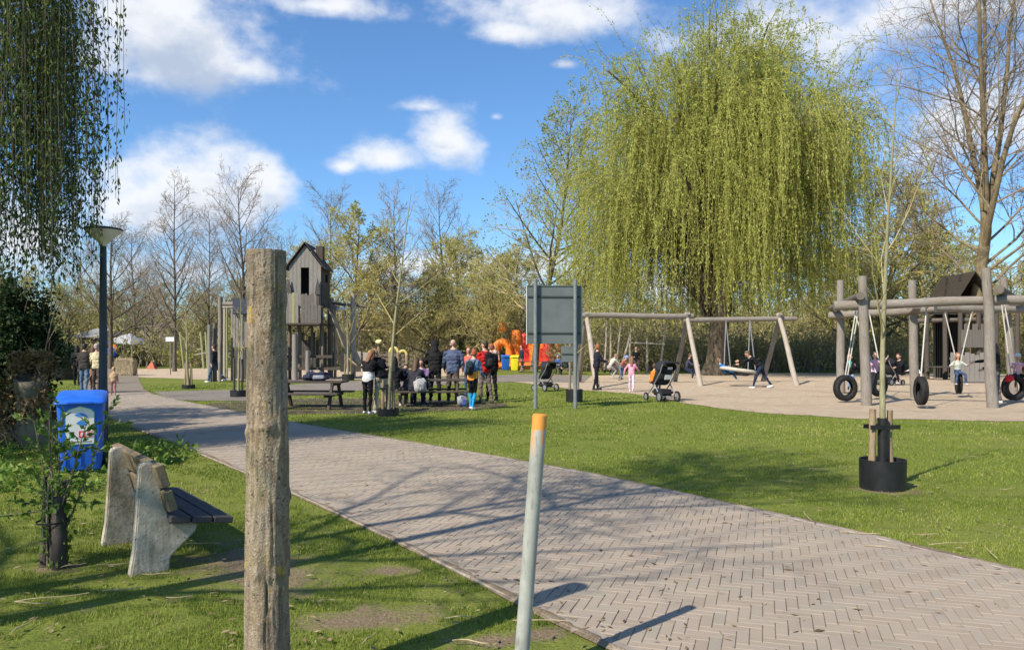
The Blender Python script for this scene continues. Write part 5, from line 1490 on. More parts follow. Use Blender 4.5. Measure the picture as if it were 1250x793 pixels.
    plank('beam', root, (-1.1, -1.4, 1.15), (1.5, -1.4, 1.15), .12, .14, M_WOOD_D, up=(0, 0, 1)); plank('beam', root, (-1.1, -1.4, .55), (1.9, -1.4, .55), .12, .14, M_WOOD_D)
    # slide running down to the right
    V = []; F = []
    pts = [(.95, .0, 3.6), (1.25, -.15, 3.15), (1.6, -.3, 2.4), (1.95, -.45, 1.55), (2.3, -.6, .85), (2.7, -.75, .55)]
    for x, y, z in pts: V += [(x - .1, y - .42, z + .22), (x, y - .36, z), (x + .02, y + .36, z), (x - .08, y + .42, z + .22)]
    for i in range(len(pts) - 1):
        for k in range(3): F.append((i * 4 + k, i * 4 + k + 1, (i + 1) * 4 + k + 1, (i + 1) * 4 + k))
    sl_ = MB().add(V, F).build('slide', pmat('slide_tan', (.27, .21, .14), (.36, .29, .2), 3., .5), root, smooth=True, recalc=False)
    sm = sl_.modifiers.new('thick', 'SOLIDIFY'); sm.thickness = .04
    return root
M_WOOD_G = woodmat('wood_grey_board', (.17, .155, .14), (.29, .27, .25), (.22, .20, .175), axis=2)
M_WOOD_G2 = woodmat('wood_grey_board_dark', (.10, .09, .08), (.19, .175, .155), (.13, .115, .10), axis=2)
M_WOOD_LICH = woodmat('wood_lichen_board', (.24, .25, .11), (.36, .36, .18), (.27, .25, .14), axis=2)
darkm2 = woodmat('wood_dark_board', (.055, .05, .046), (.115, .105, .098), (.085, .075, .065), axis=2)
play_tower()

def climbing_frame():
    Y = 37.; o = Vector((wx(286, Y), Y, 0)); root = empty('climbing_frame', o, 0, 'timber climbing frame of tall poles and boards left of the wooden post', 'climbing frame')
    q = lambda px, py, y=Y: Vector((wx(px, y), y, wz(py, y))) - o
    for k, (px, pt, y, r, m) in enumerate(((269, 362, 38, .12, M_WOOD), (274.5, 366, 37.4, .08, M_WOOD_P), (256, 396, 36.5, .11, M_WOOD_G), (262, 394, 36.8, .11, M_WOOD_G2), (284, 374, 37.5, .09, M_WOOD), (300, 372, 37.5, .09, M_WOOD), (296, 384, 36.4, .08, M_WOOD_G))):
        a = q(px, pt, y); log('pole', root, (a.x, a.y, -.05), a, r, r * .85, m, 10, 6, .06, seed=k + 100)
    log('beam', root, q(272, 371), q(306, 370), .10, .09, M_WOOD, 10, 6, .05, seed=111); log('beam', root, q(272, 375), q(306, 374), .06, .06, M_WOOD_P, 10, 6, .05, seed=112)
    for k in range(6): plank('board', root, q(286 + k * 3.6, 383 + (k % 3)), q(286 + k * 3.6, 424), .12, .03, M_WOOD_G, up=(0, 1, 0))
    MB().box(q(298, 374), (.9, .6, .75)).build('dark_panel', pmat('slate_blue_panel', (.03, .04, .06), (.05, .06, .085)), root, bevel=.02)
    for k in range(4): plank('lower_board', root, q(289 + k * 4.4, 426), q(289 + k * 4.4, 462), .15, .03, darkm2, up=(0, 1, 0))
    for k, px in enumerate((225, 249, 254)): 
        log('leaning_pole', root, q(px, 450, 40), q(px - 5 + k, 405, 40), .07, .06, M_WOOD_LICH, 8, 5, .05, seed=120 + k)
    plank('plank', root, q(238, 433, 39), q(254, 430, 39), .2, .05, M_WOOD_P); plank('plank', root, q(254, 428, 38.5), q(292, 429, 38.5), .2, .06, M_WOOD_D2)
    log('hand_pole', root, q(277, 462, 36), q(277, 376, 36), .05, .045, M_WOOD_LICH, 8, 5, .05, seed=130)
    log('short_post', root, q(268, 466, 35.6), q(268, 441, 35.6), .07, .065, M_WOOD, 8, 5, .05, seed=131)
climbing_frame()
def rope_bridge():
    Y = 41.; o = Vector((wx(425, Y), Y, 0)); root = empty('rope_bridge', o, 0, 'pole-and-rope crossing between tall posts right of the play tower', 'rope bridge')
    q = lambda px, py, y=Y: Vector((wx(px, y), y, wz(py, y))) - o
    for k, (px, pt, r) in enumerate(((404, 365, .12), (431, 358, .14), (409, 372, .08))): a = q(px, pt); log('post', root, (a.x, a.y, -.05), a, r, r * .9, M_WOOD_P if k else M_WOOD, 10, 6, .05, seed=140 + k)
    log('beam', root, q(405, 370), q(447, 374), .09, .07, M_WOOD_D2, 10, 6, .06, seed=150); log('beam', root, q(404, 374), q(420, 378), .09, .08, M_WOOD, 10, 5, .05, seed=151)
    MB().lathe([(.02, -.1), (.3, -.06), (.33, 0), (.25, .06), (.02, .08)], 16).build('lamp_disc', M_WHITE, root, smooth=True, loc=q(417, 377))
    b = MB()
    for px, py in ((412, 440), (420, 446), (428, 447), (437, 444)): b.tube([q(px, 374), q(px + 1, py)], .02, 5)
    b.build('rope', M_ROPE, root)
rope_bridge()

def play_flowers():
    root_lab = ['carved wooden play post with yellow arched top, left of four', 'carved wooden play post with yellow disc, second of four', 'carved wooden play post with yellow arch beside the young tree', 'carved wooden play post with yellow top nearest the group']
    for k, (px, pt, Y, kind) in enumerate(((454, 424, 52, 0), (466, 414, 54, 1), (480, 420, 50, 0), (491, 424, 53, 0))):
        r = empty('play_post', (wx(px, Y), Y, 0), 0, root_lab[k], 'play post', 'carved play posts'); z = wz(pt, Y)
        log('post', r, (-.22, 0, -.05), (-.22, 0, z - .5), .10, .09, M_WOOD_R, 8, 5, .05, seed=200 + k)
        if kind == 0:
            log('post', r, (.30, 0, -.05), (.30, 0, z - .5), .10, .09, M_WOOD_R, 8, 5, .05, seed=210 + k)
            MB().tube([(.04 + .26 * math.cos(a), 0, z - .5 + .28 * math.sin(a)) for a in np.linspace(0, math.pi, 12)], .09, 8).build('arch', pmat('yellow_carving', (.50, .40, .10), (.62, .52, .2), 5.), r, smooth=True)
        else: MB().lathe([(.02, -.08), (.19, -.06), (.22, 0), (.19, .06), (.02, .08)], 18).build('disc', pmat('yellow_disc', (.62, .54, .24), (.7, .63, .35)), r, smooth=True, loc=(-.22, 0, z - .15), rot=(.5, 0, 0))
        for j in range(3): plank('rail', r, (-.6, .1, .5 + j * .3), (.7, .1, .5 + j * .3), .06, .14, M_WOOD_D2)
play_flowers()

def bouncy():
    Y = 58.; o = Vector((wx(640, Y), Y, 0)); root = empty('bouncy_castle', o, 0, 'orange and red inflatable castle with an arched entrance behind the signboard', 'bouncy castle')
    mo = pmat('inflatable_orange', (.72, .17, .02), (.80, .23, .03), 2., .5, .1, spec=.4); mr_ = pmat('inflatable_red', (.52, .03, .02), (.6, .05, .03), 2., .5, .1, spec=.4)
    q = lambda px, py: Vector((wx(px, Y), 0, wz(py, Y))) - Vector((o.x, 0, 0))
    A = q(605, 424); B = q(622, 424)
    cx = (A.x + B.x) / 2; w = abs(B.x - A.x) / 2
    MB().tube([(A.x, 0, 0), (A.x, 0, 1.4)] + [(cx + w * math.cos(a), 0, 1.4 + w * 1.15 * math.sin(a)) for a in np.linspace(math.pi, 0, 14)] + [(B.x, 0, 1.4), (B.x, 0, 0)], .30, 12).build('entrance_arch', mo, root, smooth=True)
    MB().lathe([(.02, 0), (.33, .15), (.38, .4), (.22, .75), (.04, .85)], 14).build('arch_knob', mo, root, smooth=True, loc=(cx, 0, 2.65))
    for k, (px, pt, m) in enumerate(((630, 402, mo), (640, 406, mr_), (652, 408, mo), (661, 410, mo), (670, 411, mr_), (678, 413, mo))):
        t = q(px, pt); MB().lathe([(.44, 0), (.50, .4), (.46, 1.0), (.50, 1.4), (.44, t.z - .4), (.3, t.z - .1), (.05, t.z)], 14).build('column', m, root, smooth=True, loc=(t.x, .5 + .3 * (k % 2), 0))
    MB().box(((q(652, 424).x), 1.2, .9), (3.6, 2.0, 1.8)).build('back_wall', mr_, root, bevel=.25, segs=3, smooth=True)
    MB().box(((q(640, 424).x), .0, .25), (4.6, 2.2, .5)).build('base', mo, root, bevel=.2, segs=3, smooth=True)
bouncy()
wheelie_bin((wx(617, 55), 55, 0), .1, (.012, .10, .42), 'small blue bin beside the yellow bin before the inflatable', sticker=False)
wheelie_bin((wx(628.5, 54), 54, 0), -.1, (.62, .55, .02), 'yellow bin beside the far blue bin', sticker=False)

def far_bench_table(px, Y, label, w=1.8):
    picnic_table((wx(px, Y), Y, 0), 0., w, label)
far_bench_table(650, 50, 'picnic table in front of the orange inflatable'); far_bench_table(690, 47, 'picnic table seen behind the signboard posts'); far_bench_table(738, 46, 'picnic table behind the woman in dark clothes')

def far_swing():
    Y = 47.; o = Vector((wx(790, Y), Y, 0)); root = empty('swing_frame', o, 0, 'far thin-poled rope frame behind the girl in pink', 'swing frame')
    q = lambda px, py: Vector((wx(px, Y), 0, wz(py, Y))) - Vector((o.x, 0, 0))
    for k, (p0, y0, p1, y1) in enumerate(((768, 440, 770, 398), (790, 437, 790, 412), (806, 436, 812, 395), (757, 440, 771, 402), (745, 430, 746, 395), (752, 430, 758, 395), (738, 440, 741, 392))):
        log('pole', root, q(p0, 455), q(p1, y1), .07, .055, M_WOOD_P, 8, 5, .05, seed=300 + k)
    log('rail', root, q(768, 418), q(812, 420), .04, .04, M_ROPE, 6, 4, .05, seed=310)
far_swing()

def hut():
    Y = 40.; o = Vector((wx(1165, Y), Y, 0)); root = empty('play_hut', o, 0, 'dark timber play hut with steep roof behind the tyre frame', 'hut')
    q = lambda px, py, dy=0: Vector((wx(px, Y), dy, wz(py, Y))) - Vector((o.x, 0, 0))
    mr_ = woodmat('hut_roof', (.030, .025, .02), (.065, .053, .042), (.05, .047, .034), axis=1)
    apx = q(1174, 334); e0 = q(1150, 372); e1 = q(1200, 372)
    for sx, e in ((-1, e0), (1, e1)):
        d = e - apx; n = 8
        for k in range(n):
            a = apx + d * (k / n); b = apx + d * ((k + 1.1) / n); m = (a + b) / 2 + Vector((0, 0, .012 * (k % 2)))
            plank('roof_board', root, m + Vector((0, -1.2, 0)), m + Vector((0, 1.8, 0)), (b - a).length, .04, mr_, up=(sx * abs(d.z), 0, abs(d.x)))
    for k in range(14):
        x = e0.x + .3 + k * (e1.x - e0.x - .6) / 13; zt = apx.z - .2 - abs(x - apx.x) / (e1.x - apx.x) * (apx.z - e0.z)
        plank('wall_board', root, (x, 1.2, -.0), (x, 1.2, zt), .2, .03, darkm2, up=(0, 1, 0))
    for k, px in enumerate((1120, 1142, 1160, 1182, 1203, 1228)): log('post', root, (q(px, 424).x, -.9, -.05), (q(px, 424).x, -.9, wz(376, Y)), .12, .11, M_WOOD_D, 10, 5, .05, seed=320 + k)
    log('beam', root, q(1112, 376, -.9), q(1240, 374, -.9), .12, .12, M_WOOD_D, 10, 6, .05, seed=330); log('beam', root, q(1112, 392, -.6), q(1200, 390, -.6), .12, .12, M_WOOD_D2, 10, 6, .05, seed=331)
    for k in range(9):
        plank('shed_roof_board', root, q(1114 + k * 7, 384, -.8), q(1116 + k * 7, 372, 1.5), .30, .04, M_WOOD_D)
    for k in range(8): plank('parapet_board', root, q(1160 + k * 3.3, 424, -1.1), q(1160 + k * 3.3, 396 + (0 if k % 3 else 7), -1.1), .13, .03, M_WOOD_G2, up=(0, 1, 0))
    fe = empty('plank_fence', (o.x, Y - 5, 0), 0, 'low fence of upright grey boards before the play hut', 'fence')
    for k in range(7):
        x = wx(1163 + k * 6.0, 35.) - o.x
        plank('fence_board', fe, (x, 0, .05), (x, .02 * (k % 2), 1.38 - .06 * ((k * 7) % 3)), .20, .035, M_WOOD_G, up=(0, 1, 0))
    for z in (.4, 1.1): plank('rail', fe, (wx(1160, 35) - o.x, .05, z), (wx(1202, 35) - o.x, .05, z), .05, .10, M_WOOD_D2, up=(0, 0, 1))
    for k in range(5): plank('deck_board', root, q(1112, 424, -2.2 + k * .22) * 1. + Vector((0, 0, -.95)), q(1165, 424, -2.2 + k * .22) + Vector((0, 0, -.95)), .2, .05, M_WOOD_D)
hut()

# ------------------------------------------------------------------ far left: huts, awning, planter, straw screen
def far_hut(px0, px1, ztop, zeave, Y, label, roofm, wallm):
    xa, xb = wx(px0, Y), wx(px1, Y); o = Vector(((xa + xb) / 2, Y, 0)); w = (xb - xa) / 2
    root = empty('hut', o, 0, label, 'building')
    zt, ze = wz(ztop, Y), wz(zeave, Y)
    MB().box((0, 2, ze / 2), (2 * w - .6, 4, ze)).build('wall', wallm, root)
    MB().prism([(-w, -.5, ze), (w, -.5, ze), (w * .55, 2, zt), (-w * .55, 2, zt)], (0, 0, .12)).prism([(-w, 4.5, ze), (w, 4.5, ze), (w * .55, 2, zt), (-w * .55, 2, zt)], (0, 0, .12)).prism([(-w, -.5, ze), (-w, 4.5, ze), (-w * .55, 2, zt)], (0, 0, .12)).prism([(w, -.5, ze), (w, 4.5, ze), (w * .55, 2, zt)], (0, 0, .12)).build('roof', roofm, root)
    for k in range(3):
        x = -w * .6 + k * w * .6
        f = MB().box((x, -.02, ze * .55), (w * .3, .06, ze * .45)).build('window', pmat('hut_frame', (.35, .33, .3)), root)
        MB().box((x, -.06, ze * .55), (w * .24, .03, ze * .37)).build('pane', pmat('hut_glass', (.03, .035, .04), None, 3., .15, 0, spec=.6), f)
    return root
M_THATCH = pmat('thatch', (.085, .068, .055), (.15, .125, .10), 3., .95, .6, 25.)
M_HUTW = pmat('hut_wall', (.14, .115, .09), (.2, .17, .14), 2., .9)
far_hut(148, 218, 394, 420, 78, 'low brown-roofed building far behind the left lawn', M_THATCH, M_HUTW)
far_hut(92, 128, 402, 412, 66, 'small kiosk with pale grey roof behind the lamp post', pmat('pale_roof', (.22, .22, .23), (.29, .29, .30), 2.), M_HUTW)
def awning():
    Y = 64.; o = Vector((wx(147, Y), Y, 0)); root = empty('market_tent', o, 0, 'white tent with blue banner and orange pennant right of the lamp post', 'tent')
    q = lambda px, py, dy=0: Vector((wx(px, Y), dy, wz(py, Y))) - Vector((o.x, 0, 0))
    a, b, c = q(129, 418), q(168, 420), q(148, 406, 1.5)
    cv = MB().add([a + Vector((0, -1, 0)), b + Vector((0, -1, 0)), b + Vector((0, 3, 0)), a + Vector((0, 3, 0)), c], [(0, 1, 4), (1, 2, 4), (2, 3, 4), (3, 0, 4)]).build('canopy', pmat('tent_grey_white', (.36, .37, .39), (.46, .47, .49)), root)
    sm = cv.modifiers.new('t', 'SOLIDIFY'); sm.thickness = .04
    for p in (a, b):
        for dy in (-1, 3): MB().tube([(p.x, dy, 0), (p.x, dy, p.z)], .05, 8).build('leg', M_STEEL, root)
    MB().box(q(138, 417.5, -1.15), (.85, .05, .4)).build('blue_banner', pmat('banner_blue', (.02, .05, .22)), root)
    MB().prism([q(144.5, 425.5, -1.6), q(156, 425.5, -1.6), q(149.5, 414, -1.6)], (0, -.06, 0)).build('orange_pennant', pmat('pennant_orange', (.75, .20, .02)), root)
    MB().box(q(149, 430, -1.7), (.75, .3, .75)).build('blue_box', pmat('box_blue', (.02, .08, .4)), root, bevel=.05)
awning()
def straw_screen():
    Y = 44.; root = empty('straw_screen', (wx(151, Y), Y, 0), 0, 'pale straw bale screen at the path end', 'straw screen'); rng = np.random.default_rng(2)
    MB().box((0, .35, .5), (1.0, .6, .98)).build('core', pmat('straw_core', (.30, .23, .13), (.40, .32, .2), 9., .95, .6, 50.), root, bevel=.08, segs=2)
    n = 900; p = np.stack([rng.uniform(-.53, .53, n), rng.uniform(-.02, .05, n), rng.uniform(.0, .5, n)], -1); d = np.stack([rng.normal(0, .06, n), rng.normal(0, .05, n), np.ones(n)], -1)
    A = grow_from(p, d, rng.uniform(.3, .6, n), np.full(n, .010), 2, 0, .03, rng, .6); V, F = tubes([A], [3])
    obj('straws', mesh_from('straws', V, [F], pmat('straw', (.38, .30, .18), (.50, .41, .26), 20., .9, 0)), root)
straw_screen()
def planter():
    Y = 38.5; root = empty('planter', (wx(79, Y), Y, 0), 0, 'big black round planter with a clipped shrub beside the walkers', 'planter')
    MB().lathe([(.52, -.01), (.62, .5), (.74, 1.02), (.78, 1.05), (.72, 1.05), (.70, .98), (.01, .97)], 26).build('pot', M_BLACK, root, smooth=True)
    b = leaf_bush('shrub', 'dark clipped shrub growing in the black planter', (wx(79, Y), Y, .95), .72, .7, .85, 3800, .10, M_LEAF_DRK, 12, 12)
planter()
def low_hedges():
    for k, (p0, p1, Y, h, lab, m) in enumerate(((155, 245, 66, 1.3, 'low trimmed hedge before the brown-roofed building', M_LEAF_YEL), (20, 75, 60, 3.2, 'tall pale hedge beyond the planter at the left', M_LEAF_YEL), (560, 640, 64, 1.8, 'low dark hedge behind the inflatable', M_LEAF_MID))):
        x0, x1 = wx(p0, Y), wx(p1, Y); n = int((x1 - x0) * h * 420); rng = np.random.default_rng(k + 60)
        root = empty('hedge', ((x0 + x1) / 2, Y, 0), 0, lab, 'hedge')
        p = np.stack([rng.uniform(x0, x1, n) - (x0 + x1) / 2, rng.uniform(-.6, .6, n), h * rng.random(n) ** .7 * (.85 + .3 * vnoise(rng.uniform(x0, x1, n) * 0 + np.linspace(0, 1, n), np.zeros(n)))], -1)
        LV, LF = leaves(p, rng.normal(0, 1, p.shape), .16, .55, rng); obj('leaves', mesh_from('leaves', LV, [LF], m, attr=np.repeat(rng.random(len(LF)), 4)), root)
        s = np.stack([rng.uniform(x0, x1, 60) - (x0 + x1) / 2, rng.uniform(-.4, .4, 60), np.zeros(60)], -1); A = grow_from(s, np.tile([[0, 0, 1.]], (60, 1)), np.full(60, h * .8), np.full(60, .04), 4, 0, .2, rng, .4)
        V, F = tubes([A], [4]); obj('stems', mesh_from('stems', V, [F], M_TWIG_B), root)
low_hedges()
def small_signs():
    for px, py, Y, w, h, lab in ((208, 414, 46, .50, .26, 'small pale notice on a post before the brown-roofed building'),):
        r = empty('notice', (wx(px, Y), Y, 0), 0, lab, 'sign'); MB().tube([(0, 0, 0), (0, 0, wz(py, Y))], .04, 8).build('post', M_WOOD, r); MB().box((0, -.06, wz(py, Y)), (w, .03, h)).build('board', M_WHITE, r, bevel=.01)
    r = empty('play_tent', (wx(185.5, 58), 58, 0), 0, 'small red-orange pop-up tent before the low hedge', 'tent')
    MB().add([(-.34, -.3, 0), (.34, -.3, 0), (.34, .3, 0), (-.34, .3, 0), (0, 0, .62)], [(0, 1, 4), (1, 2, 4), (2, 3, 4), (3, 0, 4)]).build('canopy', pmat('tent_red', (.35, .10, .06)), r)
small_signs()

# pushchairs
def stroller(loc, rz, label, hood=(.016, .016, .02), labels=False):
    root = empty('pushchair', loc, rz, label, 'pushchair', 'pushchairs')     # local: pushes towards +y, handle at -y
    hm = pmat('hood_%d' % int(hood[2] * 999), hood, tuple(c * 1.6 for c in hood), 10., .85, .3, 60.)
    fr = MB()
    for sx in (-.24, .24):
        fr.tube([(sx, -.42, 1.02), (sx, -.30, .80), (sx, .05, .42), (sx, .38, .14)], .016, 8); fr.tube([(sx, .0, .46), (sx, -.30, .14)], .015, 8); fr.tube([(sx, -.30, .14), (sx, .38, .14)], .010, 6)
    fr.tube([(-.24, -.30, .14), (.24, -.30, .14)], .012, 6)
    fr.build('frame', pmat('alu_frame', (.32, .33, .34), (.42, .43, .44), 9., .4, 0, metal=.5), root, smooth=True)
    MB().tube([(-.24, -.42, 1.02), (-.22, -.45, 1.05), (.22, -.45, 1.05), (.24, -.42, 1.02)], .022, 8).build('handle', M_BLACK, root, smooth=True)
    for sx in (-.27, .27):
        for y, r in ((-.30, .145), (.38, .115)):
            w = MB().lathe([(r * .70, -.022), (r * .97, -.020), (r, -.008), (r, .008), (r * .97, .020), (r * .70, .022)], 22, closed=True).build('wheel', M_RUBBER, root, smooth=True, loc=(sx, y, r), rot=(0, math.pi / 2, 0))
            MB().lathe([(.01, -.018), (.03, -.018), (r * .70, -.012), (r * .72, .012), (.03, .018), (.01, .018)], 10).build('rim', M_CHAIN, w)
    # seat shell: a scoop, back towards -y
    V = []; F = []; n = 10
    for z, y0, y1, w in ((.44, -.05, .30, .19), (.52, -.14, .30, .22), (.72, -.22, .12, .22), (.95, -.30, .04, .21)):
        for k in range(n + 1):
            a = math.pi * k / n; V.append((w * math.cos(a), y0 + (y1 - y0) * (1 - math.sin(a)) * .6, z))
    for i in range(3):
        for k in range(n): F.append((i * (n + 1) + k, i * (n + 1) + k + 1, (i + 1) * (n + 1) + k + 1, (i + 1) * (n + 1) + k))
    F.append(tuple(range(n + 1)))
    s = MB().add(V, F).build('seat', hm, root, smooth=True, recalc=False); sm = s.modifiers.new('t', 'SOLIDIFY'); sm.thickness = .025
    # hood: quarter shell of four bows
    V = []; F = []; nb, n = 6, 12
    for i in range(nb + 1):
        a = math.radians(-25 + 125 * i / nb)
        for k in range(n + 1):
            t = math.pi * k / n; rr = .30
            V.append((.225 * math.cos(t), -.20 - math.cos(a) * rr * math.sin(t) * .55 + math.sin(a) * .30 * (math.sin(t)) ** .5, .82 + math.sin(t) * (.27 * math.cos(a * .55 - .4))))
    for i in range(nb):
        for k in range(n): F.append((i * (n + 1) + k, i * (n + 1) + k + 1, (i + 1) * (n + 1) + k + 1, (i + 1) * (n + 1) + k))
    h = MB().add(V, F).build('hood', hm, root, smooth=True, recalc=False); sm = h.modifiers.new('t', 'SOLIDIFY'); sm.thickness = .02
    MB().box((0, -.02, .25), (.40, .50, .17)).build('basket', hm, root, bevel=.05, segs=2, smooth=True)
    if labels:
        rot = Matrix.Rotation(.34, 3, 'X')
        MB().box((.02, -.27, .66), (.21, .012, .13), rot).build('back_label', M_WHITE, s); MB().box((.05, -.31, .90), (.15, .012, .07), rot).build('back_label', pmat('label_silver', (.45, .46, .48)), s)
    return root
stroller((wx(666, 28.6), 28.6, 0), math.radians(35), 'black pushchair standing behind the signboard posts')
stroller((wx(810, 23.0), 23.2, 0), math.radians(20), 'dark pushchair with white label on its back at the sand edge', labels=True).scale = (1.12, 1.12, 1.1)
stroller((wx(1086, 33), 33., 0), math.radians(-60), 'black pushchair beside the seated figure under the tyre frame').scale = (1.15, 1.15, 1.05)

# ------------------------------------------------------------------ people
def ecap(p0, p1, a, b, mat, side=None, caps=True):
    """tapered capsule with elliptical ends a=(rx,ry), b=(rx,ry); side = direction of rx"""
    return (Vector(p0), Vector(p1), a if isinstance(a, tuple) else (a, a), b if isinstance(b, tuple) else (b, b), mat, Vector(side) if side is not None else None)
def ecap_mesh(c, n=12):
    p0, p1, a, b, m, side = c
    T = p1 - p0; L = T.length
    if L < 1e-5: T = Vector((0, 0, 1))
    T.normalize()
    S = side if side is not None else Vector((1, 0, 0))
    S = S - T * S.dot(T)
    if S.length < .05: S = Vector((0, 1, 0)) - T * T.y
    S.normalize(); W = T.cross(S)
    V = []; F = []
    rows = []
    ra, rb = (a[0] + a[1]) / 2, (b[0] + b[1]) / 2
    for ph in (75, 45, 15): rows.append((p0 - T * ra * math.sin(math.radians(ph)), a[0] * math.cos(math.radians(ph)), a[1] * math.cos(math.radians(ph))))
    for ph in (15, 45, 75): rows.append((p1 + T * rb * math.sin(math.radians(ph)), b[0] * math.cos(math.radians(ph)), b[1] * math.cos(math.radians(ph))))
    V.append(p0 - T * ra)
    for c_, rx, ry in rows:
        for k in range(n):
            t = 2 * math.pi * k / n; V.append(c_ + S * rx * math.cos(t) + W * ry * math.sin(t))
    V.append(p1 + T * rb)
    for k in range(n): F.append((0, 1 + (k + 1) % n, 1 + k))
    for i in range(len(rows) - 1):
        for k in range(n):
            k2 = (k + 1) % n; F.append((1 + i * n + k, 1 + i * n + k2, 1 + (i + 1) * n + k2, 1 + (i + 1) * n + k))
    e = len(V) - 1; o = 1 + (len(rows) - 1) * n
    for k in range(n): F.append((o + k, o + (k + 1) % n, e))
    return V, F
_rem = None
def fuse(name, caps, mats, voxel, smooth_it=3, wrinkle=0.):
    """melt capsules into one continuous skin and colour each face by the capsule it grew from"""
    mb = MB()
    for c in caps: mb.add(*ecap_mesh(c))
    me = bpy.data.meshes.new('tmp'); me.from_pydata([tuple(v) for v in mb.V], [], mb.F); me.update()
    o = bpy.data.objects.new('tmp', me); link(o)
    r = o.modifiers.new('r', 'REMESH'); r.mode = 'VOXEL'; r.voxel_size = voxel; r.use_smooth_shade = True
    s = o.modifiers.new('s', 'SMOOTH'); s.factor = .5; s.iterations = smooth_it
    dg = bpy.context.evaluated_depsgraph_get()
    out = bpy.data.meshes.new_from_object(o.evaluated_get(dg)); out.name = name
    bpy.data.objects.remove(o); bpy.data.meshes.remove(me)
    n = len(out.polygons)
    C = np.zeros(n * 3, np.float32); out.polygons.foreach_get('center', C); C = C.reshape(-1, 3)
    best = np.full(n, 1e9); mi = np.zeros(n, np.int32)
    for p0, p1, a, b, m, side in caps:
        A = np.array(p0); D = np.array(p1) - A; L2 = max(D @ D, 1e-9)
        t = np.clip(((C - A) @ D) / L2, 0, 1); q = C - (A + t[:, None] * D)
        # elliptical distance along side
        if side is not None and abs(a[0] - a[1]) > .01:
            Tn = D / math.sqrt(L2); S = np.array(side) - Tn * (np.array(side) @ Tn); S /= np.linalg.norm(S) + 1e-9
            qs = q @ S; qr = np.linalg.norm(q - qs[:, None] * S, axis=1)
            rx = a[0] + (b[0] - a[0]) * t; ry = a[1] + (b[1] - a[1]) * t
            d = (np.sqrt((qs / rx) ** 2 + (qr / ry) ** 2) - 1) * np.minimum(rx, ry)
        else: d = np.linalg.norm(q, axis=1) - ((a[0] + a[1]) / 2 + ((b[0] + b[1]) / 2 - (a[0] + a[1]) / 2) * t)
        u = d < best; best[u] = d[u]; mi[u] = m
    out.materials.clear()
    for m in mats: out.materials.append(m)
    out.polygons.foreach_set('material_index', mi)
    if wrinkle > 0:                                     # folds in the cloth, none in the skin
        nv = len(out.vertices); co = np.zeros(nv * 3, np.float32); no = np.zeros(nv * 3, np.float32)
        out.vertices.foreach_get('co', co); out.vertices.foreach_get('normal', no); co = co.reshape(-1, 3); no = no.reshape(-1, 3)
        lv = np.zeros(len(out.loops), np.int32); out.loops.foreach_get('vertex_index', lv)
        lt = np.zeros(n, np.int32); out.polygons.foreach_get('loop_total', lt)
        vm_ = np.ones(nv); vm_[lv[np.repeat(mi == 0, lt)]] = 0
        w1 = vnoise(co[:, 0] * 9 + co[:, 2] * 6 + co[:, 1] * 5 + 50, co[:, 2] * 17 - co[:, 0] * 7 + co[:, 1] * 9 + 50, len(caps)); w2 = vnoise(co[:, 0] * 23 + co[:, 1] * 19 + 90, co[:, 2] * 30 + 90, 3)
        co = co + no * (vm_ * wrinkle * ((w1 - .5) * 2.2 + (w2 - .5) * .9))[:, None]
        out.vertices.foreach_set('co', co.astype(np.float32).ravel())
    out.polygons.foreach_set('use_smooth', np.ones(n, bool)); out.update()
    return out
def cloth(c):
    k = 'cloth_%d_%d_%d' % tuple(int(x * 255) for x in c)
    return pmat(k, tuple(x * .82 for x in c), tuple(min(1, x * 1.15) for x in c), 7., .9, .4, 35., spec=.15, bdist=.01)
SKIN = pmat('skin', (.47, .28, .20), (.55, .34, .25), 6., .55, .05)
def hairmat(c):
    return pmat('hair_%d_%d_%d' % tuple(int(x * 255) for x in c), tuple(x * .7 for x in c), c, 30., .6, .4, 60., stretch=(3, 3, .6))
EYE = pmat('eye_dark', (.02, .015, .012))
LIP = pmat('lip', (.38, .14, .12))
def D2(p, out=0.):
    """direction of a limb: p degrees forward of straight down, out degrees sideways"""
    p, o = math.radians(p), math.radians(out)
    return Vector((math.sin(o), math.sin(p) * math.cos(o), -math.cos(p) * math.cos(o)))
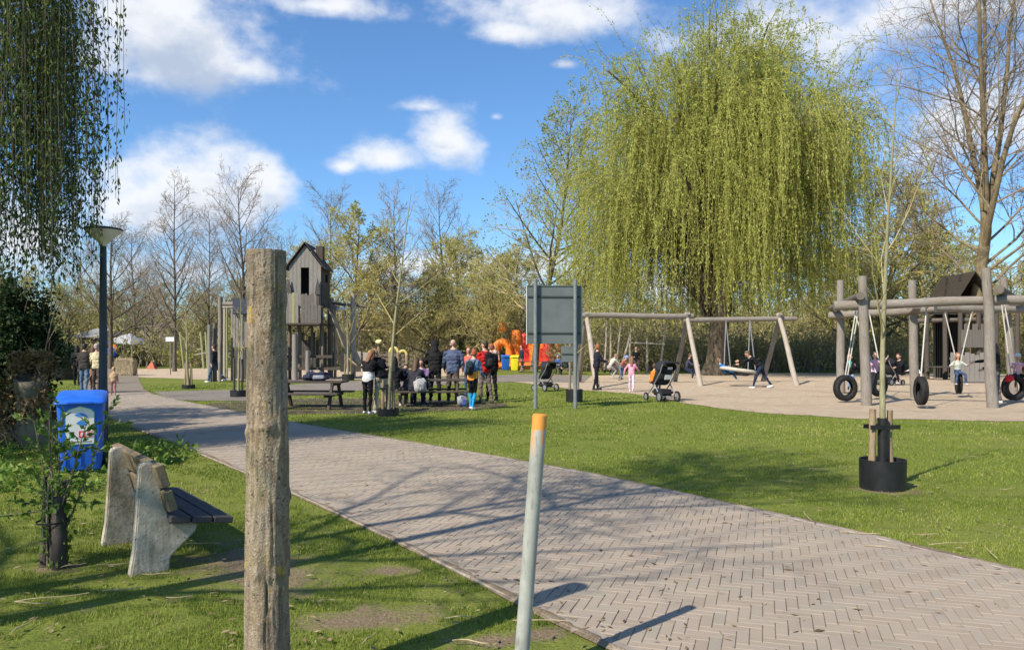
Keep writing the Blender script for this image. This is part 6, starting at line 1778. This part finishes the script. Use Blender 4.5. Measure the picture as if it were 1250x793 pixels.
def person(label, pos, face, h=1.75, lean=0., thigh=(0, 0), knee=(0, 0), splay=(3, 3), arm=((5, 8, 10), (5, 8, 10)), head=(0, 0), top=(.1, .1, .1), legs=(.05, .05, .06), shoes=(.04, .04, .04), hair=(.06, .04, .025),
           style='short', child=False, bulk=1., sleeve=True, jacket=.0, hem=None, z=0., seat=None, hood=False, cap_=None, skirt=False, group=None, sidelean=0., legs2=None, scarf=None, voxel=None, inner=None):
    """facing angle: 0 = away (+Y), 180 = towards the camera, 90 = left, -90 = right"""
    s = h / 1.75; hs = s * (1.34 if child else 1.10)           # children carry larger heads
    hip = .92 * s; M = {'skin': 0, 'top': 1, 'legs': 2, 'shoes': 3, 'hem': 4, 'legs2': 5, 'scarf': 6}
    mats = [SKIN, cloth(top), cloth(legs), pmat('shoe_%d_%d' % (int(shoes[0] * 255), int(shoes[2] * 255)), shoes, None, 8., .6), cloth(hem or top), cloth(legs2 or legs), cloth(scarf or top)]
    P = Vector((0, 0, 0)); caps = []
    X = Vector((1, 0, 0))
    la, sl = math.radians(lean), math.radians(sidelean)
    up = Vector((math.sin(sl), math.sin(la) * math.cos(sl), math.cos(la) * math.cos(sl)))
    b = bulk * s; tk = (1 + jacket)
    side = X - up * X.dot(up); side.normalize()
    chest = P + up * .33 * s; neck = P + up * .51 * s; waist = P + up * .16 * s
    caps += [ecap(P - up * .02 * s, P + up * .06 * s, (.150 * b, .105 * b), (.150 * b, .10 * b), M['legs'], side),
             ecap(waist, chest, (.138 * b * tk, .100 * b * tk), (.172 * b * tk, .115 * b * tk), M['top'], side), ecap(chest, neck - up * .075 * s, (.172 * b * tk, .115 * b * tk), (.155 * b * tk, .085 * b * tk), M['top'], side)]
    if jacket > 0 or hem: caps.append(ecap(P + up * .02 * s, waist, (.165 * b * (1 + jacket * .6), .118 * b * (1 + jacket * .6)), (.145 * b * tk, .105 * b * tk), M['hem'] if hem else M['top'], side))
    if skirt: caps.append(ecap(P - up * .02 * s, P - Vector((0, 0, .26 * s)), (.155 * b, .12 * b), (.20 * b, .17 * b), M['legs'], side))
    fr = Vector((0, up.z, -up.y))
    hd = (up + Vector((0, math.sin(math.radians(head[0])) * .9, -abs(math.sin(math.radians(head[0]))) * .4))).normalized()
    nk = neck + hd * .06 * hs; ctr = neck + hd * .17 * hs
    yaw = Matrix.Rotation(math.radians(head[1]), 3, hd)
    fwd = Vector((0, 1, 0)); fwd = (fwd - hd * fwd.dot(hd)).normalized()
    if lean > 60: fwd = Vector((0, .3, -1)); fwd = (fwd - hd * fwd.dot(hd)).normalized()
    fwd = yaw @ fwd; rt = fwd.cross(hd).normalized()
    caps += [ecap(neck - up * .05 * s, nk, .060 * s, .056 * s, M['skin']), ecap(ctr + hd * .025 * hs, ctr + hd * .04 * hs + fwd * -.01 * hs, (.074 * hs, .088 * hs), (.072 * hs, .086 * hs), M['skin'], rt),
             ecap(ctr - hd * .035 * hs + fwd * .022 * hs, ctr - hd * .06 * hs + fwd * .032 * hs, (.056 * hs, .058 * hs), (.038 * hs, .040 * hs), M['skin'], rt),
             ecap(ctr + fwd * .09 * hs, ctr + fwd * .105 * hs - hd * .022 * hs, .010 * hs, .014 * hs, M['skin'])]
    for sx in (-1, 1): caps.append(ecap(ctr + rt * sx * .076 * hs, ctr + rt * sx * .080 * hs - hd * .03 * hs, .016 * hs, .012 * hs, M['skin']))
    if scarf: caps.append(ecap(neck - up * .03 * s, neck + up * .03 * s, (.10 * s, .10 * s), (.085 * s, .09 * s), M['scarf'], side)); caps.append(ecap(neck + fr * .08 * s, chest + fr * .11 * s, .05 * s, .035 * s, M['scarf']))
    feet = []
    for i, sx in enumerate((-1, 1)):
        hj = P + side * sx * .088 * s - Vector((0, 0, .02 * s))
        d1 = D2(thigh[i], sx * splay[i]); kn = hj + d1 * .42 * s
        d2 = D2(thigh[i] - knee[i], sx * splay[i] * .5); an = kn + d2 * .41 * s
        m2 = M['legs2'] if legs2 else M['legs']
        caps += [ecap(hj, kn, .088 * b, .060 * b, M['legs']), ecap(kn, kn + (an - kn) * .4, .059 * b, .056 * b, m2), ecap(kn + (an - kn) * .4, an, .056 * b, .044 * s, m2)]
        fd = Vector((sx * .10, 1, 0)); tilt = min(0, (thigh[i] - knee[i]) * .5 + 5) if seat is None else 0
        fd.z = -math.sin(math.radians(-tilt)) if tilt < 0 else 0; fd.normalize()
        heel = an + Vector((0, -.025 * s, -.052 * s)); toe = heel + fd * .17 * s
        caps += [ecap(heel, toe, (.036 * s, .036 * s), (.038 * s, .028 * s), M['shoes'], X), ecap(an - Vector((0, 0, .02 * s)), heel, .042 * s, .038 * s, M['shoes'])]
        feet.append(min(heel.z - .036 * s, toe.z - .028 * s))
        a, o, e = arm[i]
        sh = neck - up * .06 * s + side * sx * .168 * b * (1 + jacket * .5)
        u1 = D2(a, sx * o); el = sh + u1 * .275 * s
        u2 = D2(a + e, sx * (o * .4 if e < 60 else -12)); wr = el + u2 * .235 * s
        ar = (.056 + .03 * jacket) * b
        caps.append(ecap(neck - up * .035 * s + side * sx * .03 * s, sh + up * .005 * s, .050 * s, .052 * b, M['top']))
        caps += [ecap(sh, el, ar, ar * .82, M['top']), ecap(el, wr, ar * .82, ar * .62, M['top'] if sleeve else M['skin'])]
        pm = wr + u2 * .045 * s; caps.append(ecap(wr, pm + u2 * .02 * s, (.026 * s, .024 * s), (.037 * s, .017 * s), M['skin'], fr))
        acr = u2.cross(Vector((sx, 0, 0)));  acr = acr.normalized() if acr.length > .1 else fr
        inw = u2.cross(acr).normalized() * .4
        for j, (off, fl) in enumerate(((.033, .062), (.011, .072), (-.011, .068), (-.032, .052))):
            q0 = pm + u2 * .045 * s + acr * off * s; q1 = q0 + (u2 + inw * .5).normalized() * fl * .55 * s; q2 = q1 + (u2 + inw * 1.6).normalized() * fl * .5 * s
            caps += [ecap(q0, q1, .0105 * s, .010 * s, M['skin']), ecap(q1, q2, .010 * s, .0085 * s, M['skin'])]
        t0 = pm + acr * .034 * s; t1 = t0 + (acr * .8 + u2 * .6).normalized() * .035 * s; caps += [ecap(t0 - u2 * .01 * s, t1, .012 * s, .011 * s, M['skin']), ecap(t1, t1 + u2 * .03 * s, .011 * s, .009 * s, M['skin'])]
    zb = -min(feet) if seat is None else seat + .10 * b
    root_loc = (pos[0], pos[1], z + (zb if seat is None else zb))
    me = fuse('body', caps, mats, voxel or max(.0125, .0135 * s), wrinkle=.014 * s)
    o = obj('person', me, None, root_loc, (0, 0, math.radians(face))); tag(o, label, 'person', group)
    # hair
    hc = []
    e = lambda p, q, a_, b_: hc.append(ecap(p, q, a_, b_, 0, rt))
    if style != 'bald' and not hood:
        e(ctr + hd * .045 * hs - fwd * .022 * hs, ctr + hd * .055 * hs - fwd * .018 * hs, (.082 * hs, .088 * hs), (.080 * hs, .086 * hs)); e(ctr - fwd * .05 * hs, ctr + hd * .03 * hs - fwd * .045 * hs, (.070 * hs, .055 * hs), (.078 * hs, .06 * hs))
        if style in ('long', 'pony'):
            e(ctr - fwd * .07 * hs, ctr - fwd * .085 * hs - hd * (.24 if style == 'long' else .20) * hs, (.070 * hs, .045 * hs) if style == 'long' else (.04 * hs, .035 * hs), (.055 * hs, .03 * hs) if style == 'long' else (.018 * hs, .018 * hs))
            if style == 'long':
                for sx in (-1, 1): e(ctr + rt * sx * .068 * hs, ctr + rt * sx * .07 * hs - hd * .15 * hs - fwd * .02 * hs, (.024 * hs, .04 * hs), (.02 * hs, .03 * hs))
        hm = hairmat(hair); obj('hair', fuse('hair', hc, [hm], max(.012, .014 * s), 2), o)
    if hood:
        e(ctr + hd * .0 * hs - fwd * .02 * hs, ctr + hd * .035 * hs - fwd * .015 * hs, (.112 * hs, .118 * hs), (.104 * hs, .11 * hs)); e(ctr - hd * .04 * hs - fwd * .05 * hs, neck - fwd * .06 * hs, (.095 * hs, .075 * hs), (.085 * hs, .06 * hs))
        obj('hood', fuse('hood', hc, [cloth(top)], .014 * s, 2), o)
    if cap_:
        c_ = MB(); cm = cloth(cap_)
        k = MB().lathe([(.088 * hs, 0), (.092 * hs, .03 * hs), (.075 * hs, .075 * hs), (.03 * hs, .095 * hs)], 16).build('cap', cm, o, smooth=True)
        mx = Matrix((rt, fwd, hd)).transposed().to_4x4(); k.matrix_local = Matrix.Translation(ctr + hd * .05 * hs - fwd * .008 * hs) @ mx
        MB().box((0, .125 * hs, .008 * hs), (.12 * hs, .09 * hs, .008 * hs)).build('cap_peak', cm, k, bevel=.003)
    f = MB()
    for sx in (-1, 1): f.lathe([(.001, -.008 * hs), (.009 * hs, -.004 * hs), (.010 * hs, .004 * hs), (.001, .008 * hs)], 8, ctr + rt * sx * .030 * hs + fwd * .086 * hs + hd * .008 * hs, 0)
    mp = ctr - hd * .058 * hs + fwd * .072 * hs
    f.tube([mp - rt * .02 * hs, mp + fwd * .005 * hs, mp + rt * .02 * hs], .006 * hs, 6, 1)
    f.build('eyes_and_mouth', [EYE, LIP], o, smooth=True)
    return o, dict(chest=chest, neck=neck, up=up, s=s, P=P)
def backpack_on(pr, face_z, label, col, col2=(.02, .02, .025), size=1.):
    o, d = pr; root = empty('backpack', o.location, 0, label, 'backpack'); root.rotation_euler = o.rotation_euler
    s = d['s'] * size; c = d['chest'] - d['up'] * .04 * s - Vector((0, d['up'].z, -d['up'].y)) * .20 * s
    caps = [ecap(c - d['up'] * .13 * s, c + d['up'] * .10 * s, (.135 * s, .075 * s), (.125 * s, .065 * s), 0, (1, 0, 0)), ecap(c - d['up'] * .10 * s - Vector((0, .07 * s, 0)), c - d['up'] * .02 * s - Vector((0, .07 * s, 0)), (.10 * s, .045 * s), (.09 * s, .04 * s), 1, (1, 0, 0))]
    obj('body', fuse('pack', caps, [cloth(col), cloth(col2)], .014, 2), root)
    for sx in (-1, 1):
        q = d['neck'] + Vector((sx * .10 * s, 0, -.02 * s)); MB().tube([c + Vector((sx * .09 * s, .03, .10 * s)), q + Vector((0, -.02, .05 * s)), q + Vector((sx * .02, .10 * s, -.03 * s)), d['chest'] + Vector((sx * .12 * s, .125 * s, -.03)), c + Vector((sx * .13 * s, .03, -.12 * s))], .018 * s, 6, flat=.5).build('strap', cloth(col2), root, smooth=True)

BLK = (.014, .014, .017); JEAN = (.055, .085, .15); NAVY = (.022, .028, .055)
def feet(px, py): return G(px, py)
# the group at the picnic tables
person('person in black jacket, white shirt hem and black leggings left of the young tree', feet(449, 505), -25, 1.56, 10, (4, -4), (4, 4), arm=((45, 10, 50), (50, 12, 50)), head=(25, 0), top=BLK, legs=(.012, .012, .014), shoes=(.62, .61, .60), hair=(.22, .10, .05), style='long', jacket=.16, hem=(.62, .62, .62))
person('person in black jacket and beige trousers leaning against the one in leggings', (wx(464, 18.7), 18.9), 40, 1.66, 26, (10, -2), (4, 10), arm=((40, 18, 60), (30, 14, 60)), head=(18, 10), top=BLK, legs=(.42, .35, .26), shoes=(.6, .58, .55), hair=(.30, .19, .10), jacket=.18)
person('person in black seated at the table behind the young tree\'s stakes', (wx(484, 21.3), 20.95), 10, 1.72, 8, (82, 84), (80, 84), splay=(8, 8), arm=((35, 8, 60), (40, 8, 50)), top=BLK, legs=(.30, .25, .19), shoes=(.4, .38, .35), hair=(.012, .01, .01), style='long', seat=.43, jacket=.12)
person('child in bright blue sitting at the group\'s table', (wx(495, 22.4), 22.6), 175, 1.2, 6, (82, 82), (82, 82), arm=((45, 8, 50), (40, 8, 50)), top=(.03, .08, .38), legs=NAVY, hair=(.05, .03, .02), child=True, seat=.43)
person('tall person in black hooded coat standing at the table', feet(531, 492), 8, 1.80, 4, (2, -3), (2, 3), arm=((25, 8, 70), (25, 8, 70)), head=(14, 0), top=(.018, .017, .018), legs=(.022, .022, .026), shoes=(.34, .32, .28), jacket=.20, bulk=1.08, hood=True)
person('bald man in blue jacket and brown trousers seen from behind', feet(553, 492.5), -6, 1.82, 3, (6, -10), (2, 8), splay=(5, 4), arm=((12, 12, 30), (0, 14, 20)), head=(4, 0), top=(.075, .095, .16), legs=(.095, .072, .062), shoes=(.30, .28, .24), style='bald', jacket=.20, bulk=1.1)
dk = person('child in denim jacket with orange waist band and bright blue leggings', feet(577, 500), -28, 1.55, 5, (10, -10), (6, 10), arm=((-5, 16, 45), (10, 10, 30)), head=(5, 30), top=(.10, .17, .28), legs=(.012, .012, .014), legs2=(.03, .30, .58), shoes=(.68, .68, .68), hair=(.32, .09, .045), style='short', hem=(.78, .30, .06), jacket=.18)
backpack_on(dk, 0, 'dark teal backpack worn by the child in denim', (.018, .035, .045))
rm = person('man in red jacket and cap with grey-brown trousers', feet(592, 492), 35, 1.78, 2, (5, -8), (3, 8), arm=((0, 8, 15), (8, 8, 30)), head=(2, 35), top=(.50, .022, .022), legs=(.14, .105, .10), shoes=(.06, .055, .05), hair=(.05, .04, .03), cap_=(.10, .09, .06), jacket=.18)
backpack_on(rm, 0, 'black backpack worn by the man in red', BLK, (.03, .03, .03), 1.15)
person('person in black trousers half hidden behind the man in red', (wx(600, 23.4), 23.4), 30, 1.7, 2, (3, -5), (2, 4), top=(.02, .02, .022), legs=BLK, hair=(.3, .1, .05), jacket=.12)
person('red-haired person in a coral top behind the denim-clad child', (wx(572, 25), 25.2), 170, 1.6, 3, (0, 0), (0, 0), top=(.5, .13, .10), legs=JEAN, hair=(.3, .09, .05), style='long')
person('person in dark grey seated with back to the camera at the group\'s table', (wx(506, 20.9), 20.85), -8, 1.70, 14, (84, 82), (82, 82), splay=(9, 9), arm=((40, 8, 60), (45, 8, 50)), head=(12, 0), top=(.035, .035, .045), legs=NAVY, shoes=(.3, .3, .3), hair=(.10, .055, .035), style='long', seat=.43, jacket=.14)
person('person in muted purple seated behind the white carrier bag', (wx(517, 22.4), 22.45), 165, 1.66, 12, (84, 82), (82, 82), arm=((45, 8, 60), (45, 8, 50)), head=(10, 0), top=(.16, .11, .22), legs=NAVY, hair=(.05, .035, .03), style='long', seat=.43, jacket=.1)
# far middle
person('person in pale pink jacket near the far blue bin', (wx(605, 54), 53), -150, 1.7, 3, (6, -8), (2, 6), top=(.60, .42, .40), legs=(.06, .05, .06), hair=(.2, .1, .06), style='long', jacket=.12)
person('person in navy standing beside the yellow bin', (wx(637, 51), 50), 110, 1.75, 4, (8, -8), (2, 6), top=NAVY, legs=(.30, .24, .18), hair=(.3, .05, .04), jacket=.12)
person('child in blue and white sitting at the table behind the signboard', (wx(682, 47), 47.6), 170, 1.3, 10, (80, 80), (80, 80), top=(.05, .13, .40), legs=(.5, .5, .5), hair=(.05, .15, .40), child=True, seat=.43)
person('person in dark clothes sitting behind the signboard posts', (wx(692, 46), 46.2), 60, 1.7, 16, (80, 80), (80, 80), top=(.02, .03, .035), legs=(.03, .05, .05), hair=(.02, .02, .02), seat=.43, jacket=.1)
person('woman in dark navy jacket and black trousers by the swing leg', feet(728, 476), -75, 1.72, 4, (8, -8), (3, 6), arm=((25, 8, 60), (22, 8, 60)), head=(3, 60), top=(.020, .022, .035), legs=BLK, shoes=(.03, .03, .03), hair=(.33, .12, .05), style='short', jacket=.16)
person('person in cream clothes crouching behind the swing legs', (wx(744, 40), 40), -60, 1.65, 35, (95, 60), (120, 100), arm=((50, 8, 20), (50, 8, 20)), head=(10, 0), top=(.52, .46, .40), legs=(.35, .32, .28), shoes=(.5, .48, .45), hair=(.35, .2, .1))
person('child in light blue hat leaning over behind the girl in pink', (wx(757, 38), 38), -100, 1.25, 35, (30, 5), (50, 20), arm=((60, 6, 10), (60, 6, 10)), top=(.30, .10, .07), legs=(.12, .17, .25), hair=(.22, .30, .55), child=True, cap_=(.22, .30, .55))
person('girl in pink top and pale pink trousers running on the sand', feet(771, 478), -20, 1.22, 4, (10, -14), (4, 12), arm=((-20, 35, 20), (30, 20, 40)), head=(0, 10), top=(.68, .30, .40), legs=(.66, .50, .58), shoes=(.65, .6, .6), hair=(.26, .13, .07), style='long', child=True, jacket=.1)
person('person in black sitting on a far swing behind the girl in pink', (wx(777, 46), 46.2), 175, 1.7, 8, (75, 78), (80, 86), arm=((30, 8, 60), (30, 8, 60)), top=BLK, legs=(.12, .08, .08), shoes=(.3, .3, .3), hair=(.3, .2, .12), seat=.75, jacket=.1)
person('child in orange jacket beside the labelled pushchair', (wx(797, 23.6), 23.8), -70, 1.05, 14, (70, 75), (80, 80), arm=((50, 8, 40), (50, 8, 40)), top=(.70, .20, .03), legs=NAVY, hair=(.10, .06, .04), child=True, seat=.52, jacket=.15)
person('person in navy sitting on the ground under the swing beam', (wx(838, 41), 41), -110, 1.72, 15, (80, 60), (60, 70), arm=((40, 8, 40), (40, 8, 40)), top=(.05, .05, .09), legs=NAVY, shoes=(.6, .6, .6), hair=(.1, .06, .05), seat=.40)
person('child in bright blue lying back in the basket swing', (8.75, 31.95), -90, 1.2, -35, (80, 84), (40, 50), arm=((70, 10, 20), (60, 10, 20)), head=(25, 0), top=(.03, .20, .60), legs=(.03, .16, .5), shoes=(.5, .45, .4), hair=(.2, .12, .07), child=True, seat=.56, jacket=.1)
person('person in black and navy jeans bending to push the basket swing', feet(929, 473.5), 78, 1.74, 50, (28, -22), (12, 14), arm=((75, 6, 10), (60, 6, 15)), head=(-22, 0), top=BLK, legs=NAVY, shoes=(.65, .65, .64), hair=(.16, .09, .06), jacket=.14)
# tyre frame
person('child in black jacket and teal scarf standing behind the first tyre', (wx(1038, 23.2), 23.25), 165, 1.22, 2, (70, 72), (55, 60), arm=((40, 10, 85), (40, 10, 85)), head=(-4, -25), top=BLK, legs=(.20, .30, .42), shoes=(.3, .3, .3), hair=(.22, .13, .08), child=True, seat=.72, scarf=(.12, .38, .36), jacket=.12)
person('child in pink jacket on the tyre behind the second post', (wx(1067, 24.6), 24.55), 178, 1.25, 0, (70, 72), (70, 76), arm=((95, 28, 40), (60, 12, 60)), top=(.62, .36, .46), legs=NAVY, shoes=(.3, .28, .3), hair=(.10, .06, .05), child=True, seat=.75, jacket=.14)
person('person in black crouching beside the pushchair under the frame', (wx(1097, 33.2), 32.9), 110, 1.72, 18, (92, 80), (105, 100), arm=((50, 8, 30), (50, 8, 40)), head=(0, 30), top=BLK, legs=BLK, shoes=(.55, .55, .54), hair=(.12, .05, .04), jacket=.14)
person('child in pale green sweater and jeans riding the edge-on tyre', (wx(1168, 24.8), 24.75), 172, 1.18, 2, (78, 78), (86, 86), splay=(12, 12), arm=((30, 48, 70), (30, 48, 70)), top=(.42, .46, .40), legs=(.06, .09, .17), shoes=(.5, .48, .5), hair=(.30, .15, .07), style='long', child=True, seat=.76)
person('white-jacketed toddler leaning behind the middle post', (wx(1122, 31), 31.), 60, 1.1, 30, (30, 10), (40, 10), arm=((50, 10, 20), (50, 10, 20)), top=(.62, .60, .60), legs=(.30, .12, .14), hair=(.5, .48, .45), child=True, jacket=.14)
person('adult in black reaching out beside the tall front post', (wx(1216, 22.2), 22.2), 55, 1.72, 3, (4, -5), (2, 4), arm=((62, 12, 15), (20, 8, 40)), head=(8, 20), top=BLK, legs=(.10, .10, .11), shoes=(.62, .60, .58), hair=(.02, .018, .018), style='long', jacket=.16)
person('child in pink coat and white hat on the right-hand tyre', (wx(1243, 22.6), 22.65), 165, 1.15, 6, (80, 80), (70, 70), splay=(12, 12), arm=((60, 20, 60), (55, 20, 60)), top=(.66, .36, .42), legs=BLK, shoes=(.25, .03, .03), hair=(.7, .68, .66), child=True, seat=.76, jacket=.16, cap_=(.72, .70, .68))
soft_bag('bag', 'small red bag hanging at the right-hand tyre', (wx(1232, 22.2), 22.2, .62), .2, (.24, .14, .20), ((.50, .02, .03), (.4, .02, .02)), 9)
# the walkers on the left
person('walker in dark coat and jeans seen from behind on the left path', feet(103, 480), 8, 1.72, 2, (8, -10), (3, 10), arm=((6, 10, 20), (-4, 10, 15)), top=(.05, .045, .042), legs=(.10, .16, .26), shoes=(.05, .05, .05), hair=(.03, .025, .02), style='short', jacket=.28, bulk=1.08)
person('walker in cream jumper and dark trousers beside the lamp post', feet(118, 480), 4, 1.72, 1, (6, -8), (2, 8), arm=((6, 8, 15), (-4, 8, 15)), top=(.55, .47, .30), legs=(.075, .06, .055), hair=(.42, .36, .28), style='short', jacket=.08)
person('child walking between the two adults on the left path', (wx(111, 27.5), 27.6), 5, 1.0, 0, (8, -8), (3, 8), top=(.30, .19, .13), legs=(.16, .10, .07), hair=(.3, .18, .1), child=True)
person('toddler in tan coat right of the lamp post', feet(138.5, 483), 20, .92, 8, (10, -10), (5, 8), top=(.40, .28, .17), legs=(.28, .12, .12), shoes=(.25, .1, .1), hair=(.45, .32, .18), child=True, jacket=.2)
person('dark-haired walker farther along the left path', (wx(94, 33), 33.), 10, 1.68, 2, (6, -8), (2, 8), top=(.02, .02, .022), legs=BLK, hair=(.03, .02, .018), style='long', jacket=.14)
person('walker in plum jacket ahead of the cream jumper', (wx(111, 34), 34.2), 0, 1.72, 2, (6, -8), (2, 8), top=(.10, .045, .06), legs=NAVY, hair=(.16, .08, .06), style='long', jacket=.12)
person('man in dark jacket and jeans striding past the climbing frame', feet(262, 466.5), 78, 1.76, 3, (20, -24), (6, 14), arm=((-15, 8, 25), (14, 8, 30)), head=(2, 0), top=(.03, .03, .036), legs=JEAN, shoes=(.60, .60, .60), hair=(.05, .035, .03), jacket=.16)

# ------------------------------------------------------------------ small litter on the lawns
M_STRAW = pmat('dry_twig', (.36, .28, .15), (.52, .43, .26), 20., .9, 0)
def twigs():
    rng = np.random.default_rng(31)
    spots = [(65, 735, .5), (40, 742, .3), (140, 694, .3), (250, 668, .35), (660, 764, .4), (575, 790, .25), (450, 786, .2), (150, 725, .3), (220, 735, .2), (190, 706, .25), (420, 610, .25), (560, 760, .2), (90, 695, .2), (30, 770, .3),
             (1110, 595, .25), (985, 634, .5), (940, 640, .4), (860, 637, .2), (1160, 668, .5), (1210, 680, .4), (1050, 655, .4), (1130, 657, .3), (1000, 575, .3), (880, 560, .25), (1190, 560, .25), (780, 560, .3), (960, 590, .2), (1040, 540, .3), (1230, 600, .3), (1075, 672, .3)]
    for k, (px, py, ln) in enumerate(spots):
        x, y = G(px, py); left = px < 700
        n = 6; a = rng.uniform(-.5, .5) + (0 if rng.random() < .7 else 1.2); pts = []
        for i in range(n):
            t = (i / (n - 1) - .5) * ln * .8; pts.append((t * math.cos(a) + rng.normal(0, .004), t * math.sin(a) + rng.normal(0, .004), .036 + .004 * math.sin(i * 1.3 + k)))
        o = MB().tube(pts, [.003, .0035, .0035, .003, .003, .002], 6).build('fallen_twig', M_STRAW, None, smooth=True, loc=(x, y, 0))
        tag(o, 'dry straw-coloured twig lying in the grass ' + ('near bench and posts' if left else 'of the right-hand lawn'), 'twig', 'fallen twigs ' + ('on the near lawn' if left else 'on the far lawn'))
twigs()
